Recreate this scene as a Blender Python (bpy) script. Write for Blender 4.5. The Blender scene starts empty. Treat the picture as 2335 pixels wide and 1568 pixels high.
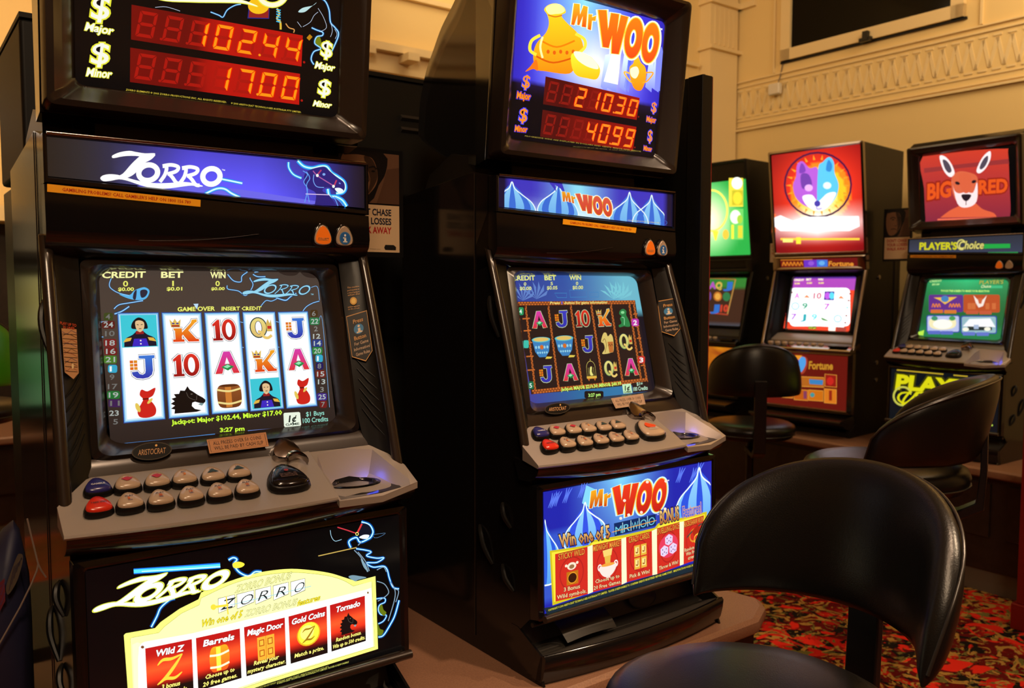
import bpy, bmesh, math, random
from mathutils import Vector, Matrix
from mathutils.geometry import tessellate_polygon
random.seed(4)
scene = bpy.context.scene
COL = scene.collection
PI = math.pi
W, H = 2335.0, 1568.0
CAM_Z = 1.44
FPX, PITCH, ROLL = 1934.14, math.radians(3.828), math.radians(0.082)

# ------------------------------------------------------------ camera, world, lights, exposure
cp, sp = math.cos(PITCH), math.sin(PITCH)
cr, sr = math.cos(ROLL), math.sin(ROLL)
RB = Matrix(((1, 0, 0), (0, 0, -1), (0, 1, 0)))
RCW = Matrix(((cr, -sr, 0), (sr, cr, 0), (0, 0, 1))) @ Matrix(((1, 0, 0), (0, cp, -sp), (0, sp, cp))) @ RB   # world -> camera (x right, y down, z forward)
RWC = RCW.transposed()
camd = bpy.data.cameras.new('camera')
camd.sensor_width = 36.0
camd.lens = FPX / W * 36.0
camd.clip_start = 0.02
cam = bpy.data.objects.new('camera', camd)
COL.objects.link(cam)
right, down, fwd = RWC @ Vector((1, 0, 0)), RWC @ Vector((0, 1, 0)), RWC @ Vector((0, 0, 1))
m = Matrix((right, -down, -fwd)).transposed().to_4x4()
m.translation = Vector((0, 0, CAM_Z))
cam.matrix_world = m
camd.dof.use_dof = True
camd.dof.focus_distance = 1.65
camd.dof.aperture_fstop = 5.6
scene.camera = cam

scene.view_settings.view_transform = 'Standard'
scene.view_settings.look = 'None'
scene.view_settings.gamma = 1.0
scene.view_settings.use_curve_mapping = False
scene.view_settings.exposure = 0.0

wd = bpy.data.worlds.new('world')
scene.world = wd
wd.use_nodes = True
wd.node_tree.nodes['Background'].inputs[0].default_value = (1.0, 0.75, 0.45, 1)
wd.node_tree.nodes['Background'].inputs[1].default_value = 0.006

YAW = math.radians(36.8)              # the room's own axis: the near row runs along it
ex, ey = Vector((math.cos(YAW), math.sin(YAW), 0)), Vector((-math.sin(YAW), math.cos(YAW), 0))

def light(kind, loc, power, color, size=0.2, aim=None, spot=None, blend=0.6, name='lamp'):
    d = bpy.data.lights.new(name, kind)
    d.energy = power
    d.color = color
    if kind == 'AREA':
        d.size = size
    else:
        d.shadow_soft_size = size
    if kind == 'SPOT':
        d.spot_size = spot
        d.spot_blend = blend
    o = bpy.data.objects.new(name, d)
    COL.objects.link(o)
    o.location = loc
    if aim is not None:
        o.rotation_euler = (Vector(aim) - Vector(loc)).to_track_quat('-Z', 'Y').to_euler()
    return o

WARM = (1.0, 0.75, 0.45)
WARM2 = (1.0, 0.72, 0.46)
LIGHTS_HERE = True
# recessed ceiling spots over the aisle; unseen area fills for walls and fronts
light('SPOT', (0.25, 0.7, 3.7), 78, (1.0, .66, .42), 0.05, (-0.1, 1.5, 0.6), math.radians(52), 0.7, 'ceiling_spot')
light('SPOT', (1.25, 1.0, 3.7), 250, (1.0, .68, .44), 0.05, (0.75, 1.9, 0.6), math.radians(52), 0.7, 'ceiling_spot')
light('SPOT', (2.3, 2.6, 3.7), 60, WARM2, 0.05, (1.9, 3.3, 0.4), math.radians(60), 0.7, 'ceiling_spot')
light('AREA', (3.0, 3.6, 3.95), 60, WARM, 1.6, (4.0, 5.0, 2.5), name='fill_panel')
light('SPOT', (0.1, 0.0, 3.7), 260, WARM2, 0.05, (0.35, 0.55, 0), math.radians(44), 0.8, 'ceiling_spot')  # spot added to light the carpet that the deck fascias reflect
light('SPOT', (2.9, 1.1, 3.5), 420, WARM2, 0.04, (0.85, 1.25, 1.0), math.radians(22), 0.7, 'ceiling_spot')
light('AREA', (-2.4, 4.4, 3.9), 36, WARM2, 1.0, (-3.2, 6.0, 2.2), name='fill_panel')
light('AREA', (0.2, 4.4, 3.85), 24, WARM, 1.6, (0.8, 7.5, 2.5), name='fill_panel')
light('AREA', (-3.2, 2.6, 3.9), 85, WARM, 1.4, (-4.4, 4.6, 2.0), name='fill_panel')  # added to brighten the left wall mirrored in the cabinet sides
light('AREA', (0.3, -1.2, 3.8), 75, WARM2, 0.8, (0.1, 1.9, 1.2), name='fill_panel')  # frontal fill added to brighten printed cards and stickers

# ------------------------------------------------------------ materials
def lin(c):
    return tuple(((x / 255.0) / 12.92 if x <= 10.31 else ((x / 255.0 + 0.055) / 1.055) ** 2.4) for x in c[:3])

def mat(name, color, rough=0.5, metal=0.0, spec=0.5, emit=None, estr=0.0, coat=0.0, bump=None, noise=None, alpha=None, trans=0.0):
    mt = bpy.data.materials.new(name)
    mt.use_nodes = True
    nt = mt.node_tree
    b = nt.nodes['Principled BSDF']
    b.inputs['Base Color'].default_value = (*color, 1)
    b.inputs['Roughness'].default_value = rough
    b.inputs['Metallic'].default_value = metal
    b.inputs['Specular IOR Level'].default_value = spec
    b.inputs['Coat Weight'].default_value = coat
    b.inputs['Coat Roughness'].default_value = 0.08
    if emit:
        b.inputs['Emission Color'].default_value = (*emit, 1)
        b.inputs['Emission Strength'].default_value = estr
    if trans:
        b.inputs['Transmission Weight'].default_value = trans
    if bump or noise:
        tc = nt.nodes.new('ShaderNodeTexCoord')
        n = nt.nodes.new('ShaderNodeTexNoise')
        sc = (bump or noise)[0]
        n.inputs['Scale'].default_value = sc
        n.inputs['Detail'].default_value = 4
        nt.links.new(tc.outputs['Object'], n.inputs['Vector'])
        if bump:
            bp = nt.nodes.new('ShaderNodeBump')
            bp.inputs['Strength'].default_value = bump[1]
            bp.inputs['Distance'].default_value = bump[2]
            nt.links.new(n.outputs['Fac'], bp.inputs['Height'])
            nt.links.new(bp.outputs['Normal'], b.inputs['Normal'])
        if noise:
            mx = nt.nodes.new('ShaderNodeMix')
            mx.data_type = 'RGBA'
            mx.inputs['A'].default_value = (*color, 1)
            mx.inputs['B'].default_value = (*noise[1], 1)
            n2 = nt.nodes.new('ShaderNodeTexNoise')
            n2.inputs['Scale'].default_value = noise[0]
            n2.inputs['Detail'].default_value = 5
            rp = nt.nodes.new('ShaderNodeValToRGB')
            rp.color_ramp.elements[0].position = 0.4
            rp.color_ramp.elements[1].position = 0.6
            nt.links.new(tc.outputs['Object'], n2.inputs['Vector'])
            nt.links.new(n2.outputs['Fac'], rp.inputs['Fac'])
            nt.links.new(rp.outputs['Color'], mx.inputs['Factor'])
            nt.links.new(mx.outputs['Result'], b.inputs['Base Color'])
    return mt

def attr_mat(name, emis, base=0.0, rough=0.12, spec=0.5):
    mt = bpy.data.materials.new(name)
    mt.use_nodes = True
    nt = mt.node_tree
    b = nt.nodes['Principled BSDF']
    a = nt.nodes.new('ShaderNodeAttribute')
    a.attribute_name = 'Col'
    b.inputs['Roughness'].default_value = rough
    b.inputs['Specular IOR Level'].default_value = spec
    if base:
        nt.links.new(a.outputs['Color'], b.inputs['Base Color'])
    else:
        b.inputs['Base Color'].default_value = (0.004, 0.004, 0.004, 1)
    if emis:
        nt.links.new(a.outputs['Color'], b.inputs['Emission Color'])
        b.inputs['Emission Strength'].default_value = emis
    return mt

M = {}
M['gloss'] = mat('black_gloss_plastic', (0.006, 0.005, 0.005), 0.13, spec=0.5)
M['satin'] = mat('black_satin_plastic', (0.006, 0.0055, 0.005), 0.36, spec=0.28, bump=(900, 0.15, 0.0004))
M['bronze'] = mat('bronze_gloss_plastic', (0.018, 0.012, 0.009), 0.24, spec=0.6, coat=0.15)
M['dark'] = mat('matt_black_paint', (0.006, 0.006, 0.006), 0.55, spec=0.3)
M['deck'] = mat('silver_deck_paint', (0.40, 0.35, 0.31), 0.40, metal=0.5, bump=(1400, 0.3, 0.0003))
M['chrome'] = mat('chrome', (0.62, 0.6, 0.58), 0.1, metal=1.0)
M['smoke'] = mat('smoked_chrome', (0.30, 0.26, 0.24), 0.16, metal=1.0)
M['cap'] = mat('cream_button_plastic', lin((176, 152, 128)), 0.22, spec=0.6)
M['red'] = mat('red_button_plastic', lin((205, 48, 30)), 0.2, spec=0.6)
M['blue'] = mat('blue_button_plastic', lin((40, 40, 105)), 0.2, spec=0.6)
M['orange'] = mat('orange_button_plastic', lin((225, 110, 25)), 0.25, spec=0.5, emit=lin((225, 100, 20)), estr=0.25)
M['led'] = mat('blue_led', (0, 0, 0), 0.3, emit=(0.15, 0.35, 1.0), estr=14)
M['tray'] = mat('grey_tray_plastic', (0.042, 0.037, 0.032), 0.42, spec=0.4)
M['lam'] = mat('brown_laminate', lin((132, 96, 74)), 0.42, spec=0.4, noise=(260, lin((120, 86, 66))))
M['cup'] = mat('dark_wood_veneer', lin((42, 30, 24)), 0.4, spec=0.4, noise=(30, lin((34, 24, 19))))
M['leather'] = mat('black_leather', (0.005, 0.0044, 0.0038), 0.30, spec=0.36, bump=(420, 0.5, 0.0006))
M['piping'] = mat('black_leather_piping', (0.014, 0.011, 0.009), 0.3, spec=0.6)
M['post'] = mat('black_metal', (0.008, 0.007, 0.007), 0.3, metal=0.3)
M['grey'] = mat('grey_blue_plastic', lin((40, 46, 46)), 0.3)
M['cream'] = mat('cream_wall_paint', lin((236, 208, 146)), 0.75, spec=0.2, bump=(60, 0.08, 0.002))
M['creamtrim'] = mat('cream_trim_paint', lin((236, 212, 160)), 0.6, spec=0.25)
M['ceil'] = mat('ceiling_paint', lin((230, 205, 155)), 0.8, spec=0.1)
M['pane'] = mat('dark_window_pane', (0.004, 0.0035, 0.003), 0.10, spec=0.12)
M['white'] = mat('white_plastic', lin((225, 215, 195)), 0.4)
M['redtone'] = mat('dark_red_paint_and_light', lin((120, 20, 16)), 0.35)
M['green'] = mat('green_lit_leather', lin((70, 170, 30)), 0.25, spec=0.6)  # green light on black leather, put into the colour
M['steel'] = mat('steel', (0.5, 0.47, 0.42), 0.3, metal=1.0)
M['navy'] = mat('navy_cloth', lin((22, 24, 52)), 0.6)
M['cord'] = mat('grey_cord', lin((120, 105, 95)), 0.6)
M['card'] = mat('grey_card', lin((90, 80, 68)), 0.6)
M['art'] = attr_mat('backlit_print', 1.0)
M['art15'] = attr_mat('head_backlit_print', 1.35)
M['art12'] = attr_mat('belly_backlit_print', 1.15)
M['art2'] = attr_mat('bright_backlit_print', 1.6)
M['print'] = attr_mat('printed_ink', 0, base=1, rough=0.45, spec=0.3)
M['glowtube'] = mat('white_tube', (0, 0, 0), 0.3, emit=(1, 0.97, 0.92), estr=2.2)

# ------------------------------------------------------------ mesh builder
class MB:
    def __init__(s):
        s.v, s.f, s.c = [], [], None
    def add(s, vs, fs):
        n = len(s.v)
        s.v += [tuple(v) for v in vs]
        s.f += [tuple(i + n for i in f) for f in fs]
        return s
    def box(s, x0, x1, y0, y1, z0, z1):
        vs = [(x, y, z) for z in (z0, z1) for y in (y0, y1) for x in (x0, x1)]
        return s.add(vs, [(0, 2, 3, 1), (4, 5, 7, 6), (0, 1, 5, 4), (2, 6, 7, 3), (0, 4, 6, 2), (1, 3, 7, 5)])
    def prism(s, prof, x0, x1):          # profile of (y, z) extruded along x
        n = len(prof)
        vs = [(x0, y, z) for y, z in prof] + [(x1, y, z) for y, z in prof]
        tris = tessellate_polygon([[Vector((y, z, 0)) for y, z in prof]])
        fs = [tuple(t) for t in tris] + [tuple(n + i for i in reversed(t)) for t in tris]
        fs += [(i, (i + 1) % n, n + (i + 1) % n, n + i) for i in range(n)]
        return s.add(vs, fs)
    def prismz(s, prof, z0, z1):         # plan outline of (x, y) extruded upward
        n = len(prof)
        vs = [(x, y, z0) for x, y in prof] + [(x, y, z1) for x, y in prof]
        tris = tessellate_polygon([[Vector((x, y, 0)) for x, y in prof]])
        fs = [tuple(reversed(t)) for t in tris] + [tuple(n + i for i in t) for t in tris]
        fs += [(i, (i + 1) % n, n + (i + 1) % n, n + i) for i in range(n)]
        return s.add(vs, fs)
    def loft(s, rings, closed=True, cap0=False, cap1=False, loop=False):
        n = len(rings[0])
        vs = [p for r in rings for p in r]
        fs = []
        R_ = len(rings)
        for k in range(R_ if loop else R_ - 1):
            a, b = k * n, ((k + 1) % R_) * n
            for i in range(n if closed else n - 1):
                j = (i + 1) % n
                fs.append((a + i, a + j, b + j, b + i))
        if cap0: fs.append(tuple(range(n))[::-1])
        if cap1: fs.append(tuple((R_ - 1) * n + i for i in range(n)))
        return s.add(vs, fs)
    def tube(s, pts, r, n=8, cap=True, closed=False):
        pts = [Vector(p) for p in pts]
        rs = r if isinstance(r, (list, tuple)) else [r] * len(pts)
        rings = []
        up = None
        for i, p in enumerate(pts):
            if closed:
                d = pts[(i + 1) % len(pts)] - pts[i - 1]
            else:
                d = pts[min(i + 1, len(pts) - 1)] - pts[max(i - 1, 0)]
            d.normalize()
            if up is None:
                up = Vector((0, 0, 1)) if abs(d.z) < 0.9 else Vector((1, 0, 0))
            a = d.cross(up).normalized()
            b = a.cross(d).normalized()
            up = b
            rings.append([p + (a * math.cos(t) + b * math.sin(t)) * rs[i] for t in [2 * PI * k / n for k in range(n)]])
        return s.loft(rings, True, cap and not closed, cap and not closed, loop=closed)
    def lathe(s, prof, c=(0, 0, 0), n=24, sx=1, sy=1):       # (r, z)
        rings = [[(c[0] + r * math.cos(2 * PI * k / n) * sx, c[1] + r * math.sin(2 * PI * k / n) * sy, c[2] + z) for k in range(n)] for r, z in prof]
        return s.loft(rings, True, True, True)
    def build(s, name, material, parent=None, z=0.0, smooth=35, bevel=0.0, bseg=2, label=None):
        me = bpy.data.meshes.new(name)
        me.from_pydata([(a, b, c + z) for a, b, c in s.v], [], s.f)
        bm = bmesh.new()
        bm.from_mesh(me)
        bmesh.ops.remove_doubles(bm, verts=bm.verts, dist=1e-6)
        bmesh.ops.recalc_face_normals(bm, faces=bm.faces)
        bm.to_mesh(me)
        bm.free()
        me.materials.append(material)
        if smooth:
            me.polygons.foreach_set('use_smooth', [True] * len(me.polygons))
            me.set_sharp_from_angle(angle=math.radians(smooth))
        o = bpy.data.objects.new(name, me)
        COL.objects.link(o)
        if parent: o.parent = parent
        if bevel:
            md = o.modifiers.new('bevel', 'BEVEL')
            md.width = bevel
            md.segments = bseg
            md.limit_method = 'ANGLE'
            md.angle_limit = math.radians(40)
            md.harden_normals = True
        if label: o['label'] = label
        return o

def tag(o, label=None, cat=None, group=None, kind=None):
    if label: o['label'] = label
    if cat: o['category'] = cat
    if group: o['group'] = group
    if kind: o['kind'] = kind
    return o

def empty(name, loc, rz=0.0):
    o = bpy.data.objects.new(name, None)
    COL.objects.link(o)
    o.location = loc
    o.rotation_euler = (0, 0, rz)
    o.empty_display_size = 0.1
    return o

def copy_tree(o, parent=None):
    c = o.copy()
    COL.objects.link(c)
    if parent is not None:
        c.parent = parent
    for ch in list(o.children):
        copy_tree(ch, c)
    return c

def rrect(w, h, r, n=5):
    pts = []
    for cx, cy, a0 in ((w - r, h - r, 0), (-w + r, h - r, 90), (-w + r, -h + r, 180), (w - r, -h + r, 270)):
        for k in range(n + 1):
            a = math.radians(a0 + 90 * k / n)
            pts.append((cx + r * math.cos(a), cy + r * math.sin(a)))
    return pts

def catmull(pts, closed=False, n=6):
    out = []
    N = len(pts)
    rng = range(N) if closed else range(N - 1)
    g = (lambda i: pts[i % N]) if closed else (lambda i: pts[max(0, min(N - 1, i))])
    for i in rng:
        p0, p1, p2, p3 = g(i - 1), g(i), g(i + 1), g(i + 2)
        for k in range(n):
            t = k / n
            out.append(tuple(0.5 * (2 * b + (c - a) * t + (2 * a - 5 * b + 4 * c - d) * t * t + (3 * b - a - 3 * c + d) * t ** 3) for a, b, c, d in zip(p0, p1, p2, p3)))
    if not closed: out.append(tuple(pts[-1]))
    return out

# ------------------------------------------------------------ artwork printed on flat panels
_glyphs = {}
def glyph(txt, off):
    key = (txt, off)
    if key not in _glyphs:
        cu = bpy.data.curves.new('txt', 'FONT')
        cu.body = txt
        cu.size = 1.0
        cu.resolution_u = 3 if len(txt) < 12 else 1
        cu.offset = off
        cu.fill_mode = 'BOTH'
        o = bpy.data.objects.new('txt', cu)
        COL.objects.link(o)
        dg = bpy.context.evaluated_depsgraph_get()
        me = bpy.data.meshes.new_from_object(o.evaluated_get(dg))
        vs = [(v.co.x, v.co.y) for v in me.vertices]
        fs = [tuple(p.vertices) for p in me.polygons]
        bpy.data.objects.remove(o)
        bpy.data.curves.remove(cu)
        bpy.data.meshes.remove(me)
        _glyphs[key] = (vs, fs)
    return _glyphs[key]

POSE = {}            # machine key -> (yaw, origin)
class Cv:
    """flat artwork on a plane of a machine; outlines are given where the photograph shows them and laid on that plane"""
    def __init__(s, pose, p0, px, py, step=0.00012):
        s.yaw, s.t = pose
        s.o = Vector(p0)
        s.ux, s.uy = (Vector(px) - s.o), (Vector(py) - s.o)
        s.n = s.ux.cross(s.uy).normalized()
        Rm = Matrix.Rotation(s.yaw, 3, 'Z')
        s.Ri = Rm.transposed()
        s.co = s.Ri @ (Vector((0, 0, CAM_Z)) - Vector(s.t))
        if s.n.dot(s.co - s.o) < 0: s.n = -s.n
        s.v, s.f, s.c = [], [], []
        s.step = step
        s.cr = (0, 0, 1.0)
        s.map = s.pix
    def crop(s, ox, oy, sc):
        s.cr = (ox, oy, sc)
        s.map = s.pix
        return s
    def pix(s, x, y):
        X, Y = s.cr[0] + x / s.cr[2], s.cr[1] + y / s.cr[2]
        d = s.Ri @ (RWC @ Vector(((X - W / 2) / FPX, (Y - H / 2) / FPX, 1.0)))
        k = (s.o - s.co).dot(s.n) / d.dot(s.n)
        return s.co + d * k
    def quad(s, tl, tr, br, bl):       # bilinear map of the unit square onto four photographed corners
        a, b, c, d = [s.pix(*q) for q in (tl, tr, br, bl)]
        def f(u, v): return (a * (1 - u) + b * u) * (1 - v) + (d * (1 - u) + c * u) * v
        return f
    def sub(s, f, u0, v0, u1, v1):
        return lambda u, v: f(u0 + (u1 - u0) * u, v0 + (v1 - v0) * v)
    def put(s, P3, fs, cols, layer):
        n = len(s.v)
        off = s.n * s.step * layer
        s.v += [tuple(p + off) for p in P3]
        s.f += [tuple(i + n for i in f) for f in fs]
        s.c += cols
    def poly(s, pts, col, layer=1, mp=None, col2=None):
        mp = mp or s.map
        tr = tessellate_polygon([[Vector((p[0], p[1], 0)) for p in pts]])
        c = lin(col)
        if col2:
            c2 = lin(col2)
            y0, y1 = min(p[1] for p in pts), max(p[1] for p in pts)
            cols = [tuple(a + (b - a) * (p[1] - y0) / (y1 - y0 + 1e-9) for a, b in zip(c, c2)) for p in pts]
        else:
            cols = [c] * len(pts)
        s.put([mp(p[0], p[1]) for p in pts], [tuple(t) for t in tr], cols, layer)
    def grid(s, mp, nu, nv, fn, layer=0):       # painted field fn(u, v) -> rgb
        P, C, F = [], [], []
        for j in range(nv + 1):
            for i in range(nu + 1):
                u, v = i / nu, j / nv
                P.append(mp(u, v))
                C.append(lin(tuple(max(0, min(255, k)) for k in fn(u, v))))
        for j in range(nv):
            for i in range(nu):
                a = j * (nu + 1) + i
                F.append((a, a + 1, a + nu + 2, a + nu + 1))
        s.put(P, F, C, layer)
    def rect(s, x0, y0, x1, y1, col, layer=1, mp=None, col2=None):
        s.poly([(x0, y0), (x1, y0), (x1, y1), (x0, y1)], col, layer, mp, col2)
    def ell(s, cx, cy, rx, ry, col, layer=1, mp=None, rot=0, n=24, col2=None, a0=0, a1=360):
        ca, sa = math.cos(math.radians(rot)), math.sin(math.radians(rot))
        pts = []
        for k in range(n if a1 - a0 >= 360 else n + 1):
            a = math.radians(a0 + (a1 - a0) * k / n)
            x, y = rx * math.cos(a), ry * math.sin(a)
            pts.append((cx + x * ca - y * sa, cy + x * sa + y * ca))
        s.poly(pts, col, layer, mp, col2)
    def ring(s, cx, cy, rx, ry, w, col, layer=1, mp=None, rot=0, n=28, a0=0, a1=360):
        ca, sa = math.cos(math.radians(rot)), math.sin(math.radians(rot))
        pts = []
        for k in range(n if a1 - a0 >= 360 else n + 1):
            a = math.radians(a0 + (a1 - a0) * k / n)
            x, y = rx * math.cos(a), ry * math.sin(a)
            pts.append((cx + x * ca - y * sa, cy + x * sa + y * ca))
        s.stroke(pts, w, col, layer, mp, a1 - a0 >= 360, False)
    def stroke(s, pts, w, col, layer=1, mp=None, closed=False, smooth=True, taper=False):
        mp = mp or s.map
        if smooth and len(pts) > 2: pts = catmull(pts, closed, 5)
        N = len(pts)
        L, Rr = [], []
        for i in range(N):
            a = pts[(i - 1) % N] if closed else pts[max(i - 1, 0)]
            b = pts[(i + 1) % N] if closed else pts[min(i + 1, N - 1)]
            dx, dy = b[0] - a[0], b[1] - a[1]
            l = math.hypot(dx, dy) or 1
            hw = w / 2
            if taper: hw *= 0.15 + 0.85 * math.sin(PI * (i + 0.5) / N)
            L.append((pts[i][0] - dy / l * hw, pts[i][1] + dx / l * hw))
            Rr.append((pts[i][0] + dy / l * hw, pts[i][1] - dx / l * hw))
        P = [mp(*p) for p in L] + [mp(*p) for p in Rr]
        F = [(i, (i + 1) % N, N + (i + 1) % N, N + i) for i in range(N if closed else N - 1)]
        s.put(P, F, [lin(col)] * (2 * N), layer)
    def text(s, txt, A, B, C, col, layer=2, bold=0.0, out=None, out2=None, mp=None, col2=None):
        """A left end of the baseline, B right end, C top of a capital above A"""
        mp = mp or s.map
        if txt == '1': B = (A[0] + (B[0] - A[0]) * .38, A[1] + (B[1] - A[1]) * .38)
        vs0, _ = glyph(txt, 0.0)
        if not vs0: return
        x0, x1 = min(v[0] for v in vs0), max(v[0] for v in vs0)
        def draw(off, c, ly, c2=None):
            vs, fs = glyph(txt, off)
            P, Cc = [], []
            for x, y in vs:
                u = (x - x0) / (x1 - x0)
                v = y / 0.73
                px = A[0] + (B[0] - A[0]) * u + (C[0] - A[0]) * v
                py = A[1] + (B[1] - A[1]) * u + (C[1] - A[1]) * v
                P.append(mp(px, py))
                if c2:
                    k = max(0, min(1, 1 - v))
                    Cc.append(tuple(a + (b - a) * k for a, b in zip(lin(c), lin(c2))))
            s.put(P, fs, Cc or [lin(c)] * len(P), ly)
        if out2: draw(bold + out2[1], out2[0], layer - 0.6)
        if out: draw(bold + out[1], out[0], layer - 0.3)
        draw(bold, col, layer, col2)
    def build(s, name, material, parent, z=1.03, label=None):
        me = bpy.data.meshes.new(name)
        me.from_pydata([(a, b, c + z) for a, b, c in s.v], [], s.f)
        at = me.color_attributes.new('Col', 'FLOAT_COLOR', 'POINT')
        flat = []
        for c in s.c: flat += [c[0], c[1], c[2], 1.0]
        at.data.foreach_set('color', flat)
        me.materials.append(material)
        o = bpy.data.objects.new(name, me)
        COL.objects.link(o)
        o.parent = parent
        if label: o['label'] = label
        return o

# ------------------------------------------------------------ the curved-cabinet gaming machine
POSE['near'] = (math.radians(36.704), Vector((-0.52536, 1.55951, 0.17905 + CAM_Z)))
POSE['mid'] = (math.radians(37.075), Vector((0.19414, 2.06737, 0.17905 + CAM_Z)))
POSE['far'] = (math.radians(-54.746), Vector((2.27822, 4.31053, 0.191 + CAM_Z)))
ZB = 1.03
BT = {}
TILT0 = 0.0

def plane_ring(c, ux, uz, pts):
    return [tuple(Vector(c) + Vector(ux) * a + Vector(uz) * b) for a, b in pts]

def frame_ring(tl, br, rad, n=5):
    """rounded rectangle ring symmetric about x=0: tl=(halfwidth,y,z) at the top, br=(halfwidth,y,z) at the bottom"""
    ht, hb = tl, br
    out = []
    for x, v in rrect(1.0, 1.0, rad, n):
        k = (v + 1) / 2
        hw = hb[0] + (ht[0] - hb[0]) * k
        out.append((x * hw, hb[1] + (ht[1] - hb[1]) * k, hb[2] + (ht[2] - hb[2]) * k))
    return out

def deck_y(x): return -0.196 + 0.30 * abs(x) ** 2
def deck_z(x, y):
    yf = deck_y(x)
    k = (y + 0.068) / (yf + 0.068)
    return -0.487 - 0.061 * k

def shield(w, h, n=7):            # rounded three-sided button outline, apex at +y
    A, Bq, Cq = (0, h * 0.56), (-w * 0.5, -h * 0.30), (w * 0.5, -h * 0.30)
    pts = []
    def arc(p, q, bul):
        mx, my = (p[0] + q[0]) / 2, (p[1] + q[1]) / 2
        dx, dy = q[0] - p[0], q[1] - p[1]
        for k in range(n):
            t = k / n
            b = 4 * t * (1 - t) * bul
            pts.append((p[0] + dx * t + dy * b, p[1] + dy * t - dx * b))
    arc(A, Bq, 0.13)
    arc(Bq, Cq, 0.10)
    arc(Cq, A, 0.13)
    # soften corners
    N = len(pts)
    for _ in range(2):
        pts = [((pts[i - 1][0] + 2 * pts[i][0] + pts[(i + 1) % N][0]) / 4, (pts[i - 1][1] + 2 * pts[i][1] + pts[(i + 1) % N][1]) / 4) for i in range(N)]
    return pts

def button(root, x, y, z, w, h, capmat, name='play_button', label=None, slope=0.46, hgt=0.0135):
    tv = Vector((0, 1, slope)).normalized()
    nv = Vector((0, -slope, 1)).normalized()
    c = Vector((x, y, z))
    out = shield(w, h)
    def R_(k, d): return [tuple(c + Vector((1, 0, 0)) * (a * k) + tv * (b * k) + nv * d) for a, b in out]
    base = MB().loft([R_(1.16, -hgt), R_(1.2, -hgt * 0.6), R_(1.1, -0.003), R_(1.02, -0.0015)], True, True, True)
    o = base.build(name, M['satin'], root, ZB, label=label)
    capm = MB().loft([R_(1.04, -0.004), R_(1.02, 0.0), R_(0.93, 0.0028), R_(0.5, 0.0040), R_(0.05, 0.0042)], True, True, True)
    capm.build('button_cap', capmat, o, ZB, smooth=60)
    return o

BTN = [(-.2436, -.104, -.4946), (-.2006, -.1085, -.4943), (-.1561, -.1127, -.4945), (-.1133, -.1148, -.4953), (-.0666, -.1157, -.4969), (-.0225, -.1164, -.4971)]
BTN2 = [(-.2507, -.1443, -.5159), (-.2068, -.1511, -.5145), (-.1622, -.1568, -.5149), (-.1162, -.1597, -.5150), (-.0703, -.1605, -.5158), (-.0241, -.1613, -.5161)]

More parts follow.
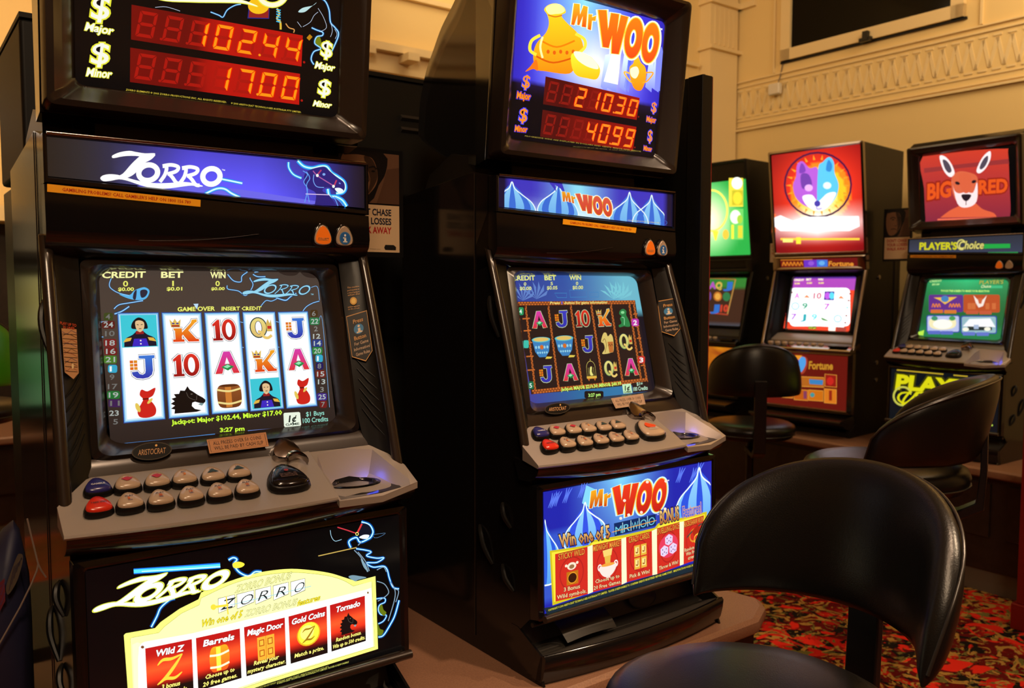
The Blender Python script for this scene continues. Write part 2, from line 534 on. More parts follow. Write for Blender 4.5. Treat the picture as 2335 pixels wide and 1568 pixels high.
def curvy_machine(key, name, label, group=None, caps=None, bigmat='gloss'):
    yaw, t = POSE[key]
    root = empty(name, t - Vector((0, 0, ZB)), yaw)
    tag(root, label, 'gaming machine', group)
    G, S, BZ = M['gloss'], M['satin'], M['bronze']
    B = lambda mb, nm, mt, **k: mb.build(nm, mt, root, ZB, **k)
    # cabinet: centre block and the two cheeks beside the recessed screen
    mb = MB()
    mb.prism([(.416, .052), (.088, .084), (.024, .070), (.03, -.10), (.085, -.14), (.085, -.45), (-.02, -.50), (-.12, -.56), (-.12, -.60), (-.128, -.895), (-.05, -.93), (-.04, -.985), (-.10, -1.03), (.40, -1.03)], -.284, .284)
    for sx in (-1, 1):
        x0, x1 = sorted((sx * .284, sx * .29))
        mb.prism([(.416, .052), (.088, .084), (.024, .070), (.026, -.085), (-.105, -.53), (-.125, -.56), (-.128, -.60), (-.128, -.895), (-.07, -.95), (-.155, -.985), (-.175, -1.03), (.40, -1.03)], x0, x1)
    B(mb, 'cabinet_body', G, bevel=.003)
    # side door seams and latches
    for sx in (-1, 1):
        s = MB().box(min(sx * .2905, sx * .2925), max(sx * .2905, sx * .2925), .079, .0815, -1.0, .08)
        B(s, 'side_seam', BZ)
        for k, (yy, zz, dy, dz) in enumerate(((.02, -.20, -.035, -.09), (-.03, -.66, -.03, -.05), (.06, -.73, -.05, -.08), (-.03, -.80, -.04, -.05))):
            l = MB().tube(catmull([(sx * .291, yy, zz), (sx * .2975, yy + dy * .25, zz + dz * .2), (sx * .299, yy + dy * .55, zz + dz * .55), (sx * .291, yy + dy, zz + dz)], False, 4), [.0035 + .0025 * math.sin(PI * q / 12) for q in range(13)], 8)
            B(l, 'side_latch', S)
    # head box with its domed back
    mb = MB()
    prof0 = [(.036, .108), (-.004, .53), (-.012, .548), (.02, .568), (.08, .570), (.08, .098)]
    mb.prism(prof0, -.287, .287)
    prof = [(.08, .570), (.15, .548), (.218, .508), (.316, .473), (.379, .436), (.433, .403), (.474, .362), (.502, .316), (.516, .244), (.495, .228), (.465, .212), (.33, .159), (.215, .125), (.08, .098)]
    prof = prof[:1] + catmull(prof[1:-1], False, 4) + prof[-1:]
    md = MB().prism(prof, -.287, .287)
    md.v = [(x * (.287 - .25 * (y - .08)) / .287, y, z) for x, y, z in md.v]
    mb.add(md.v, md.f)
    hb = B(mb, 'head_box', G, smooth=28)
    mb = MB().box(-.2, .2, .06, .30, .075, .13)
    mb.prism([(.10, .08), (.33, .055), (.30, .10), (.20, .14), (.10, .12)], -.275, .275)
    B(mb, 'neck', S)
    # head frame around the glass
    f0 = frame_ring((.286, -.046, .540), (.286, -.0005, .112), .05)
    f1 = frame_ring((.283, -.056, .537), (.283, -.010, .1145), .05)
    f2 = frame_ring((.272, -.0585, .528), (.272, -.0125, .124), .06)
    f3 = frame_ring((.255, -.042, .510), (.255, .006, .140), .06)
    f4 = frame_ring((.242, -.022, .498), (.242, .016, .152), .07)
    f5 = frame_ring((.235, -.008, .492), (.235, .022, .157), .07)
    f6 = frame_ring((.235, .01, .492), (.235, .035, .157), .07)
    fb = frame_ring((.284, .02, .548), (.284, .05, .108), .05)
    hf = B(MB().loft([fb, f0, f1, f2, f3, f4, f5, f6]), 'head_frame', BZ, smooth=50)
    # top-of-belly sign frame and ledge
    mb = MB()
    o0 = [(-.290, .012, .068), (.290, .012, .068), (.290, .012, -.036), (-.290, .012, -.014)]
    def q4(dx, y, dzt, dzb):
        return [(-.290 + dx, y, .068 - dzt), (.290 - dx, y, .068 - dzt), (.290 - dx, y, -.034 + dzb), (-.290 + dx, y, -.012 + dzb)]
    mb.loft([q4(0, .03, 0, 0), q4(0, -.0035, 0, 0), q4(.003, -.006, .002, .002), q4(.0055, -.005, .004, .008), q4(.007, .001, .0055, .011)])
    B(mb, 'sign_frame', G, smooth=30)
    B(MB().tube([(-.284, -.0045, .0685), (.284, -.0045, .0685)], .0032, 8), 'sign_glint_bar', M['smoke'], smooth=60)  # bar added to catch a bright highlight line along the sign's top edge
    # hood carrying the two round buttons
    mb = MB()
    N = 16
    rings = []
    for i in range(N + 1):
        x = -.290 + .58 * i / N
        zt = -.014 - .022 * i / N
        arch = .012 * (1 - (x / .29) ** 2)
        rings.append([(x, .03, zt + .004), (x, -.004, zt), (x, -.008, -.085), (x, -.004, -.10 - .2 * arch), (x, .012, -.118 - arch * .4), (x, .036, -.134), (x, .07, -.142), (x, .08, -.09)])
    mb.loft(rings, True, True, True)
    B(mb, 'hood', G, smooth=60)
    mb = MB()
    arc = [(-.15 + .03 * k, -.0095 + .0000 * k, -.1 + .0011 * k * k * .35) for k in range(8)]
    mb.tube(arc, .0006, 5)
    B(mb, 'hood_seam', BZ)
    # round-cornered buttons on the hood
    for nm, xx, mt in (('collect_button', .186, 'orange'), ('information_button', .2315, 'cap')):
        c = Vector((xx, -.0085, -.081))
        out = [(a, b) for a, b in shield(.037, .045)]
        def R_(k, d): return [(c.x + a * k, c.y - d, c.z + b * k) for a, b in out]
        o = MB().loft([R_(1.2, -.002), R_(1.2, .003), R_(1.05, .005)], True, True, True).build(nm, G, root, ZB, smooth=50)
        o2 = MB().loft([R_(1.03, .004), R_(1.0, .0065), R_(.93, .0075), R_(.8, .0072), R_(.1, .0072)], True, True, True).build('button_cap', M['cap'], o, ZB, smooth=40)
        if nm == 'collect_button':
            MB().loft([R_(.9, .0071), R_(.9, .0078), R_(.1, .0082)], True, True, True).build('button_face', M['orange'], o, ZB, smooth=40)
    # wings
    for sx in (-1, 1):
        a, b = Vector((sx * .293, .028, -.094)), Vector((sx * .298, -.113, -.527))
        n = 10
        rings = []
        for i in range(n + 1):
            k = i / n
            p = a.lerp(b, k)
            p.y -= .006 * math.sin(PI * k)
            r = .0105
            rings.append([(p.x + sx * (-.002 + r * math.cos(q)) - sx * .004, p.y + r * .95 * math.sin(q), p.z + r * .25 * math.sin(q)) for q in [2 * PI * j / 14 for j in range(14)]])
        o = MB().loft(rings, True, True, True).build('side_wing', BZ, root, ZB, smooth=60)
        # inner panel from the rim to the screen surround
        rings = []
        n = 8
        for i in range(n + 1):
            k = i / n
            p = a.lerp(b, k)
            q = Vector((sx * .238, .030, -.128)).lerp(Vector((sx * .241, -.052, -.467)), k)
            if k == 1: q = Vector((sx * .245, -.066, -.490))
            mid = (p + q) / 2 + Vector((sx * -.003, .001, 0))
            rings.append([(p.x - sx * .012, p.y, p.z), tuple(mid.lerp(p, .5) + Vector((sx * -.003, .001, 0))), tuple(mid), tuple(mid.lerp(q, .5) + Vector((0, .001, 0))), tuple(q)])
        pn = MB().loft(rings, False)
        for j in range(6):                      # raised slanting ribs in the lower half
            k = .60 + .055 * j
            p = a.lerp(b, k + .05)
            q = Vector((sx * .240, .030, -.128)).lerp(Vector((sx * .241, -.052, -.467)), k - .04)
            m1 = p.lerp(q, .25) + Vector((sx * -.002, .001, 0))
            m2 = p.lerp(q, .5) + Vector((sx * -.003, .001, .0))
            m3 = p.lerp(q, .85) + Vector((sx * .000, .001, .004))
            pn.tube([tuple(m1), tuple(m2), tuple(m3)], [.0008, .0022, .0012], 6)
        MB.build(pn, 'wing_panel', S if sx < 0 else S, o, ZB, smooth=60)
        # outer flank behind the rim
        fl = MB().loft([[(sx * .2885, .028, -.09), (sx * .2885, .04, -.094), (sx * .290, -.10, -.527), (sx * .290, -.112, -.53)]], True)
    # screen surround
    g0 = frame_ring((.236, .032, -.131), (.242, -.052, -.4665), .08)
    g1 = frame_ring((.226, .020, -.141), (.232, -.058, -.458), .10)
    g2 = frame_ring((.215, .028, -.146), (.222, -.045, -.453), .12)
    g3 = frame_ring((.203, .052, -.150), (.2105, -.020, -.446), .14)
    g4 = frame_ring((.2015, .066, -.152), (.2085, -.006, -.444), .14)
    B(MB().loft([g0, g1, g2, g3]), 'screen_surround', BZ, smooth=50)
    B(MB().loft([g3, g4]), 'screen_mask', M['dark'], smooth=50)
    # sill under the screen
    mb = MB()
    rings = []
    for i in range(13):
        x = -.25 + .5 * i / 12
        rings.append([(x, -.050, -.462), (x, -.0565, -.468), (x, -.062, -.476), (x, -.070, -.489), (x, -.05, -.50)])
    mb.loft(rings, True, True, True)
    B(mb, 'screen_sill', BZ, smooth=60)
    # button deck
    mb = MB()
    N = 26
    xs = [-.304 + .431 * i / N for i in range(N + 1)]
    rings = []
    for x in xs:
        yf = deck_y(x) + .028 * 0
        if abs(x) > .25: yr = -.068 - .05 * (abs(x) - .25) / .054
        else: yr = -.066
        r = []
        for k in range(7):
            y = yr + (yf - yr) * k / 6
            r.append((x, y, deck_z(x, y)))
        r += [(x, yf - .0035, deck_z(x, yf) - .002), (x, yf - .0045, deck_z(x, yf) - .006), (x, yf - .001, deck_z(x, yf) - .0095), (x, yr, deck_z(x, yr) - .03)]
        rings.append(r)
    mb.loft(rings, True, True, True)
    dk = B(mb, 'button_deck', M['deck'], smooth=40)
    # fascia below the deck
    mb = MB()
    rings = []
    N = 30
    for i in range(N + 1):
        x = -.300 + .60 * i / N
        yf = deck_y(x)
        z0 = -.557
        bow = .010 * (1 - (x / .3) ** 2)
        rings.append([(x, -.08, z0 + .01), (x, yf + .001, z0), (x, yf + .002, z0 - .006), (x, yf + .006, z0 - .016 - bow * .3), (x, yf + .020, z0 - .028 - bow), (x, yf + .034, z0 - .034 - bow), (x, -.10, z0 - .036)])
    mb.loft(rings, True, True, True)
    B(mb, 'deck_fascia', G, smooth=60)
    # cup for coins at the right of the deck
    mb = MB()
    def rim(k, dz=0):
        base = [(.131, -.197, -.555), (.131, -.150, -.528), (.129, -.105, -.508), (.140, -.078, -.494), (.200, -.070, -.4905), (.254, -.080, -.497), (.270, -.120, -.520), (.288, -.165, -.545), (.284, -.176, -.553), (.215, -.190, -.556)]
        c = Vector((.2, -.135, -.527))
        return [tuple(c + (Vector(p) - c) * k + Vector((0, 0, dz))) for p in base]
    outer = [(.127, -.200, -.556), (.127, -.150, -.527), (.127, -.105, -.506), (.127, -.066, -.487), (.200, -.066, -.487), (.25, -.066, -.487), (.285, -.100, -.508), (.304, -.120, -.527), (.303, -.170, -.551), (.215, -.195, -.560)]
    lowo = [(x, y, z - .012) for x, y, z in outer]
    floor_ = [(.137, -.190, -.560), (.139, -.150, -.552), (.141, -.115, -.546), (.150, -.094, -.540), (.200, -.088, -.538), (.240, -.092, -.540), (.252, -.115, -.546), (.266, -.158, -.558), (.262, -.168, -.560), (.205, -.182, -.562)]
    hc = (.196, -.124)
    hole = []
    for x, y, z in floor_:
        a = math.atan2((y - hc[1]) / .70, x - hc[0])
        hole.append((hc[0] + .0495 * math.cos(a), hc[1] + .0347 * math.sin(a), -.5488))
    mb.loft([lowo, outer, rim(1.0), floor_, hole])
    cb = B(mb, 'coin_bowl', M['deck'], smooth=30)
    cup = MB()
    cup.loft([[(hc[0] + r_ * math.cos(2 * PI * k / 28), hc[1] + .70 * r_ * math.sin(2 * PI * k / 28), -.5475 + z_) for k in range(28)] for r_, z_ in ((.050, .0005), (.046, .0022), (.0425, .000), (.041, -.012), (.036, -.026), (.002, -.027))], True, False, True)
    bl_ = light('POINT', (0, 0, 0), 0.022, (.06, .10, 1.0), .012, name='bowl_lamp')
    bl_.parent = root
    bl_.location = (hc[0] + .040, hc[1] + .006, -.532 + ZB)
    cup.build('bowl_well', G, cb, ZB, smooth=60)
    for k in range(9):
        a = math.radians(-150 + 15 * k)
        d = MB().box(-.0028, .0028, -.0006, .0006, -.001, .001)
        ca_, sa_ = math.cos(a + PI / 2), math.sin(a + PI / 2)
        d.v = [(hc[0] + .041 * math.cos(a) + v[0] * ca_ - v[1] * sa_, hc[1] + .68 * .041 * math.sin(a) + v[0] * sa_ * .8 + v[1] * ca_, -.553 + v[2]) for v in d.v]
        d.build('bowl_light', M['led'], cb, ZB, smooth=0)
    # coin entry: shield hood above a slot lip
    c = Vector((.078, -.080, -.483))
    tv, nv = Vector((0, .74, .67)), Vector((0, -.67, .74))
    up = shield(.056, .054)
    def RR(k, d, dv=0): return [tuple(c + Vector((1, 0, 0)) * (a * k) + tv * (b * k + dv) + nv * d) for a, b in up]
    o = MB().loft([RR(1.0, -.008, .004), RR(1.0, .004, .004), RR(.96, .007, .005), RR(.6, .0085, .006), RR(.05, .009, .006)], True, True, True).build('coin_entry', M['smoke'], root, ZB, smooth=40)
    lip = MB()
    rr = []
    for k in range(9):
        a = PI * k / 8
        p = Vector((.088, -.112, -.503)) + Vector((1, 0, 0)) * (.019 * math.cos(a)) + tv * (.020 * math.sin(a) + .002)
        rr.append([tuple(p + nv * -.004), tuple(p + nv * .007), tuple(p + nv * .010 + tv * .004), tuple(p + nv * .006 + tv * .010)])
    lip.loft(rr, False, False, False)
    lip.build('coin_slot_lip', M['smoke'], o, ZB, smooth=60)
    # play buttons
    for i, (x, y, z) in enumerate(BTN):
        BT[key, i] = button(root, x, y, z, .040, .040, M['blue'] if i == 0 else M['cap'], label='blue-faced play button' if i == 0 else None)
    for i, (x, y, z) in enumerate(BTN2):
        BT[key, i + 6] = button(root, x, y, z, .040, .040, M['red'] if i == 0 else M['cap'], label='red-faced play button' if i == 0 else None)
    BT[key, 12] = button(root, .0526, -.150, -.510, .069, .072, M[bigmat], 'large_play_button', hgt=.017)
    # lower door frame round the belly glass
    h0 = frame_ring((.291, -.125, -.598), (.291, -.130, -.898), .03)
    h1 = frame_ring((.290, -.149, -.600), (.290, -.156, -.893), .03)
    h2 = frame_ring((.279, -.152, -.609), (.279, -.159, -.884), .03)
    h3 = frame_ring((.273, -.149, -.6140), (.273, -.155, -.8790), .03)
    B(MB().loft([h0, h1, h2, h3]), 'belly_frame', G, smooth=40)
    B(MB().tube([(-.285, -.172, -.884), (.285, -.172, -.884)], .0085, 10), 'belly_lip', BZ, smooth=60)
    B(MB().tube([(-.292, -.138, -.905), (.292, -.138, -.905)], .0055, 8), 'tray_rail', G, smooth=60)
    # coin tray
    mb = MB()
    rings = []
    for i in range(17):
        x = -.285 + .57 * i / 16
        yf = -.175 - .028 * (1 - (x / .285) ** 2)
        rings.append([(x, -.060, -.905), (x, -.062, -.93), (x, -.085, -.975), (x, -.12, -.985), (x, yf + .012, -.966), (x, yf, -.962), (x, yf - .003, -.967), (x, yf + .001, -.985), (x, yf + .006, -1.008), (x, yf + .02, -1.03), (x, -.03, -1.03), (x, -.03, -.905)])
    mb.loft(rings, True, True, True)
    tr = B(mb, 'coin_tray', M['tray'], smooth=35)
    fr = MB()
    rings = []
    for i in range(17):
        x = -.291 + .582 * i / 16
        yf = -.177 - .028 * (1 - (x / .291) ** 2)
        rings.append([(x, yf + .010, -.9635), (x, yf, -.9605), (x, yf - .005, -.966), (x, yf - .003, -.986), (x, yf + .003, -1.010), (x, yf + .014, -1.0295), (x, yf + .03, -1.0295), (x, yf + .02, -.99)])
    fr.loft(rings, True, True, True)
    fr.build('tray_front', G, tr, ZB, smooth=50)
    for sx in (-1, 1):
        c2 = MB().prism([(-.172, -.966), (-.085, -.925), (-.06, -.925), (-.06, -1.03), (-.165, -1.03)], min(sx * .2855, sx * .291), max(sx * .2855, sx * .291))
        c2.build('tray_cheek', G, tr, ZB)
    scoop = MB()                                       # raised scoop at the left of the tray and the payout chute beside it
    rings = []
    for i in range(9):
        a = i / 8
        x0, x1 = -.215 + .02 * a, -.075 + .03 * math.sin(a * PI / 2)
        y = -.062 - .075 * a
        z = -.912 - .055 * a + .012 * math.sin(a * PI)
        rings.append([(x0 + (x1 - x0) * j / 6, y - .006, z + .004 * math.sin(PI * j / 6)) for j in range(7)])
    scoop.loft(rings, False)
    scoop.build('tray_scoop', M['tray'], tr, ZB, smooth=60)
    MB().box(-.045, .035, -.075, -.066, -.945, -.905).build('payout_chute', M['dark'], tr, ZB)
    for cx, cy, cz, rx, rv in ((-.235, -.122, -.9795, .045, .024), (.105, -.0795, -.948, .048, .026)):
        sg = MB()
        v1 = Vector((0, 1, .12)).normalized() if cz < -.96 else Vector((0, .45, .89)).normalized()
        nn = Vector((0, -v1.z, v1.y))
        rg = lambda k, d: [tuple(Vector((cx, cy, cz)) + Vector((1, 0, 0)) * (rx * k * math.cos(q)) + v1 * (rv * k * math.sin(q)) + nn * d) for q in [2 * PI * j / 28 for j in range(28)]]
        sg.loft([rg(1, -.002), rg(1, .0014), rg(.95, .002), rg(.92, .0012), rg(.02, .0012)], True, True, True)
        sg.build('speaker_grille', M['tray'], tr, ZB, smooth=30)
    return root

near = curvy_machine('near', 'gaming_machine', 'tall black gaming machine with white reels on its screen and a yellow arch panel below')
mid = curvy_machine('mid', 'gaming_machine', 'tall black gaming machine with a bright blue belly glass and dark brick-bordered reels', bigmat='cap')
far = curvy_machine('far', 'gaming_machine', 'black gaming machine at the far right with a kangaroo head on its top screen')

# ------------------------------------------------------------ lettering and symbols
BLK = (6, 6, 8)
SEG = {'0': 'abcdef', '1': 'bc', '2': 'abged', '3': 'abgcd', '4': 'fgbc', '5': 'afgcd', '6': 'afgedc', '7': 'abc', '8': 'abcdefg', '9': 'abfgcd', ' ': ''}
def seven(cv, mp, text_, on, ghost, L=2, sl=.12):
    """seven-segment figures filling the unit square, text like '  1 0 2. 4 4' given per cell"""
    n = len(text_)
    for i, ch in enumerate(text_):
        dot = len(ch) > 1
        ch = ch[0]
        x0, cw = i / n + .035 / n * 1.0, 1 / n
        w, t = cw * .66, .095
        tx = t * .30 * 1.0 * (cw / .143)
        y0, y1 = .12, .88
        ym = (y0 + y1) / 2
        def P(x, y): return (x0 + cw * .20 + x * w - (y - ym) * sl * .30, y)
        g = .012
        segs = {
            'a': [P(.04, y0), P(.96, y0), P(.80, y0 + t), P(.20, y0 + t)],
            'd': [P(.04, y1), P(.96, y1), P(.80, y1 - t), P(.20, y1 - t)],
            'g': [P(.10, ym), P(.22, ym - t / 2), P(.78, ym - t / 2), P(.90, ym), P(.78, ym + t / 2), P(.22, ym + t / 2)],
            'f': [P(0, y0 + g), P(.17, y0 + t + g), P(.17, ym - t / 2 - g), P(.06, ym - g), P(0, ym - t * .4)],
            'b': [P(1, y0 + g), P(.83, y0 + t + g), P(.83, ym - t / 2 - g), P(.94, ym - g), P(1, ym - t * .4)],
            'e': [P(0, y1 - g), P(.17, y1 - t - g), P(.17, ym + t / 2 + g), P(.06, ym + g), P(0, ym + t * .4)],
            'c': [P(1, y1 - g), P(.83, y1 - t - g), P(.83, ym + t / 2 + g), P(.94, ym + g), P(1, ym + t * .4)]}
        for k, pts in segs.items():
            lit = k in SEG[ch]
            if lit: cv.stroke(pts, .012, (235, 30, 0), L + .2, mp, True, False)
            cv.poly(pts, on if lit else ghost, L + .5 if lit else L, mp)
        cv.ell(P(1.14, 0)[0], y1 - .03, .008, .04, on if dot else ghost, L + .5, mp, n=10)

def outlined(cv, pts, mp, col, L, col2=None, edge=(20, 24, 60), w=.03, inner=(255, 255, 255), wi=.07):
    if inner: cv.stroke(pts, wi + w, edge, L - .5, mp, True, False)
    if inner: cv.stroke(pts, wi, inner, L - .3, mp, True, False)
    cv.poly(pts, col, L, mp, col2)

def sym(cv, f, k, L=3, bright=True):
    I = (255, 255, 255) if bright else (190, 200, 150)
    if k == 'J':
        outlined(cv, [(.40, .10), (.92, .10), (.92, .20), (.84, .22), (.84, .66), (.80, .80), (.68, .90), (.50, .93), (.30, .90), (.18, .80), (.14, .68), (.34, .66), (.40, .76), (.50, .79), (.58, .74), (.60, .64), (.60, .22), (.40, .20)], f, (60, 120, 215) if bright else (60, 60, 190), L, (50, 50, 170), inner=I)
        for i in range(2):
            for j in range(3):
                cv.rect(.10 + .13 * i, .26 + .12 * j, .21 + .13 * i, .36 + .12 * j, (225, 110 + 30 * ((i + j) % 2), 30), L, f)
    elif k == 'K':
        outlined(cv, [(.16, .42), (.44, .42), (.44, .58), (.76, .22), (.80, .10), (.97, .08), (.97, .18), (.90, .22), (.66, .50), (.90, .82), (1.0, .84), (1.0, .93), (.64, .93), (.46, .66), (.42, .72), (.42, .84), (.50, .84), (.50, .93), (.12, .93), (.12, .84), (.20, .84), (.20, .50), (.16, .50)], f, (245, 170, 40), L, (225, 60, 20), inner=I)
        cv.poly([(.04, .08), (.14, .20), (.22, .06), (.30, .20), (.42, .08), (.38, .38), (.08, .38)], (225, 190, 90), L + .4, f)
        cv.rect(.10, .30, .36, .36, (170, 40, 30), L + .6, f)
        cv.ell(.16, .24, .05, .025, (50, 50, 150), L + .6, f); cv.ell(.30, .24, .05, .025, (50, 50, 150), L + .6, f)
    elif k == '10':
        outlined(cv, [(.06, .30), (.26, .12), (.34, .12), (.34, .84), (.42, .84), (.42, .93), (.06, .93), (.06, .84), (.16, .84), (.16, .34), (.08, .38)], f, (225, 50, 35), L, (150, 20, 20), inner=I)
        outer = [(.68 + .27 * math.cos(a), .52 + .42 * math.sin(a)) for a in [2 * PI * i / 22 for i in range(22)]]
        cv.stroke(outer, .10, (20, 24, 60), L - .5, f, True, False)
        cv.stroke(outer, .07, I, L - .3, f, True, False)
        cv.poly(outer, (225, 50, 35), L, f, (150, 20, 20))
        cv.ell(.68, .52, .12, .29, I, L + .3, f)
        cv.ell(.68, .52, .075, .24, (250, 250, 255) if bright else (40, 30, 28), L + .5, f)
    elif k == 'Q':
        outer = [(.40 + .32 * math.cos(a), .46 + .38 * math.sin(a)) for a in [2 * PI * i / 22 for i in range(22)]]
        cv.stroke(outer, .08, (30, 60, 60), L - .5, f, True, False)
        cv.poly(outer, (235, 220, 130), L, f, (225, 190, 110) if bright else (180, 190, 100))
        cv.ell(.40, .46, .15, .27, (60, 60, 60), L + .3, f)
        cv.ell(.40, .46, .125, .25, (250, 250, 255) if bright else (40, 32, 28), L + .5, f)
        cv.stroke([(.36, .62), (.50, .66), (.60, .84), (.76, .88), (.92, .78)], .11, (235, 200, 110), L + .7, f)
        cv.poly([(.72, .30), (.80, .12), (.88, .30), (.94, .14), (.96, .62), (.74, .62)], (215, 180, 90), L + .4, f)
        cv.rect(.77, .40, .93, .52, (200, 50, 40), L + .6, f)
    elif k == 'A':
        outlined(cv, [(.40, .08), (.64, .08), (.96, .93), (.72, .93), (.64, .68), (.38, .68), (.30, .93), (.04, .93)], f, (215, 60, 170), L, (220, 50, 45), inner=I)
        cv.poly([(.51, .30), (.60, .56), (.42, .56)], (250, 250, 255) if bright else (40, 30, 28), L + .3, f)
        cv.poly([(.28, .68), (.52, .56), (.76, .68), (.52, .82)], (30, 140, 70), L + .5, f)
        cv.poly([(.36, .67), (.52, .59), (.64, .66), (.50, .73)], (150, 230, 180), L + .7, f)
    elif k == 'barrel':
        b = [(.12, .14), (.5, .08), (.88, .14), (.96, .5), (.88, .88), (.5, .95), (.12, .88), (.04, .5)]
        b = catmull(b, True, 4)
        cv.poly(b, (150, 85, 40), L, f, (110, 55, 22))
        cv.rect(.35, .12, .58, .92, (205, 125, 50), L + .2, f)
        for y in (.34, .80):
            cv.stroke([(.05, y - .08), (.5, y), (.95, y - .08)], .07, (240, 220, 140), L + .5, f)
        cv.ell(.5, .13, .36, .05, (90, 45, 18), L + .4, f)
    elif k == 'sack':
        cv.poly(catmull([(.38, .05), (.60, .12), (.92, .02), (.82, .26), (.62, .36), (.78, .50), (.90, .70), (.84, .90), (.55, .97), (.25, .92), (.18, .72), (.34, .50), (.42, .36), (.30, .22)], True, 4), (205, 35, 28), L, f)
        cv.stroke([(.40, .36), (.64, .36)], .05, (110, 15, 12), L + .4, f, smooth=False)
        cv.ell(.20, .62, .08, .16, (230, 200, 90), L + .5, f, -25)
        cv.ell(.68, .44, .13, .05, (230, 200, 90), L + .5, f, -35)
    elif k == 'horse':
        cv.poly([(.10, .99), (.12, .84), (.02, .80), (.13, .70), (.02, .62), (.13, .54), (.05, .44), (.17, .40), (.12, .28), (.26, .28), (.30, .16), (.42, .18), (.50, .02), (.56, .16), (.63, .22), (.76, .36), (.90, .48), (.97, .57), (.96, .65), (.90, .70), (.80, .67), (.68, .61), (.60, .64), (.58, .76), (.66, .88), (.84, .95), (.70, .99)], (16, 12, 12), L, f)
        cv.ell(.60, .32, .03, .018, (110, 100, 90), L + .5, f)
        cv.stroke([(.46, .24), (.52, .44), (.70, .56)], .014, (90, 80, 70), L + .5, f); cv.stroke([(.74, .38), (.72, .56)], .014, (90, 80, 70), L + .5, f)
        cv.poly([(.84, .67), (.92, .70), (.86, .78), (.76, .72)], (120, 150, 150), L + .5, f)
    elif k == 'tunic':             # officer's jacket on a bright tile
        cv.rect(.0, .0, 1, 1, (60, 200, 215) if bright else (40, 120, 140), L - .5, f)
        cv.poly(catmull([(.06, .98), (.10, .74), (.30, .62), (.42, .52), (.60, .52), (.72, .62), (.92, .74), (.96, .98)], False, 4), (24, 20, 40), L, f)
        cv.poly([(.28, .98), (.34, .74), (.68, .74), (.74, .98)], (60, 40, 190), L + .3, f)
        cv.rect(.40, .50, .62, .60, (150, 30, 30), L + .4, f)
        cv.poly([(.04, .84), (.12, .72), (.28, .70), (.24, .80)], (225, 180, 70), L + .4, f)
        cv.poly([(.96, .84), (.88, .72), (.72, .70), (.76, .80)], (225, 180, 70), L + .4, f)
        for y in (.80, .90): cv.ell(.52, y, .025, .025, (240, 235, 220), L + .6, f, n=8)
        cv.poly(catmull([(.34, .20), (.50, .08), (.68, .18), (.74, .40), (.66, .44), (.36, .44), (.28, .38)], True, 4), (20, 18, 22), L + .4, f)
        cv.poly(catmull([(.40, .22), (.52, .17), (.64, .24), (.63, .42), (.52, .54), (.42, .44)], True, 4), (226, 190, 140), L + .6, f)
        cv.stroke([(.44, .30), (.49, .31)], .02, (40, 30, 30), L + .8, f); cv.stroke([(.55, .31), (.60, .30)], .02, (40, 30, 30), L + .8, f); cv.stroke([(.49, .43), (.56, .43)], .02, (60, 34, 30), L + .8, f)
    elif k == 'pot':
        cv.poly([(.06, .18), (.94, .18), (.84, .70), (.66, .94), (.34, .94), (.16, .70)], (60, 130, 190), L, f)
        for i in range(5):
            cv.ell(.22 + .14 * i, .50, .05, .07, (150, 210, 230), L + .3, f, n=10)
            cv.ell(.29 + .11 * i, .74, .04, .05, (150, 210, 230), L + .3, f, n=10)
        cv.ell(.5, .17, .46, .12, (90, 190, 200), L + .3, f)
        cv.ell(.5, .16, .38, .09, (225, 190, 100), L + .5, f)
        cv.ell(.5, .50, .09, .10, (210, 110, 40), L + .6, f)
        cv.poly([(.62, 1.02), (.90, 1.02), (.98, .94), (.70, .92)], (225, 200, 80), L + .5, f)
    elif k == 'cage':
        cv.ring(.5, .40, .30, .30, .02, (215, 200, 100), L, f, a0=180, a1=360)
        for x in (.20, .32, .44, .56, .68, .80): cv.stroke([(x, .38), (x, .78)], .015, (215, 200, 100), L, f, smooth=False)
        cv.rect(.16, .76, .84, .86, (225, 180, 70), L + .2, f)
        cv.poly([(.20, .86), (.30, .98), (.36, .88), (.64, .88), (.70, .98), (.80, .86)], (200, 110, 40), L + .2, f)
        cv.stroke([(.5, .10), (.5, .0)], .03, (215, 200, 100), L, f, smooth=False)
        cv.poly(catmull([(.44, .38), (.58, .36), (.52, .56), (.62, .72), (.40, .70)], True, 3), (230, 225, 130), L + .3, f)
    elif k == 'lion':
        cv.poly(catmull([(.34, .10), (.56, .02), (.76, .14), (.72, .34), (.84, .56), (.92, .90), (.70, .94), (.50, .90), (.20, .94), (.14, .84), (.34, .74), (.28, .50), (.40, .38), (.26, .26)], True, 4), (40, 130, 70), L, f)
        cv.stroke([(.40, .44), (.56, .50), (.52, .84)], .05, (130, 210, 150), L + .3, f)
        cv.ell(.50, .20, .12, .07, (140, 220, 150), L + .4, f)
    elif k == 'goldhorse':
        cv.poly(catmull([(.10, .40), (.30, .06), (.50, .04), (.60, .20), (.80, .10), (.94, .30), (.90, .84), (.70, .92), (.40, .96), (.10, .94), (.30, .74), (.26, .50)], True, 4), (220, 195, 110), L, f)
        cv.poly([(.54, .44), (.92, .44), (.88, .90), (.60, .92)], (190, 110, 50), L + .3, f)
        cv.stroke([(.56, .62), (.64, .54), (.72, .64), (.80, .54), (.90, .62)], .03, (60, 30, 20), L + .5, f, smooth=False)
        cv.stroke([(.20, .40), (.36, .30), (.44, .56), (.30, .90)], .03, (120, 80, 30), L + .5, f)

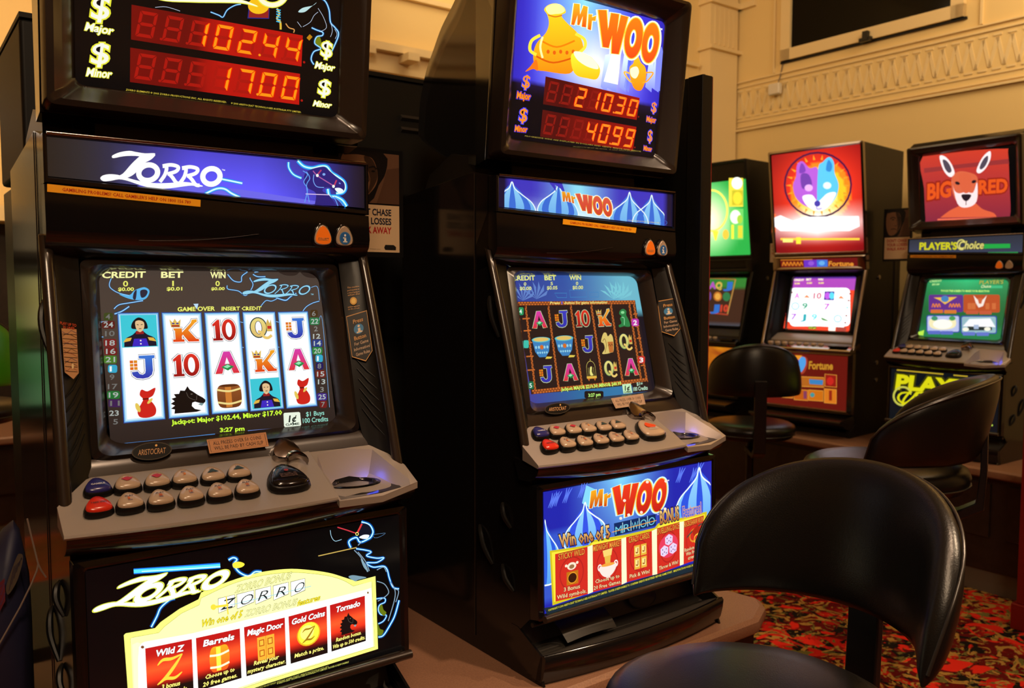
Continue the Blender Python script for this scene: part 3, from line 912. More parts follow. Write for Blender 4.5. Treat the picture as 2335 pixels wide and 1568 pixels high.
# the swashed title logo, drawn on the unit box
ZP = [[(1212, 372), (1222, 350), (1300, 318), (1400, 303), (1470, 315), (1570, 330), (1665, 328), (1680, 342), (1640, 385), (1560, 372), (1460, 358), (1340, 362), (1235, 382)],
      [(1540, 350), (1680, 340), (1640, 395), (1560, 440), (1500, 510), (1430, 572), (1350, 600), (1255, 590), (1330, 550), (1410, 460), (1470, 400)],
      [(1086, 602), (1110, 572), (1180, 556), (1270, 562), (1350, 585), (1450, 615), (1560, 640), (1700, 654), (1850, 650), (1990, 640), (2090, 652), (2195, 680), (2170, 692), (2080, 680), (1980, 690), (1850, 708), (1720, 713), (1600, 697), (1480, 662), (1380, 628), (1290, 612), (1200, 628), (1120, 632)]]
def logo(cv, f, fill, edge=None, ew=14, L=3, fill2=None, thin=1.0):
    # f maps the traced coordinates (x 1086..2430, y 300..713)
    def draw(grow, c, ly):
        for p in ZP:
            q = catmull(p, True, 3)
            if grow: cv.stroke(q, grow, c, ly, f, True, False)
            cv.poly(q, c, ly + .05, f)
        for cx, cy, rx, ry in ((1605, 540, 103 * 1.0, 84), (2290, 580, 94, 84)):
            cv.ring(cx, cy, rx, ry, 58 * thin + grow, c, ly + .1, f, rot=-12)
        for ox, oy in ((1742, 0), (1952, 22)):
            st = [[(ox + 20, 470 + oy), (ox + 62, 478 + oy), (ox + 45, 560 + oy), (ox - 10, 640 + oy)],
                  [(ox + 20, 468 + oy), (ox + 110, 455 + oy), (ox + 188, 478 + oy), (ox + 165, 525 + oy), (ox + 70, 555 + oy)],
                  [(ox + 85, 548 + oy), (ox + 125, 590 + oy), (ox + 168, 648 + oy), (ox + 210, 655 + oy)]]
            for q in st: cv.stroke(q, 40 * thin + grow, c, ly + .1, f)
    if edge:
        draw(ew, edge, L - .8)
        draw(ew * .30, (70, 74, 40) if edge[0] > 150 else edge, L - .4)
    draw(0, fill, L)

def logo_map(cv, a, b, c):
    """affine: a = where (1086,602) falls, b = where (2420,600) falls, c = where (1400,303)'s height falls above a"""
    def f(x, y):
        u, v = (x - 1086) / 1334.0, (602 - y) / 299.0
        return cv.map(a[0] + (b[0] - a[0]) * u + (c[0] - a[0]) * v, a[1] + (b[1] - a[1]) * u + (c[1] - a[1]) * v)
    return f

def local_rect(x0, x1, top, bot):        # top/bot = (y, z)
    return lambda u, v: Vector((x0 + (x1 - x0) * u, top[0] + (bot[0] - top[0]) * v, top[1] + (bot[1] - top[1]) * v))

HEAD = ((0, .0215, .157), (1, .0215, .157), (0, -.0085, .492))
SIGN = ((0, .0005, 0), (1, .0005, 0), (0, .0005, 1))
SCR = ((0, -.0195, -.446), (1, -.0195, -.446), (0, .0525, -.150))
BEL = ((0, -.1505, -.6145), (1, -.1505, -.6145), (0, -.1565, -.8785))

def mid3(a, b, t): return tuple(x + (y - x) * t for x, y in zip(a, b))
def ramp(stops, t):
    for (t0, c0), (t1, c1) in zip(stops, stops[1:]):
        if t <= t1: return mid3(c0, c1, max(0, (t - t0)) / (t1 - t0 + 1e-9))
    return stops[-1][1]

def money(cv, A, s, skew, col, edge, L=3, tw=None):
    """a dollar sign of height s standing on A"""
    cv.text('$', (A[0] - s * .27, A[1]), (A[0] + s * .27, A[1] + s * .54 * skew), (A[0] - s * .27 + s * .08, A[1] - s * .82), col, L, .012, (edge, .04))

# ============================================================ artwork of the left machine
YEL = (238, 236, 60)
def near_head():
    cv = Cv(POSE['near'], *HEAD)
    cv.grid(local_rect(-.235, .235, (-.0085, .492), (.0215, .157)), 1, 1, lambda u, v: (5, 5, 7))
    cv.crop(0, 0, 4.752)
    for tl, tr, br, bl, txt in (((1425, 50), (3281, 385), (3266, 720), (1420, 428), [' ', ' ', '1', '0', '2.', '4', '4']), ((1412, 515), (3251, 800), (3241, 1135), (1408, 888), [' ', ' ', ' ', '1', '7.', '0', '0'])):
        f = cv.quad(tl, tr, br, bl)
        cv.grid(f, 14, 2, lambda u, v: ramp([(0, (118, 14, 10)), (.35, (105, 12, 10)), (.45, (185, 22, 14)), (1, (190, 22, 14))], u), 1)
        seven(cv, f, txt, (255, 150, 20), (170, 22, 14))
    E = [((1050, 225), 270), ((1045, 708), 265)]
    W_ = (250, 250, 235)
    cv.text('$', (985, 195), (1170, 205), (1020, -60), W_, 3, .012, (YEL, .045), (( 30, 30, 8), .06))
    cv.text('Major', (920, 325), (1215, 375), (945, 240), W_, 3, .02, (YEL, .06))
    cv.text('$', (985, 685), (1165, 690), (1015, 455), W_, 3, .012, (YEL, .045))
    cv.text('Minor', (935, 820), (1200, 845), (955, 732), W_, 3, .02, (YEL, .06))
    cv.crop(480, 0, 4.752)
    cv.text('$', (1195, 600), (1305, 625), (1215, 430), W_, 3, .012, (YEL, .045))
    cv.text('Major', (1130, 735), (1335, 770), (1150, 665), W_, 3, .02, (YEL, .06))
    cv.text('$', (1165, 1015), (1285, 1035), (1190, 850), W_, 3, .012, (YEL, .045))
    cv.text('Minor', (1110, 1145), (1300, 1170), (1130, 1085), W_, 3, .02, (YEL, .06))
    # tail of the title and its ring above the figures
    cv.stroke([(-900, -160), (-560, -20), (-200, 0), (150, 5), (350, 22), (515, 72)], 60, (240, 240, 80), 3, taper=True)
    cv.stroke([(-900, -160), (-560, -20), (-200, 0), (150, 5), (350, 18), (505, 68)], 40, (255, 255, 225), 3.4, taper=True)
    cv.ring(670, -80, 150, 135, 66, (240, 240, 80), 3.2)
    cv.ring(670, -80, 150, 135, 44, (255, 250, 215), 3.6)
    cv.poly([(415, 60), (640, 60), (635, 205), (400, 200)], (30, 40, 130), 1.6)
    cv.poly([(425, 60), (632, 60), (628, 195), (412, 190)], (150, 36, 30), 1.8)
    cv.ell(520, 62, 115, 90, (250, 195, 30), 2.2)
    # glowing outline of a prancing horse's foreleg
    for w, c, l in ((26, (20, 70, 130), 1.2), (13, (80, 190, 250), 1.5), (5, (225, 250, 255), 1.8)):
        cv.stroke([(1160, -30), (1240, 10), (1285, 110), (1300, 240), (1350, 300), (1388, 370), (1340, 500), (1290, 600)], w, c, l)
        cv.stroke([(1095, 300), (1150, 325), (1215, 350), (1210, 385), (1150, 400), (1130, 470), (1195, 525), (1120, 560), (1090, 640), (1120, 700)], w, c, l)
        cv.stroke([(0, 130), (90, 165), (135, 185), (180, 110), (260, 60), (330, 45)], w * .8, c, l)
    for q in ([(1165, 90), (1225, 190), (1255, 300), (1180, 345)], [(1000, 290), (1080, 240), (1120, 170), (1165, 130)], [(940, 235), (985, 295)], [(1300, 240), (1320, 330), (1300, 400)], [(1345, 315), (1370, 370), (1350, 420)], [(-600, -30 + 110), (-480, 75), (-330, 120)]):
        cv.stroke(q, 5, (190, 205, 225), 1.9)
    cv.poly(catmull([(950, 130), (1000, 85), (1110, 60), (1150, 25), (1090, 75), (1020, 130)], True, 4), (190, 225, 225), 1.8)
    cv.poly(catmull([(1160, 390), (1130, 450), (1185, 510), (1200, 460), (1185, 400)], True, 4), (120, 130, 20), 1.3)
    cv.poly([(1040, 410), (1075, 370), (1105, 400), (1070, 440)], (190, 130, 20), 1.8)
    cv.stroke([(720, 90), (745, 150), (720, 200), (755, 240), (760, 320)], 22, (230, 190, 60), 1.8)
    cv.stroke([(815, 255), (850, 300), (905, 320), (900, 355)], 12, (215, 150, 80), 1.8)
    for k in range(6): cv.stroke([(712, 100 + 26 * k), (760, 112 + 26 * k)], 12, (60, 190, 240), 2.0, smooth=False)
    cv.crop(0, 0, 4.752)
    cv.text('ZORRO ELEMENTS © 2003 ZORRO PRODUCTIONS INC. ALL RIGHTS RESERVED.', (1363, 980), (2455, 1117), (1366, 960), (205, 180, 60), 3, .015)
    cv.text('© 2003 ARISTOCRAT TECHNOLOGIES AUSTRALIA PTY LIMITED.', (2500, 1125), (3263, 1225), (2503, 1106), (205, 180, 60), 3, .015)
    cv.build('head_glass', M['art'], near)

def near_sign():
    cv = Cv(POSE['near'], *SIGN)
    f = lambda u, v: Vector((-.2835 + .567 * u, .0005, .0632 - (.0635 + .020 * u) * v))
    st = [(0, (44, 36, 30)), (.10, (48, 44, 48)), (.22, (52, 50, 90)), (.40, (78, 70, 205)), (.62, (78, 72, 205)), (.86, (52, 48, 140)), (.93, (38, 32, 70)), (1, (26, 20, 30))]
    cv.grid(f, 24, 4, lambda u, v: tuple(min(255, a * (1 + .35 * v * (1 if .2 < u < .9 else 0))) for a in ramp(st, u)))
    cv.crop(0, 280, 4.752)
    cv.poly([(1400, 700), (2281, 790), (3500, 900), (3500, 860), (2600, 720), (1700, 640)], (110, 105, 235), .8)
    logo(cv, cv.map, (255, 255, 255), L=3)
    cv.text('TM', (2402, 515), (2436, 520), (2403, 500), (255, 255, 255), 3, .02)
    cv.crop(480, 280, 4.752)
    for w, c, l in ((46, (70, 110, 235), 1.2), (30, (60, 200, 250), 1.5), (15, (235, 255, 255), 1.9)):
        cv.stroke([(-60, 770), (60, 715), (150, 715), (230, 765), (320, 808)], w, c, l)
        cv.stroke([(100, 605), (200, 625), (345, 655)], w * .9, c, l)
    H_ = [(1130, 880), (1140, 760), (1040, 700), (1010, 620), (1030, 540), (1100, 500), (1180, 480), (1240, 478), (1300, 530), (1370, 590), (1440, 640), (1455, 700), (1430, 745), (1350, 745), (1290, 700), (1235, 705), (1215, 740), (1290, 790), (1360, 890)]
    Hs = catmull(H_, False, 4)
    for w, c, l in ((48, (40, 120, 235), 1.2), (30, (60, 210, 245), 1.5), (12, (225, 255, 255), 1.8)):
        cv.stroke([(845, 425), (850, 490), (900, 560), (985, 600)], w * .7, c, l)
        cv.stroke([(945, 410), (1010, 470), (1100, 490), (1190, 470), (1260, 475), (1310, 540), (1380, 585), (1445, 640), (1460, 710), (1430, 755), (1360, 765)], w, c, l)
        cv.stroke([(1270, 715), (1290, 790), (1360, 800), (1430, 840), (1475, 905)], w, c, l)
    cv.poly([(1010, 905 - 20)] + Hs + [(1370, 900)], (44, 34, 120), 2.2)
    cv.stroke([(1120, 560), (1115, 630), (1150, 690), (1230, 700)], 8, (120, 170, 250), 2.5)
    cv.stroke([(1110, 520), (1155, 570), (1240, 625), (1330, 680)], 12, (170, 90, 160), 2.6)
    cv.stroke([(1200, 510), (1160, 560)], 16, (180, 60, 110), 2.6); cv.stroke([(1365, 620), (1340, 680)], 16, (190, 60, 100), 2.6)
    cv.ell(1157, 570, 15, 17, (240, 250, 240), 2.8); cv.ell(1332, 688, 15, 17, (240, 250, 240), 2.8)
    cv.ell(1228, 558, 16, 14, (130, 170, 240), 2.8); cv.ell(1400, 655, 12, 8, (110, 140, 220), 2.8, rot=30)
    cv.poly(catmull([(1345, 712), (1400, 705), (1440, 735), (1390, 760)], True, 4), (240, 250, 255), 2.8)
    cv.stroke([(1030, 770), (1290, 780)], 9, (225, 200, 240), 2.6, smooth=False)
    for q in ([(1000, 520), (1050, 560), (1010, 640), (1050, 720), (1020, 860)], [(1040, 530), (1075, 600), (1040, 680), (1070, 860)], [(1300, 790), (1350, 830), (1380, 900)], [(1340, 800), (1400, 850), (1440, 900)]):
        cv.stroke(q, 9, (100, 160, 245), 2.6)
    cv.build('sign_strip', M['art'], near)

def near_screen():
    cv = Cv(POSE['near'], *SCR, step=.0001)
    BG = (66, 54, 47)
    cv.grid(local_rect(-.206, .206, (.0525, -.150), (-.0195, -.446)), 10, 10, lambda u, v: mid3((74, 62, 54), (38, 30, 28), min(1, max(0, (v - .45) * 1.7))))  # brown ground: room reflection on the dark screen, painted in
    cv.crop(0, 600, 4.752)
    TX = (238, 240, 110)
    cv.text('CREDIT', (1108, 160), (1572, 155), (1112, 92), (250, 248, 170), 4, .03, ((20, 20, 10), .02))
    cv.text('BET', (1748, 157), (1980, 155), (1750, 90), (250, 248, 170), 4, .03)
    cv.text('0', (1335, 250), (1385, 250), (1335, 190), TX, 4, .02)
    cv.text('$0.00', (1280, 300), (1448, 298), (1282, 262), TX, 4, .03)
    cv.text('1', (1868, 246), (1902, 246), (1868, 188), TX, 4, .02)
    cv.text('$0.01', (1808, 296), (1972, 294), (1809, 258), TX, 4, .03)
    cv.text('GAME OVER', (1925, 520), (2325, 512), (1926, 474), TX, 4, .03)
    def glowl(pts, w=13):
        cv.stroke(pts, w * 1.8, (28, 62, 104), 1)
        cv.stroke(pts, w, (70, 150, 225), 1.5)
        cv.stroke(pts, w * .4, (190, 235, 255), 2)
    glowl([(1205, 165), (1185, 225), (1200, 270), (1280, 320), (1400, 350)], 10)
    cv.poly(catmull([(1290, 335), (1400, 345), (1450, 300), (1500, 275), (1570, 260), (1620, 300), (1590, 375), (1520, 400), (1400, 385)], True, 4), (90, 180, 235), 1.6)
    cv.poly(catmull([(1520, 300), (1570, 285), (1600, 310), (1575, 360), (1530, 370)], True, 4), (45, 42, 60), 1.9)
    cv.poly(catmull([(1450, 320), (1480, 290), (1470, 390), (1440, 380)], True, 4), (45, 42, 60), 1.9)
    glowl([(1235, 495), (1290, 450), (1400, 430), (1550, 405)], 12)
    glowl([(1240, 550), (1320, 520), (1400, 468)], 16)
    glowl([(1065, 650), (1110, 635), (1165, 628)], 9)
    glowl([(1075, 790), (1120, 800)], 9)
    cv.poly([(2095, 440), (2150, 438), (2135, 500)], (190, 225, 250), 1.8)
    # reels
    NF = cv
    R_ = [((1278, 545), (1712, 540), (1785, 1683), (1348, 1725)), ((1757, 540), (2175, 540), (2258, 1640), (1835, 1678)), ((2218, 540), (2589, 533), (2681, 1598), (2301, 1630)), ((2631, 533), (2976, 530), (3071, 1568), (2718, 1600)), ((3014, 533), (3331, 525), (3434, 1540), (3109, 1568))]
    S_ = [['tunic', 'J', 'sack'], ['K', '10', 'horse'], ['10', 'A', 'barrel'], ['Q', 'K', 'tunic'], ['J', 'A', 'sack']]
    for q, ss in zip(R_, S_):
        f = cv.quad(*q)
        cv.rect(-.02, -.008, 1.02, 1.008, (40, 70, 150), 2, f)
        cv.rect(0, 0, 1, 1, (120, 185, 235), 2.2, f)
        cv.rect(.03, .012, .97, .988, (200, 235, 252), 2.4, f)
        cv.rect(.07, .026, .93, .974, (255, 255, 255), 2.6, f)
        for i, k in enumerate(ss):
            full = k == 'tunic'
            a, b = (.05, .95) if full else ((.14, .90) if k != 'horse' else (.04, .98))
            v0, v1 = i * .3333 + (.015 if full else .04), (i + 1) * .3333 - (.015 if full else .035)
            if k == 'sack': v1 = .985; v0 = .70; a, b = .22, .86
            if k == 'barrel': v0, v1 = .70, .97
            sym(cv, cv.sub(f, a, v0, b, v1), k, 3.4)
    # line numbers
    Ln = [('4', 1145, 608, (60, 70, 30)), ('24', 1125, 695, (90, 30, 26)), ('10', 1140, 790, None), ('18', 1143, 892, (120, 30, 30)), ('16', 1150, 982, (110, 28, 28)), ('21', 1145, 1072, (70, 120, 40)), ('1', 1190, 1172, (50, 165, 200)), ('9', 1190, 1262, None), ('17', 1170, 1364, None), ('19', 1180, 1455, (30, 110, 50)), ('11', 1195, 1545, (60, 30, 80)), ('23', 1185, 1652, None), ('5', 1228, 1745, None)]
    for t, x, y, bg in Ln:
        if bg: cv.poly(rnd(x - 20, y - 72, x + (80 if len(t) < 2 else 120), y + 14), bg, 1.8)
        c = (235, 245, 245) if t == '1' else ((170, 178, 172) if t in ('24', '18', '16', '21', '19', '23') else (112, 112, 108))
        cv.text(t, (x, y), (x + (48 if len(t) < 2 else 100), y - 3), (x, y - 58), c, 3, .015)
    cv.crop(480, 600, 4.752)
    Rn = [('6', 1100, 572, (70, 50, 26)), ('22', 1090, 656, (40, 120, 70)), ('2', 1122, 738, None), ('12', 1112, 818, None), ('14', 1120, 894, (40, 60, 130)), ('20', 1120, 976, (40, 130, 60)), ('1', 1155, 1058, (50, 165, 200)), ('8', 1160, 1140, (30, 26, 90)), ('15', 1155, 1226, (110, 34, 28)), ('13', 1165, 1310, None), ('3', 1188, 1394, None), ('25', 1170, 1474, (60, 40, 130)), ('7', 1200, 1555, (110, 28, 28))]
    for t, x, y, bg in Rn:
        if bg: cv.poly(rnd(x - 18, y - 68, x + (62 if len(t) < 2 else 92), y + 12), bg, 1.8)
        c = (235, 245, 245) if t in ('1',) else ((185, 195, 190) if len(t) > 1 else (135, 135, 130))
        cv.text(t, (x, y), (x + (38 if len(t) < 2 else 76), y - 3), (x, y - 54), c, 3, .015)
    cv.text('WIN', (0, 160), (160, 160), (0, 92), (250, 248, 170), 4, .03)
    cv.text('0', (55, 246), (98, 246), (55, 190), TX, 4, .02)
    cv.text('$0.00', (8, 292), (150, 290), (10, 260), TX, 4, .03)
    cv.text('INSERT CREDIT', (120, 512), (548, 508), (122, 470), TX, 4, .03)
    lm = logo_map(cv, (345, 322), (1085, 300), (410, 165))
    logo(cv, lm, (150, 215, 240), (30, 60, 90), 22, 3, thin=.45)
    cv.text('TM', (1085, 345), (1115, 345), (1085, 328), (130, 190, 210), 3, .01)
    glowl([(185, 120), (250, 190), (330, 200), (340, 140), (400, 95)], 11)
    glowl([(180, 240), (190, 280), (300, 300), (375, 350), (430, 300), (460, 230), (430, 170), (430, 155)], 10)
    glowl([(460, 120), (510, 145), (595, 145)], 12); glowl([(475, 100), (520, 92)], 8)
    glowl([(705, 370), (760, 390), (820, 400), (870, 360), (930, 325)], 14)
    glowl([(545, 465), (600, 405), (660, 410), (720, 385)], 9)
    glowl([(1000, 520), (1040, 470), (1110, 430), (1180, 410)], 9)
    glowl([(1090, 262), (1158, 256), (1180, 400)], 5); glowl([(1175, 620), (1215, 640), (1290, 1560)], 4)
    for y in (635, 905, 1100): glowl([(318, y), (360, y + 8)], 7); glowl([(705, y - 5), (745, y + 5)], 7)
    cv.poly(catmull([(740, 85), (800, 128), (900, 135), (950, 110), (940, 85)], True, 4), (52, 40, 34), 3); cv.poly(catmull([(985, 90), (1020, 140), (1100, 160), (1165, 150), (1165, 90)], True, 4), (52, 40, 34), 3)
    cv.crop(0, 920, 4.752)
    cv.text('Jackpot: Major $102.44, Minor $17.00', (1862, 228), (3055, 118), (1858, 176), (205, 250, 60), 4, .035)
    cv.stroke([(1150, 452), (1700, 398), (2330, 330)], 10, (80, 150, 225), 2, smooth=False)
    cv.stroke([(2685, 293), (3040, 266)], 8, (110, 140, 210), 2, smooth=False)
    cv.crop(480, 920, 4.752)
    cv.text('3:27 pm', (104, 308), (366, 290), (102, 262), (205, 250, 60), 4, .035)
    cv.poly([(790, 112), (800, 100), (955, 90), (970, 98), (982, 228), (972, 240), (808, 254), (796, 244)], (235, 245, 225), 3)
    cv.text('1¢', (848, 200), (922, 192), (856, 126), (30, 40, 36), 4, .03)
    cv.text('GAME', (815, 240), (962, 228), (813, 214), (30, 50, 40), 4, .02)
    cv.text('$1 Buys', (1036, 138), (1232, 120), (1034, 88), (150, 225, 205), 4, .01)
    cv.text('100 Credits', (1002, 210), (1274, 188), (998, 158), (150, 225, 205), 4, .01)
    cv.build('screen', M['art'], near)

def rnd(x0, y0, x1, y1, r=.25):
    w, h = (x1 - x0) / 2, (y1 - y0) / 2
    rr_ = min(w, h) * 2 * r
    return [((x0 + x1) / 2 + a, (y0 + y1) / 2 + b) for a, b in rrect(w, h, rr_, 3)]

def near_belly():
    cv = Cv(POSE['near'], *BEL)
    cv.grid(local_rect(-.273, .273, (-.1505, -.6145), (-.1565, -.8785)), 1, 1, lambda u, v: (3, 3, 4))
    def glow(pts, w=12):
        cv.stroke(pts, w * 2.0, (10, 60, 130), .8); cv.stroke(pts, w, (40, 165, 245), 1.1); cv.stroke(pts, w * .4, (225, 250, 255), 1.5)
    cv.crop(0, 1230, 4.64)
    lm = logo_map(cv, (985, 745), (2405, 415), (1150, 475))
    YE = (232, 236, 70)
    cv.stroke([(1415, 335), (1800, 310), (2330, 272)], 58, (20, 110, 220), 1.0, smooth=False); cv.stroke([(1415, 335), (1800, 312), (2330, 275)], 38, (80, 210, 250), 1.2, smooth=False); cv.stroke([(1500, 336), (2330, 285)], 7, (235, 250, 255), 1.6, smooth=False)
    logo(cv, lm, (246, 250, 226), YE, 20, 3)
    glow([(1600, 925), (1660, 810), (1700, 720), (1790, 640), (1850, 620)], 20)
    # yellow arch panel
    cv.crop(480, 1230, 4.64)
    X = lambda pts: [(x - 2227.2, y) for x, y in pts]
    arch = X([(1310, 1010), (1330, 990), (1640, 935), (1700, 870), (1900, 730), (2100, 630)]) + catmull([(-100, 560), (200, 440), (500, 350), (800, 310), (1020, 318), (1250, 350), (1420, 400), (1540, 440)], False, 4) + [(1745, 385), (1772, 1155), (600, 1520), (-800, 2010)] + X([(1390, 2100)])
    cv.poly(arch, (238, 240, 120), 1.2)
    inner = X([(1380, 1045), (1400, 1035), (1680, 985), (1740, 920), (1920, 780), (2110, 690)]) + catmull([(-100, 620), (200, 480), (500, 390), (800, 350), (1020, 355), (1250, 385), (1400, 430), (1510, 492)], False, 4) + [(1705, 440), (1738, 1130), (600, 1480), (-800, 1960)] + X([(1450, 2050)])
    cv.stroke(inner, 7, (120, 120, 40), 1.4, None, True, False)
    cv.poly(inner, (250, 250, 168), 1.6)
    white = X([(1470, 1110), (1530, 1080)]) + [(-190, 990), (1640, 530), (1700, 510), (1720, 1130), (600, 1460), (-800, 1930)] + X([(1480, 2040)])
    cv.poly(white, (255, 255, 252), 1.8)
    cv.poly(X([(1400, 1110), (1450, 1085), (1500, 1100), (1460, 1150), (1470, 2040), (1440, 2040)]), (240, 238, 190), 2)
    cv.ell(-720, 1135, 18, 16, (120, 70, 40), 2.4); cv.ell(1665, 560, 9, 12, (120, 90, 40), 2.4)
    # sword hilt, reins and horse to the right of the arch
    glow([(190, 215), (240, 190), (280, 210), (250, 260), (300, 340), (400, 385), (470, 340), (540, 340)], 22)
    cv.poly(catmull([(235, 250), (300, 232), (360, 255), (330, 290), (250, 300)], True, 4), (235, 215, 60), 2)
    glow([(1650, -120), (1740, -20), (1850, -70), (1700, -50)], 1)
    cv.crop(480, 920, 4.752)
    glow([(1635, 1280), (1720, 1310), (1760, 1380), (1740, 1440), (1700, 1470), (1620, 1500), (1580, 1450), (1500, 1490), (1520, 1560)], 20)
    cv.poly(catmull([(1590, 1400), (1640, 1300), (1720, 1320), (1745, 1400), (1690, 1430), (1640, 1440)], True, 4), (14, 16, 30), 2)
    cv.poly(catmull([(1610, 1450), (1660, 1420), (1720, 1425), (1690, 1465)], True, 4), (235, 245, 255), 2.3)
    cv.stroke([(1375, 1338), (1480, 1370), (1580, 1405)], 12, (190, 50, 60), 2.2, smooth=False); cv.stroke([(1640, 1300), (1590, 1400)], 18, (200, 50, 50), 2.2, smooth=False)
    cv.ring(1587, 1410, 14, 16, 7, (240, 240, 120), 2.5)
    cv.stroke([(1297, 1370), (1310, 1440), (1350, 1488), (1420, 1470)], 6, (150, 190, 210), 1.6)
    cv.crop(480, 1230, 4.64)
    cv.stroke([(1140, 172), (1545, 82)], 10, (190, 160, 80), 2.2, smooth=False)
    glow([(1540, 95), (1640, 110), (1700, 130), (1650, 170), (1760, 195), (1835, 190), (1760, 240), (1650, 245), (1720, 290), (1830, 280), (1870, 320), (1890, 400), (1930, 500), (1995, 520)], 15)
    glow([(1995, 640), (1950, 800), (1900, 900), (1830, 1010), (1775, 1030)], 16)
    glow([(1755, 625), (1840, 618), (1845, 660), (1790, 690), (1775, 740), (1800, 790), (1860, 800), (1830, 860), (1775, 890)], 12)
    cv.poly(catmull([(1810, 680), (1780, 740), (1830, 805), (1860, 770), (1830, 740)], True, 4), (95, 110, 16), 1.9)
    cv.poly(catmull([(1770, 880), (1768, 1000), (1810, 1010), (1830, 960), (1790, 940)], True, 4), (95, 110, 16), 1.9)
    for q in ([(1520, 110), (1600, 200), (1660, 340)], [(1560, 130), (1640, 230), (1680, 330)], [(1760, 320), (1830, 290), (1860, 340)], [(1760, 440), (1840, 470), (1885, 550), (1850, 600), (1770, 650)], [(1900, 440), (1950, 530), (1945, 640), (1880, 860)], [(1940, 520), (1990, 545), (1960, 660)], [(1600, 20), (1560, 60)]):
        cv.stroke(q, 9, (120, 145, 165), 1.7)
    cv.poly(catmull([(1460, 395), (1500, 375), (1580, 385), (1650, 400), (1560, 425), (1530, 440)], True, 4), (110, 140, 155), 1.7)
    cv.poly(catmull([(1590, 200), (1640, 260), (1670, 340), (1620, 290)], True, 4), (120, 150, 165), 1.8)
    # writing on the arch
    DK = (60, 62, 40)
    cv.text('ZORRO BONUS', (258, 560), (838, 415), (285, 478), (240, 240, 160), 4, .0, (DK, .035))
    for i, ch in enumerate('ZORRO'):
        bx = [(78, 605), (275, 560), (470, 512), (660, 470), (845, 428)][i]
        wx = [180, 185, 170, 165, 155][i]
        cv.poly([(bx[0], bx[1] + 15), (bx[0] + wx, bx[1] - wx * .24 + 15), (bx[0] + wx + 3, bx[1] + 145 - wx * .24), (bx[0] + 5, bx[1] + 175)], (90, 90, 60), 2.6)
        cv.poly([(bx[0] + 5, bx[1] + 20), (bx[0] + wx - 4, bx[1] - wx * .24 + 20), (bx[0] + wx - 2, bx[1] + 140 - wx * .24), (bx[0] + 9, bx[1] + 168)], (255, 255, 250), 2.9)
        cv.text(ch, (bx[0] + 25, bx[1] + 140), (bx[0] + wx - 30, bx[1] + 140 - (wx - 50) * .24), (bx[0] + 70, bx[1] + 25), (20, 34, 34), 3.6, -.01 if i else .01)
    cv.stroke([(210, 690), (600, 600), (1065, 490)], 8, (150, 195, 200), 3.2, smooth=False)
    cv.stroke([(15, 715), (190, 690)], 26, (240, 205, 60), 3.9, smooth=False); cv.stroke([(165, 600), (185, 790)], 14, (235, 200, 60), 3.9, smooth=False); cv.ell(30, 712, 30, 30, (240, 205, 60), 3.9)
    cv.text('Win one of 5', (-105, 925), (325, 820), (-85, 845), (226, 208, 40), 4, .02, ((60, 56, 12), .03))
    cv.text('ZORRO BONUS', (362, 815), (902, 690), (385, 740), (240, 240, 170), 4, .0, (DK, .035))
    cv.text('features', (915, 700), (1152, 635), (930, 640), (226, 208, 40), 4, .02, ((60, 56, 12), .03))
    # five red cards
    Cd = [((-692, 1150), (-198, 1050), (-178, 1600), (-665, 1720), 'Wild Z', ['3 bonus', 'Wild symbols.'], 'z'), ((-155, 1040), (310, 938), (328, 1462), (-130, 1600), 'Barrels', ['Choose up to', '20 free games.'], 'b'), ((353, 925), (785, 822), (802, 1325), (380, 1445), 'Magic Door', ['Reveal your', 'mystery character.'], 'd'), ((824, 812), (1228, 703), (1240, 1197), (848, 1312), 'Gold Coins', ['Match a prize.'], 'c'), ((1262, 692), (1632, 592), (1643, 1070), (1280, 1183), 'Tornado', ['Random bonus.', 'Win up to 500 credits.'], 't')]
    for tl, tr, br, bl, ti, sub_, ic in Cd:
        f = cv.quad(tl, tr, br, bl)
        cv.grid(f, 4, 16, lambda u, v: ramp([(0, (176, 22, 22)), (.16, (178, 24, 20)), (.42, (240, 88, 40)), (.62, (222, 50, 26)), (.73, (130, 18, 14)), (.80, (26, 12, 10)), (1, (14, 12, 10))], v), 2.2)
        g = lambda x, y, f=f: f(x, y)
        wd_ = min(.86, len(ti) * .098)
        cv.text(ti, (.5 - wd_ / 2, .19), (.5 + wd_ / 2, .19), (.5 - wd_ / 2 + .03, .07), (255, 255, 255), 4, .03, ((90, 20, 20), .03), mp=g)
        for i, t in enumerate(sub_):
            w2 = min(.94, len(t) * .056)
            y = .82 + .13 * i if len(sub_) > 1 else .90
            cv.text(t, (.5 - w2 / 2, y), (.5 + w2 / 2, y), (.5 - w2 / 2 + .02, y - .085), (245, 235, 120), 4, .025, ((70, 60, 10), .02), mp=g)
        if ic == 'z' or ic == 'c':
            if ic == 'c':
                cv.ell(.5, .48, .31, .25, (215, 165, 30), 3, f); cv.ell(.5, .47, .28, .23, (248, 225, 60), 3.3, f); cv.ell(.46, .44, .18, .15, (255, 240, 120), 3.5, f)
            c_ = (250, 200, 60) if ic == 'z' else (150, 110, 20)
            k = 1 if ic == 'z' else .62
            zz = lambda a, b: (.5 + (a - .5) * k, (.48 if ic == 'c' else .46) + (b - .46) * k)
            cv.stroke([zz(.24, .36), zz(.36, .28), zz(.55, .29), zz(.78, .24)], .06 * k, c_, 3.6, f, taper=True)
            cv.stroke([zz(.78, .24), zz(.60, .44), zz(.40, .62), zz(.22, .72)], .07 * k, c_, 3.7, f, taper=True)
            cv.stroke([zz(.22, .72), zz(.40, .64), zz(.60, .66), zz(.76, .58)], .06 * k, c_, 3.8, f, taper=True)
        elif ic == 'b':
            h = cv.sub(f, .28, .24, .74, .74)
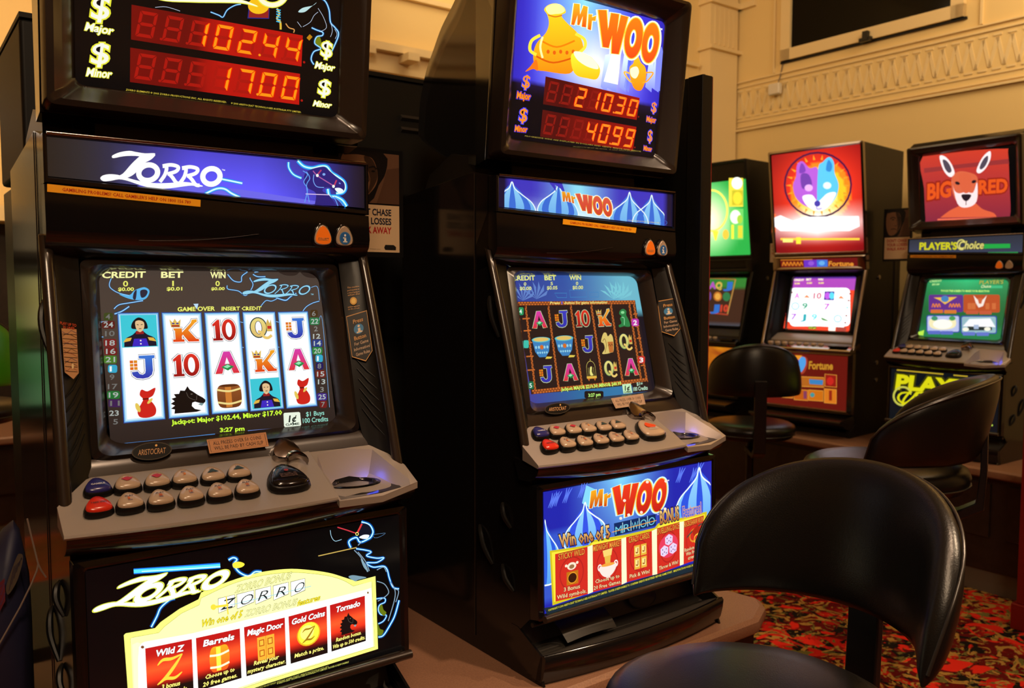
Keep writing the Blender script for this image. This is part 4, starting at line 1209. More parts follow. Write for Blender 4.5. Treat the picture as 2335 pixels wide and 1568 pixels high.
            cv.poly(catmull([(.12, .05), (.5, .02), (.88, .05), (1, .5), (.88, .95), (.5, .99), (.12, .95), (0, .5)], True, 4), (238, 160, 30), 3, h, (225, 80, 30))
            cv.rect(.34, .04, .56, .96, (255, 225, 70), 3.2, h)
            for y in (.34, .80): cv.stroke([(.02, y - .02), (.5, y + .02), (.98, y - .06)], .08, (255, 255, 200), 3.5, h)
        elif ic == 'd':
            h = cv.sub(f, .30, .28, .72, .76)
            cv.rect(0, 0, 1, 1, (240, 165, 50), 3, h)
            for a, b in ((.10, .12), (.60, .12), (.10, .56), (.60, .56)):
                cv.rect(a, b, a + .30, b + .28, (170, 80, 20), 3.2, h); cv.rect(a + .05, b + .04, a + .25, b + .24, (245, 180, 60), 3.4, h)
            cv.stroke([(.5, 0), (.5, 1)], .02, (170, 80, 20), 3.3, h, smooth=False)
        else:
            sym(cv, cv.sub(f, .24, .26, .78, .72), 'horse', 3.4)
    cv.text('© ARISTOCRAT TECHNOLOGIES AUSTRALIA PTY LIMITED. PLAYER IS RESPONSIBLE', (700, 1530), (1460, 1300), (702, 1512), (190, 190, 90), 4, .01)
    cv.text('TO CONFIRM CREDITS REGISTERED BEFORE GAME START. MALFUNCTION VOIDS ALL', (300, 1640), (1250, 1345), (302, 1622), (150, 150, 60), 4, .01)
    cv.build('belly_glass', M['art15'], near)

def hood_art(pose, root, col_c, inf_c, s, hand=None):
    cv = Cv(pose, (0, -.0170, -.081), (1, -.0170, -.081), (0, -.0170, 1))
    f = lambda cx, cz: (lambda u, v: Vector((cx + u, -.0168, cz + v)))
    g = f(.186, -.0815)
    cv.text('COLLECT', (-.011, -.007), (.011, -.007), (-.011, -.002), (120, 60, 20), 2, .02, ((230, 190, 120), .03), mp=g)
    cv.build('button_text', M['print'], root)
    cv = Cv(pose, (0, -.0170, -.081), (1, -.0170, -.081), (0, -.0170, 1))
    g = f(.2315, -.083)
    cv.ell(0, 0, .0118, .0125, (60, 120, 180), 1, g)
    cv.ell(0, 0, .0105, .0112, (40, 95, 160), 1.5, g)
    cv.ell(0, .0055, .0022, .0024, (240, 235, 225), 2, g, n=12)
    cv.rect(-.0042, -.0008, .0022, .0016, (240, 235, 225), 2, g); cv.rect(-.0020, -.0075, .0022, .0016, (240, 235, 225), 2, g); cv.rect(-.0044, -.0082, .0046, -.0060, (240, 235, 225), 2, g)
    cv.build('information_symbol', M['print'], root)

def help_strip(key, root, tl, tr, br, bl):
    cv = Cv(POSE[key], (0, -.0065, 0), (1, -.0065, 0), (0, -.0065, 1)) if key == 'near' else Cv(POSE[key], (0, -.0075, 0), (1, -.0075, 0), (0, -.0087, .1))
    f = cv.quad(tl, tr, br, bl)
    cv.rect(0, 0, 1, 1, (245, 170, 30), 1, f)
    cv.text("GAMBLING PROBLEMS? CALL GAMBLER'S HELP ON 1800 156 789", (.09, .72), (.93, .72), (.09, .26), (190, 50, 20), 2, .02, mp=f)
    cv.build('help_line_sticker', M['print'], root, label='yellow sticker with red lettering')

near_head(); near_sign(); near_screen(); near_belly()
hood_art(POSE['near'], near, None, None, 1)
help_strip('near', near, (107.5, 419), (457.5, 455.5), (457, 471.5), (107.5, 437))

# ============================================================ angular cabinets of the far row
def angular_machine(t, yaw, name, label, trim, shelf=True):
    POSE[label] = (yaw, Vector(t))
    root = empty(name, Vector(t) - Vector((0, 0, ZB)), yaw)
    tag(root, label, 'gaming machine')
    B = lambda mb, nm, mt, **k: mb.build(nm, mt, root, ZB, **k)
    mb = MB().prism([(.44, .610), (-.060, .612), (-.072, .598), (.006, .012), (.03, -.09), (.10, -.12), (.10, -.45), (-.02, -.52), (-.09, -.55), (-.10, -.90), (-.03, -.93), (-.02, -.98), (-.12, -1.0), (-.12, -1.03), (.44, -1.03)], -.262, .262)
    for sx in (-1, 1):
        x0, x1 = sorted((sx * .262, sx * .288))
        mb.prism([(.44, .610), (-.060, .612), (-.072, .598), (.006, .012), (.022, -.09), (-.095, -.52), (-.10, -.55), (-.10, -.90), (-.06, -.95), (-.13, -.99), (-.13, -1.03), (.44, -1.03)], x0, x1)
    B(mb, 'cabinet_body', M['satin'], bevel=.003)
    r0 = frame_ring((.290, -.060, .614), (.290, .02, .002), .03)
    r1 = frame_ring((.290, -.086, .614), (.290, .0, .000), .03)
    r2 = frame_ring((.278, -.088, .603), (.278, -.003, .012), .03)
    r3 = frame_ring((.272, -.078, .596), (.272, .003, .018), .03)
    B(MB().loft([r0, r1, r2, r3]), 'head_frame', trim, smooth=40)
    B(MB().loft([frame_ring((.290, .03, -.006), (.290, .04, -.088), .05), frame_ring((.290, -.006, -.008), (.290, .004, -.088), .05), frame_ring((.28, -.009, -.014), (.28, -.0, -.080), .05), frame_ring((.24, -.004, -.022), (.24, .004, -.070), .05)]), 'sign_frame', trim, smooth=40)
    for sx in (-1, 1):
        a, b = Vector((sx * .284, .018, -.088)), Vector((sx * .284, -.115, -.540))
        w = MB().loft([[(p.x - sx * .009, p.y + .006, p.z), (p.x - sx * .009, p.y - .008, p.z), (p.x + sx * .007, p.y - .008, p.z), (p.x + sx * .007, p.y + .006, p.z)] for p in (a, a.lerp(b, .5), b)], True, True, True)
        o = B(w, 'side_wing', trim, bevel=.003)
        q0, q1 = Vector((sx * (.225), .085, -.115)), Vector((sx * .225, .03, -.46))
        MB().loft([[tuple(a), tuple(q0)], [tuple(b), tuple(q1)]], False).build('wing_panel', M['satin'], o, ZB)
    g0 = frame_ring((.225, .080, -.112), (.225, .020, -.462), .05)
    g1 = frame_ring((.200, .070, -.125), (.200, .004, -.445), .06)
    g2 = frame_ring((.196, .085, -.130), (.196, .014, -.440), .08)
    B(MB().loft([g0, g1, g2]), 'screen_surround', M['gloss'], smooth=40)
    sill = MB().prism([(.02, -.462), (-.01, -.465), (-.055, -.500), (-.055, -.51), (.03, -.51)], -.262, .262)
    B(sill, 'screen_sill', M['tray'] if trim is M['satin'] else M['deck'])
    dk = MB().prism([(-.03, -.505), (-.06, -.505), (-.158, -.536), (-.164, -.545), (-.155, -.556), (-.03, -.556)], -.288, .288)
    B(dk, 'button_deck', trim if trim is not M['satin'] else M['gloss'], bevel=.003)
    for i in range(8):
        b = MB().lathe([(.017, -.008), (.017, 0), (.014, .004), (.001, .005)], (-.235 + .046 * i, -.100, -.513), 10, 1, .8)
        B(b, 'play_button', M['cap'], smooth=60)
    tr = MB().box(.155, .255, -.150, -.075, -.527, -.518)
    B(tr, 'note_entry', M['gloss'])
    B(MB().loft([frame_ring((.290, -.095, -.556), (.290, -.098, -.905), .03), frame_ring((.290, -.124, -.558), (.290, -.128, -.900), .03), frame_ring((.262, -.126, -.570), (.262, -.130, -.885), .03), frame_ring((.255, -.118, -.575), (.255, -.122, -.880), .03)]), 'belly_frame', trim, smooth=40)
    ct = MB().prism([(-.06, -.915), (-.10, -.905), (-.245, -.925), (-.250, -.935), (-.17, -.975), (-.13, -.985), (-.06, -.985)], -.286, .286)
    B(ct, 'coin_tray', M['gloss'] if trim is not M['satin'] else M['satin'], bevel=.002)
    for zz in (-.13, -.62, -.72):
        o = B(MB().lathe([(.012, 0), (.012, .006), (.002, .008)], (0, 0, 0), 12), 'side_lock', M['steel'])
        o.data.transform(Matrix.Translation((.290, .16, zz + ZB)) @ Matrix.Rotation(PI / 2, 4, 'Y') @ Matrix.Translation((0, 0, -ZB)))
    return root

yw6, t6 = POSE['far']
u6, v6 = Vector((math.cos(yw6), math.sin(yw6), 0)), Vector((-math.sin(yw6), math.cos(yw6), 0))
T5 = t6 - u6 * .83 - v6 * .015
wolf = angular_machine(T5, math.radians(-48.0), 'gaming_machine', 'chrome-trimmed gaming machine with a glowing red wolf head panel', M['smoke'])
T4 = t6 - u6 * 1.62 - v6 * .0
lime = angular_machine(T4, math.radians(-51.0), 'gaming_machine', 'half-hidden gaming machine with a lime green top panel beside the wolf machine', M['satin'])

# ============================================================ chairs
def chair(loc, rz, label, z0=.89, seat_z=.795, R=.235, fmd=86, hh0=.118, fl=.045, ex_=2.3, so=.015):
    """face: direction the sitter would look; z0: lower edge of the backrest"""
    root = empty('swivel_stool', (loc[0], loc[1], 0), rz)
    tag(root, label, 'stool', 'leather swivel stools with wrap-around backs')
    # backrest: padded shell curving round behind the sitter (the sitter looks along +x)
    fm = math.radians(fmd)
    rings = []
    N, K = 40, 20
    rear_edge = []
    for i in range(N + 1):
        f = -fm + 2 * fm * i / N
        s = f / fm
        e = max(0.0, 1 - abs(s) ** ex_) ** .5
        hh = .010 + hh0 * e
        zc = z0 + .012 - .010 * (1 - e) + hh
        rr = R * (1 + .10 * math.cos(f))
        th = .004 + .023 * min(1, e * 1.6)
        ring = []
        for k in range(K):
            a = 2 * PI * k / K
            ca, sa = math.cos(a), math.sin(a)
            dz = hh * (abs(sa) ** .72) * (1 if sa > 0 else -1)
            dr = th * (abs(ca) ** .8) * (1 if ca > 0 else -1)
            flare = fl * ((zc + dz - z0) / .25) - .010
            r_ = rr + dr + flare
            ring.append((-r_ * math.cos(f), -r_ * math.sin(f), zc + dz))
        rings.append(ring)
        flare = fl * ((zc + hh * .96 - z0) / .25) - .010
        rear_edge.append((rr + th * .62 + flare, f, zc + hh * .93))
    b = MB().loft(rings, True, True, True).build('backrest', M['leather'], root, smooth=80)
    pts = [(-(r_ + .0005) * math.cos(f), -(r_ + .0005) * math.sin(f), z) for r_, f, z in rear_edge]
    MB().tube(pts, .0028, 6).build('piping', M['piping'], b, smooth=80)
    # post from the seat to the backrest
    rr = R * 1.1
    mb = MB()
    prof = [(-rr - .018, z0 + .10), (-rr - .034, z0 + .10), (-rr - .036, z0 - .02), (-rr - .030, seat_z - .12), (-rr + .03, seat_z - .155), (.0, seat_z - .16), (.0, seat_z - .135), (-rr + .04, seat_z - .13), (-rr - .010, seat_z - .10), (-rr - .018, z0 - .02)]
    n = len(prof)
    mb.add([(x, -.030, z) for x, z in prof] + [(x, .030, z) for x, z in prof], [tuple(t) for t in tessellate_polygon([[Vector((x, z, 0)) for x, z in prof]])] + [tuple(n + i for i in t[::-1]) for t in tessellate_polygon([[Vector((x, z, 0)) for x, z in prof]])] + [(i, (i + 1) % n, n + (i + 1) % n, n + i) for i in range(n)])
    mb.build('back_post', M['post'], root, bevel=.004)
    # seat
    st = MB().lathe([(.02, -.085), (.195, -.085), (.215, -.078), (.232, -.055), (.236, -.035), (.228, -.016), (.205, -.004), (.15, .002), (.02, .004)], (so, 0, seat_z), 40)
    s = st.build('seat', M['leather'], root, smooth=80)
    pp = [(so + .234 * math.cos(a), .234 * math.sin(a), seat_z - .056) for a in [2 * PI * k / 40 for k in range(40)]]
    MB().tube(pp, .003, 6, closed=True).build('seat_piping', M['piping'], s, smooth=80)
    MB().lathe([(.02, -.10), (.10, -.10), (.16, -.086), (.02, -.084)], (.0, 0, seat_z), 24).build('seat_plate', M['post'], root)
    MB().lathe([(.028, .10), (.028, .34), (.020, .345), (.020, seat_z - .09)], (0, 0, 0), 18).build('column', M['post'], root)
    for k in range(5):
        a = math.radians(72 * k + 20)
        mb = MB()
        d, q = Vector((math.cos(a), math.sin(a), 0)), Vector((-math.sin(a), math.cos(a), 0))
        rings = []
        for r_, z, w, h in ((.02, .085, .026, .030), (.12, .075, .022, .022), (.23, .052, .017, .014), (.265, .048, .012, .010)):
            c = d * r_ + Vector((0, 0, z))
            rings.append([tuple(c + q * w - Vector((0, 0, h))), tuple(c + q * w * .8 + Vector((0, 0, h))), tuple(c - q * w * .8 + Vector((0, 0, h))), tuple(c - q * w - Vector((0, 0, h)))])
        l = mb.loft(rings, True, True, True).build('base_leg', M['post'], root, bevel=.003)
        MB().lathe([(.002, 0), (.018, 0), (.020, .012), (.014, .034), (.010, .042), (.002, .042)], tuple(d * .25), 12).build('glide', M['post'], l)
    return root

stool_a = chair((.389, 1.299), -2.539, 'large black leather stool in the right foreground, its backrest nearest the viewer', .872, .805, .235, 68.6, .118, .038, 2.0)
stool_b = chair((1.273, 4.488), 1.456, 'black leather stool in front of the chrome-trimmed wolf machine, seen from behind', .876, .73, .24, 84.6, .125, -.022, 1.8)
stool_c = chair((1.104, 2.56), 2.595, 'black leather stool turned side-on before the machine at the far right', .934, .925, .244, 88, .114, .053, 1.8, -.03)

# ============================================================ room
Rz = math.radians(36.8)
RIGHT_D, BACK_E, CEIL = 5.15, 4.2, 4.0
LEFT_D, FRONT_E = -5.2, -3.4
ALC_A, ALC_E = 1.25, 7.0
def rp(a, b, z=0.0): return ex * a + ey * b + Vector((0, 0, z))
def rbox(mb, a0, a1, b0, b1, z0, z1):
    vs = [tuple(rp(a, b, z)) for z in (z0, z1) for b in (b0, b1) for a in (a0, a1)]
    return mb.add(vs, [(0, 2, 3, 1), (4, 5, 7, 6), (0, 1, 5, 4), (2, 6, 7, 3), (0, 4, 6, 2), (1, 3, 7, 5)])
def setting(mb, name, material, **k):
    o = mb.build(name, material, None, **k)
    o['kind'] = 'structure'
    return o
def ray_at(px, py):
    return RWC @ Vector(((px - W / 2) / FPX, (py - H / 2) / FPX, 1.0))

car = bpy.data.materials.new('floral_carpet')
car.use_nodes = True
nt = car.node_tree
bs = nt.nodes['Principled BSDF']
bs.inputs['Roughness'].default_value = .95
bs.inputs['Specular IOR Level'].default_value = .1
tc = nt.nodes.new('ShaderNodeTexCoord')
def tex_noise(scale, det, dist=0.0, off=0.0):
    mp_ = nt.nodes.new('ShaderNodeMapping')
    mp_.inputs['Location'].default_value = (off, off * 2, 0)
    n = nt.nodes.new('ShaderNodeTexNoise')
    n.inputs['Scale'].default_value = scale
    n.inputs['Detail'].default_value = det
    n.inputs['Distortion'].default_value = dist
    nt.links.new(tc.outputs['Object'], mp_.inputs['Vector'])
    nt.links.new(mp_.outputs['Vector'], n.inputs['Vector'])
    return n.outputs['Fac']
def ramp_(fac, a, b):
    r = nt.nodes.new('ShaderNodeMapRange')
    r.inputs['From Min'].default_value = a
    r.inputs['From Max'].default_value = b
    nt.links.new(fac, r.inputs['Value'])
    return r.outputs['Result']
def mixc(fac, A, Bc):
    m_ = nt.nodes.new('ShaderNodeMix')
    m_.data_type = 'RGBA'
    nt.links.new(fac, m_.inputs['Factor'])
    for k, s_ in (('A', A), ('B', Bc)):
        if isinstance(s_, tuple): m_.inputs[k].default_value = (*s_, 1)
        else: nt.links.new(s_, m_.inputs[k])
    return m_.outputs['Result']
c1 = mixc(ramp_(tex_noise(4, 2, .8), .44, .50), lin((178, 28, 18)), lin((88, 12, 10)))
c2 = mixc(ramp_(tex_noise(6, 3, 2.2, 3.1), .53, .55), c1, lin((24, 16, 12)))
c3 = mixc(ramp_(tex_noise(9, 3, 3.0, 7.7), .55, .58), c2, lin((158, 122, 58)))
c4 = mixc(ramp_(tex_noise(13, 4, 2.5, 11.3), .58, .61), c3, lin((96, 92, 44)))
c5 = mixc(ramp_(tex_noise(6, 2, 1.5, 17.0), .60, .63), c4, lin((205, 40, 26)))
nt.links.new(c5, bs.inputs['Base Color'])

setting(rbox(MB(), LEFT_D, RIGHT_D, FRONT_E, ALC_E, -.1, 0), 'floor', car, smooth=0)
setting(rbox(MB(), LEFT_D, RIGHT_D, FRONT_E, ALC_E, CEIL, CEIL + .1), 'ceiling', M['ceil'], smooth=0)
setting(rbox(MB(), RIGHT_D, RIGHT_D + .15, FRONT_E, BACK_E + .15, 0, CEIL), 'wall_right', M['cream'], smooth=0)
setting(rbox(MB(), ALC_A, RIGHT_D, BACK_E, BACK_E + .15, 0, CEIL), 'wall_back', M['cream'], smooth=0)
setting(rbox(MB(), ALC_A, ALC_A + .15, BACK_E + .15, ALC_E, 0, CEIL), 'wall_return', M['cream'], smooth=0)
setting(rbox(MB(), LEFT_D - .15, ALC_A + .15, ALC_E, ALC_E + .15, 0, CEIL), 'wall_rear', M['cream'], smooth=0)
setting(rbox(MB(), LEFT_D - .15, LEFT_D, FRONT_E, ALC_E, 0, CEIL), 'wall_left', M['cream'], smooth=0)
setting(rbox(MB(), LEFT_D - .15, RIGHT_D + .15, FRONT_E - .15, FRONT_E, 0, CEIL), 'wall_front', M['cream'], smooth=0)

# frieze on the right wall: rails and a raised zigzag relief
tr_ = MB()
for z0, z1, d in ((2.585, 2.60, .022), (2.61, 2.618, .012), (2.655, 2.662, .006), (2.90, 2.91, .010), (2.935, 2.945, .014)):
    rbox(tr_, RIGHT_D - d, RIGHT_D, -3.3, BACK_E, z0, z1)
setting(tr_, 'trim_1', M['creamtrim'], smooth=0)
zz = MB()
k = 0
b = BACK_E - .08
while b > .6:
    w = .078
    a0, a1 = RIGHT_D - .0035, RIGHT_D
    for (pa, pb) in (((b, 2.70), (b - w / 2, 2.86)), ((b - w / 2, 2.86), (b - w, 2.70))):
        d = .011
        vs = []
        for a in (a0, a1):
            for (y, z) in ((pa[0] - d, pa[1]), (pa[0] + d, pa[1]), (pb[0] + d, pb[1]), (pb[0] - d, pb[1])):
                vs.append(tuple(rp(a, y, z)))
        zz.add(vs, [(0, 1, 2, 3), (7, 6, 5, 4), (0, 4, 5, 1), (1, 5, 6, 2), (2, 6, 7, 3), (3, 7, 4, 0)])
    for q in (2.875, 2.685): rbox(zz, RIGHT_D - .005, RIGHT_D, b - w * .8, b - w * .2, q - .006, q + .006)
    b -= w
setting(zz, 'trim_2', M['creamtrim'], smooth=0)
# window high in the right wall
wf = MB()
y0, y1, z0 = 2.47, 3.72, 3.015
for (a, bq, c, d) in ((y0 - .0, y0 + .075, z0, CEIL - .03), (y1 - .075, y1, z0, CEIL - .03), (y0, y1, z0, z0 + .075), (y0, y1, CEIL - .12, CEIL - .03)):
    rbox(wf, RIGHT_D - .035, RIGHT_D, a, bq, c, d)
wf = setting(wf, 'window_1', M['creamtrim'], smooth=0)
pn = rbox(MB(), RIGHT_D - .012, RIGHT_D - .004, y0 + .07, y1 - .07, z0 + .07, CEIL - .11).build('window_pane', M['pane'], wf)
gap = MB()
rbox(gap, RIGHT_D - .016, RIGHT_D, y0 - .01, y1 + .01, z0 - .014, z0)
gap.build('shadow_gap', M['dark'], wf)
lk = rbox(MB(), RIGHT_D - .065, RIGHT_D - .03, 3.05, 3.085, z0 - .005, z0 + .05)
rbox(lk, RIGHT_D - .06, RIGHT_D - .035, 3.03, 3.11, z0 - .012, z0 + .012)
lk.build('window_catch', M['post'], wf)
ar = MB()
for a, bq in ((y0 - .10, y0 - .085), (y1 + .06, y1 + .072)): rbox(ar, RIGHT_D - .015, RIGHT_D, a, bq, 2.95, CEIL)
rbox(ar, RIGHT_D - .03, RIGHT_D, BACK_E - .25, BACK_E, 3.46, 3.50); rbox(ar, RIGHT_D - .06, RIGHT_D, -3, BACK_E, 3.94, 4.0)
setting(ar, 'trim_3', M['creamtrim'], smooth=0)
# corner pilaster on the back wall with a fluted capital
pl = rbox(MB(), RIGHT_D - .32, RIGHT_D - .02, BACK_E - .10, BACK_E, 0, CEIL)
rbox(pl, RIGHT_D - .34, RIGHT_D, BACK_E - .13, BACK_E, 3.14, 3.165)
for k in range(5): rbox(pl, RIGHT_D - .28 + .05 * k, RIGHT_D - .262 + .05 * k, BACK_E - .108, BACK_E - .09, 3.18, 3.44)
rbox(pl, RIGHT_D - .34, RIGHT_D, BACK_E - .13, BACK_E, 3.46, 3.50)
setting(pl, 'trim_4', M['creamtrim'], smooth=0)
# shelf-like cornice with blocks on the back wall
cn = MB()
rbox(cn, ALC_A, RIGHT_D - .35, BACK_E - .10, BACK_E, 2.70, 2.74)
rbox(cn, ALC_A, RIGHT_D - .35, BACK_E - .05, BACK_E, 2.60, 2.70)
rbox(cn, ALC_A, RIGHT_D - .35, BACK_E - .03, BACK_E, 3.02, 3.045)
a = ALC_A + .03
while a < 4.5:
    rbox(cn, a, a + .07, BACK_E - .16, BACK_E - .04, 2.655, 2.695)
    a += .262
setting(cn, 'trim_5', M['creamtrim'], smooth=0)

# small white sensor on the frieze with its cable
sb = rbox(MB(), RIGHT_D - .06, RIGHT_D - .016, 3.705, 3.80, 2.79, 2.87)
so = sb.build('wall_sensor', M['white'], None, bevel=.012)
tag(so, 'small white sensor box on the wall frieze below the window corner', 'sensor')
MB().tube([tuple(rp(RIGHT_D - .03, 3.735, 2.865)), tuple(rp(RIGHT_D - .012, 3.73, 2.92)), tuple(rp(RIGHT_D - .008, 3.715, 3.0))], .004, 6).build('sensor_cable', M['cord'], so)

# counters: stands the machines are on
def counter(yaw, org, x0, x1, yf, yb, ztop, label, chamfer=None, doors=(), kick=.11):
    root = empty('machine_stand', (org[0], org[1], 0), yaw)
    tag(root, label, 'stand')
    th = .045
    rings = []
    ce = x1 - .05 if chamfer else x1
    plan = [(x0, yf), (ce - .055, yf), (x1 - .015, yf + .045), (x1 + .018, yf + .085), (x1 - .015, .08), (x1 - .015, yb), (x0, yb)] if chamfer else [(x0, yf), (x1, yf), (x1, yb), (x0, yb)]
    c = Vector(((x0 + x1) / 2, (yf + yb) / 2, 0))
    def off(d, z): return [(p[0] + (-d if p[0] > c.x else d) * (1 if abs(p[0] - c.x) > .2 else 0), p[1] + (d if p[1] < c.y else -d), z) for p in plan]
    mb = MB().loft([off(.012, ztop - th * .98), off(.002, ztop - th * .8), off(0, ztop - th * .5), off(.002, ztop - th * .2), off(.012, ztop - .0)], True, True, True)
    mb.build('counter_top', M['lam'], root, smooth=32)
    MB().box(x0 + .02, x1 - .06, yf + .05, yb - .02, kick, ztop - th - .001).build('stand_panel', M['cup'], root)
    MB().box(x0 + .02, x1 - .06, yf + .062, yb - .03, 0, kick - .001).build('kick_board', M['card'], root)
    for dx0, dx1 in doors:
        d = MB().box(dx0, dx1, yf + .040, yf + .0495, kick + .16, ztop - th - .03).build('stand_door', M['cup'], root, bevel=.002)
        MB().lathe([(.009, 0), (.009, .008), (.002, .009)], (0, 0, 0), 12).build('door_lock', M['steel'], d)
        d.children[0].data.transform(Matrix.Translation((dx1 - .03, yf + .0405, ztop - .20)) @ Matrix.Rotation(PI / 2, 4, 'X'))
    return root
pn_, tn_ = POSE['mid']
counter(pn_, (tn_.x, tn_.y), -1.55, .50, -.215, .62, tn_.z - ZB, 'brown laminate-topped stand under the two large machines', chamfer=True, doors=((-.30, .25), (-1.1, -.45)))
counter(yw6, (t6.x, t6.y), -2.0, 2.2, -.30, .62, t6.z - ZB - .0005, 'brown laminate-topped stand under the far row of machines', doors=((-.38, .30), (.38, .9), (-1.1, -.45)))

# black partition between the machine and the aisle
sl = MB().box(.36, .392, -.035, .58, -1.025, .376)
sl.box(.352, .36, -.035, .015, -1.025, .376)
slo = empty('divider_screen', Vector((tn_.x, tn_.y, tn_.z - ZB)), pn_)
tag(slo, 'tall black divider panel standing behind the right side of the blue-bellied machine', 'divider')
sl.build('panel', M['satin'], slo, ZB, bevel=.002)
MB().box(.392, .3945, -.034, .57, -1.02, .374).build('red_lit_edge', M['redtone'], slo, ZB)  # added strip, red light on the divider's side put into its colour

# machines standing back to back behind the near row, seen from the rear
yn_, t1_ = POSE['near']
def rear_machine(x, label, top=.435):
    root = empty('gaming_machine', Vector((t1_.x, t1_.y, t1_.z - ZB)), yn_)
    tag(root, label, 'gaming machine')
    mb = MB().box(x - .29, x + .29, .70, 1.14, .09, top)
    mb.build('rear_head', M['dark'], root, ZB, bevel=.01)
    MB().box(x - .285, x + .285, .68, 1.16, -1.03, .075).build('cabinet_body', M['satin'], root, ZB, bevel=.004)
    MB().box(x - .29, x + .29, .695, 1.14, top + .0005, top + .012).build('head_lid', M['dark'], root, ZB)
    for k in range(2):
        MB().prism([(.688, .325 - .035 * k), (.699, .335 - .035 * k), (.699, .318 - .035 * k)], x - .02, x + .16).build('vent_louvre', M['tray'], root, ZB)
    MB().box(x - .26, x + .26, .672, .6795, -.95, -.02).build('rear_door', M['dark'], root, ZB, bevel=.003)
    return root
rear_machine(.06, 'black rear cabinet of a machine behind the left machine, its edge showing at far left')
rear_machine(.78, 'black rear of a machine with two vent slots between the two large machines')
st = empty('machine_stand', Vector((t1_.x, t1_.y, 0)), yn_)
tag(st, 'dark stand under the machines seen from behind', 'stand')
MB().box(-.9, 1.4, .665, 1.18, 0, t1_.z - ZB - .001).build('stand_panel', M['cup'], st)

# notice boards: portrait above a message card
def notice(pose, x, y, w, ztop, zmid, zbot, label, lines, full=True, ang=0):
    yaw, t = pose
    root = empty('notice_holder', Vector(t) - Vector((0, 0, ZB)), yaw)
    tag(root, label, 'notice')
    MB().box(x - .008, x + w + .012, y + .001, y + .006, zbot - .012, ztop + .01).build('backing_board', M['satin'], root, ZB)
    MB().box(x + w * .35, x + w * .45, y + .006, y + .016, -1.025, zbot + .05).build('support_post', M['post'], root, ZB)
    cv = Cv(pose, (0, y, 0), (1, y, 0), (0, y, 1), .0003)
    f = lambda u, v: Vector((x + w * u, y, ztop + (zmid - ztop) * v))
    g = lambda u, v: Vector((x + w * u, y, zmid + (zbot - zmid) * v))
    BR = (112, 78, 54)
    cv.rect(0, 0, 1, .97, (104, 72, 52), 1, f)
    cv.poly(catmull([(.0, .0), (.74, .0), (.78, .35), (.66, .62), (.50, .97), (0, .97)], False, 3), (18, 12, 10), 1.5, f)
    cv.poly(catmull([(.10, .06), (.36, .04), (.56, .12), (.64, .38), (.62, .60), (.50, .80), (.34, .92), (.16, .88), (.04, .50)], True, 4), (128, 90, 62), 2, f)
    cv.poly(catmull([(.42, .10), (.56, .14), (.64, .40), (.60, .60), (.48, .80), (.52, .50)], True, 4), (60, 40, 28), 2.3, f)
    cv.stroke([(.20, .30), (.32, .25), (.42, .30)], .035, (34, 22, 16), 3, f); cv.stroke([(.50, .30), (.58, .27), (.62, .32)], .03, (24, 16, 12), 3, f)
    cv.ell(.32, .34, .05, .022, (30, 20, 16), 3, f); cv.ell(.57, .36, .03, .02, (16, 10, 8), 3, f)
    cv.stroke([(.46, .34), (.50, .52), (.46, .58), (.38, .56)], .022, (70, 46, 32), 3, f)
    cv.stroke([(.24, .70), (.36, .68), (.46, .71)], .03, (60, 36, 28), 3, f)
    cv.stroke([(.10, .06), (.36, .03), (.60, .10), (.66, .30)], .07, (24, 16, 12), 3, f)
    cv.poly([(.80, .30), (1, .25), (1, .97), (.62, .97), (.70, .70)], (84, 56, 40), 1.6, f)
    cv.rect(0, 0, 1, 1, (214, 182, 142), 1, g)
    if full:
        cv.poly([(0, .60), (.30, .62), (.38, 1), (0, 1)], (200, 172, 120), 1.4, g)
    for i, (tx, c, u0, u1) in enumerate(lines):
        v = .22 + .19 * i
        cv.text(tx, (u0, v), (u1, v), (u0, v - .14), c, 2, .03, mp=g)
    if full:
        cv.poly([(.74, .90), (.76, .84), (.90, .84), (.94, .88), (.94, .95), (.76, .95)], (30, 26, 24), 2, g)
        cv.text('phone for free help any time', (.02, .88), (.42, .89), (.02, .865), (90, 70, 55), 2, .01, mp=g)
        cv.text('or talk to staff about support', (.02, .93), (.68, .945), (.02, .915), (90, 70, 55), 2, .01, mp=g)
    cv.build('printed_card', M['print'], root)
    return root
NV, RD = (24, 28, 48), (176, 28, 30)
notice(POSE['near'], .365, .30, .165, .145, .020, -.094, 'notice with a man\'s sepia portrait reading CHASE LOSSES AWAY between the two large machines', [("DON'T CHASE", NV, .20, .86), ("YOUR LOSSES", NV, .20, .86), ("WALK AWAY", RD, .24, .86)])
for key, pose, lab in (('w', POSE['chrome-trimmed gaming machine with a glowing red wolf head panel'], 'small notice with red lettering on the right flank of the wolf machine'), ('l', POSE['half-hidden gaming machine with a lime green top panel beside the wolf machine'], 'small notice with red lettering between the lime machine and the wolf machine')):
    notice(pose, .33, .13, .14, .24, .09, -.03, lab, [("DON'T CHASE", RD, .1, .9), ("YOUR LOSSES", RD, .1, .9), ("WALK AWAY", RD, .1, .9)], full=False)

# things at the frame's edges
rp_ = MB().box(-.04, .04, -.04, .04, 0.11, .95)
r_ = empty('post', (2.19, 3.50, 0), Rz)
tag(r_, 'dark red post standing on the carpet at the right edge', 'post')
rp_.build('post_shaft', M['redtone'], r_, bevel=.004)
MB().box(-.055, .055, -.055, .055, 0, .11).build('post_foot', M['redtone'], r_, bevel=.004)

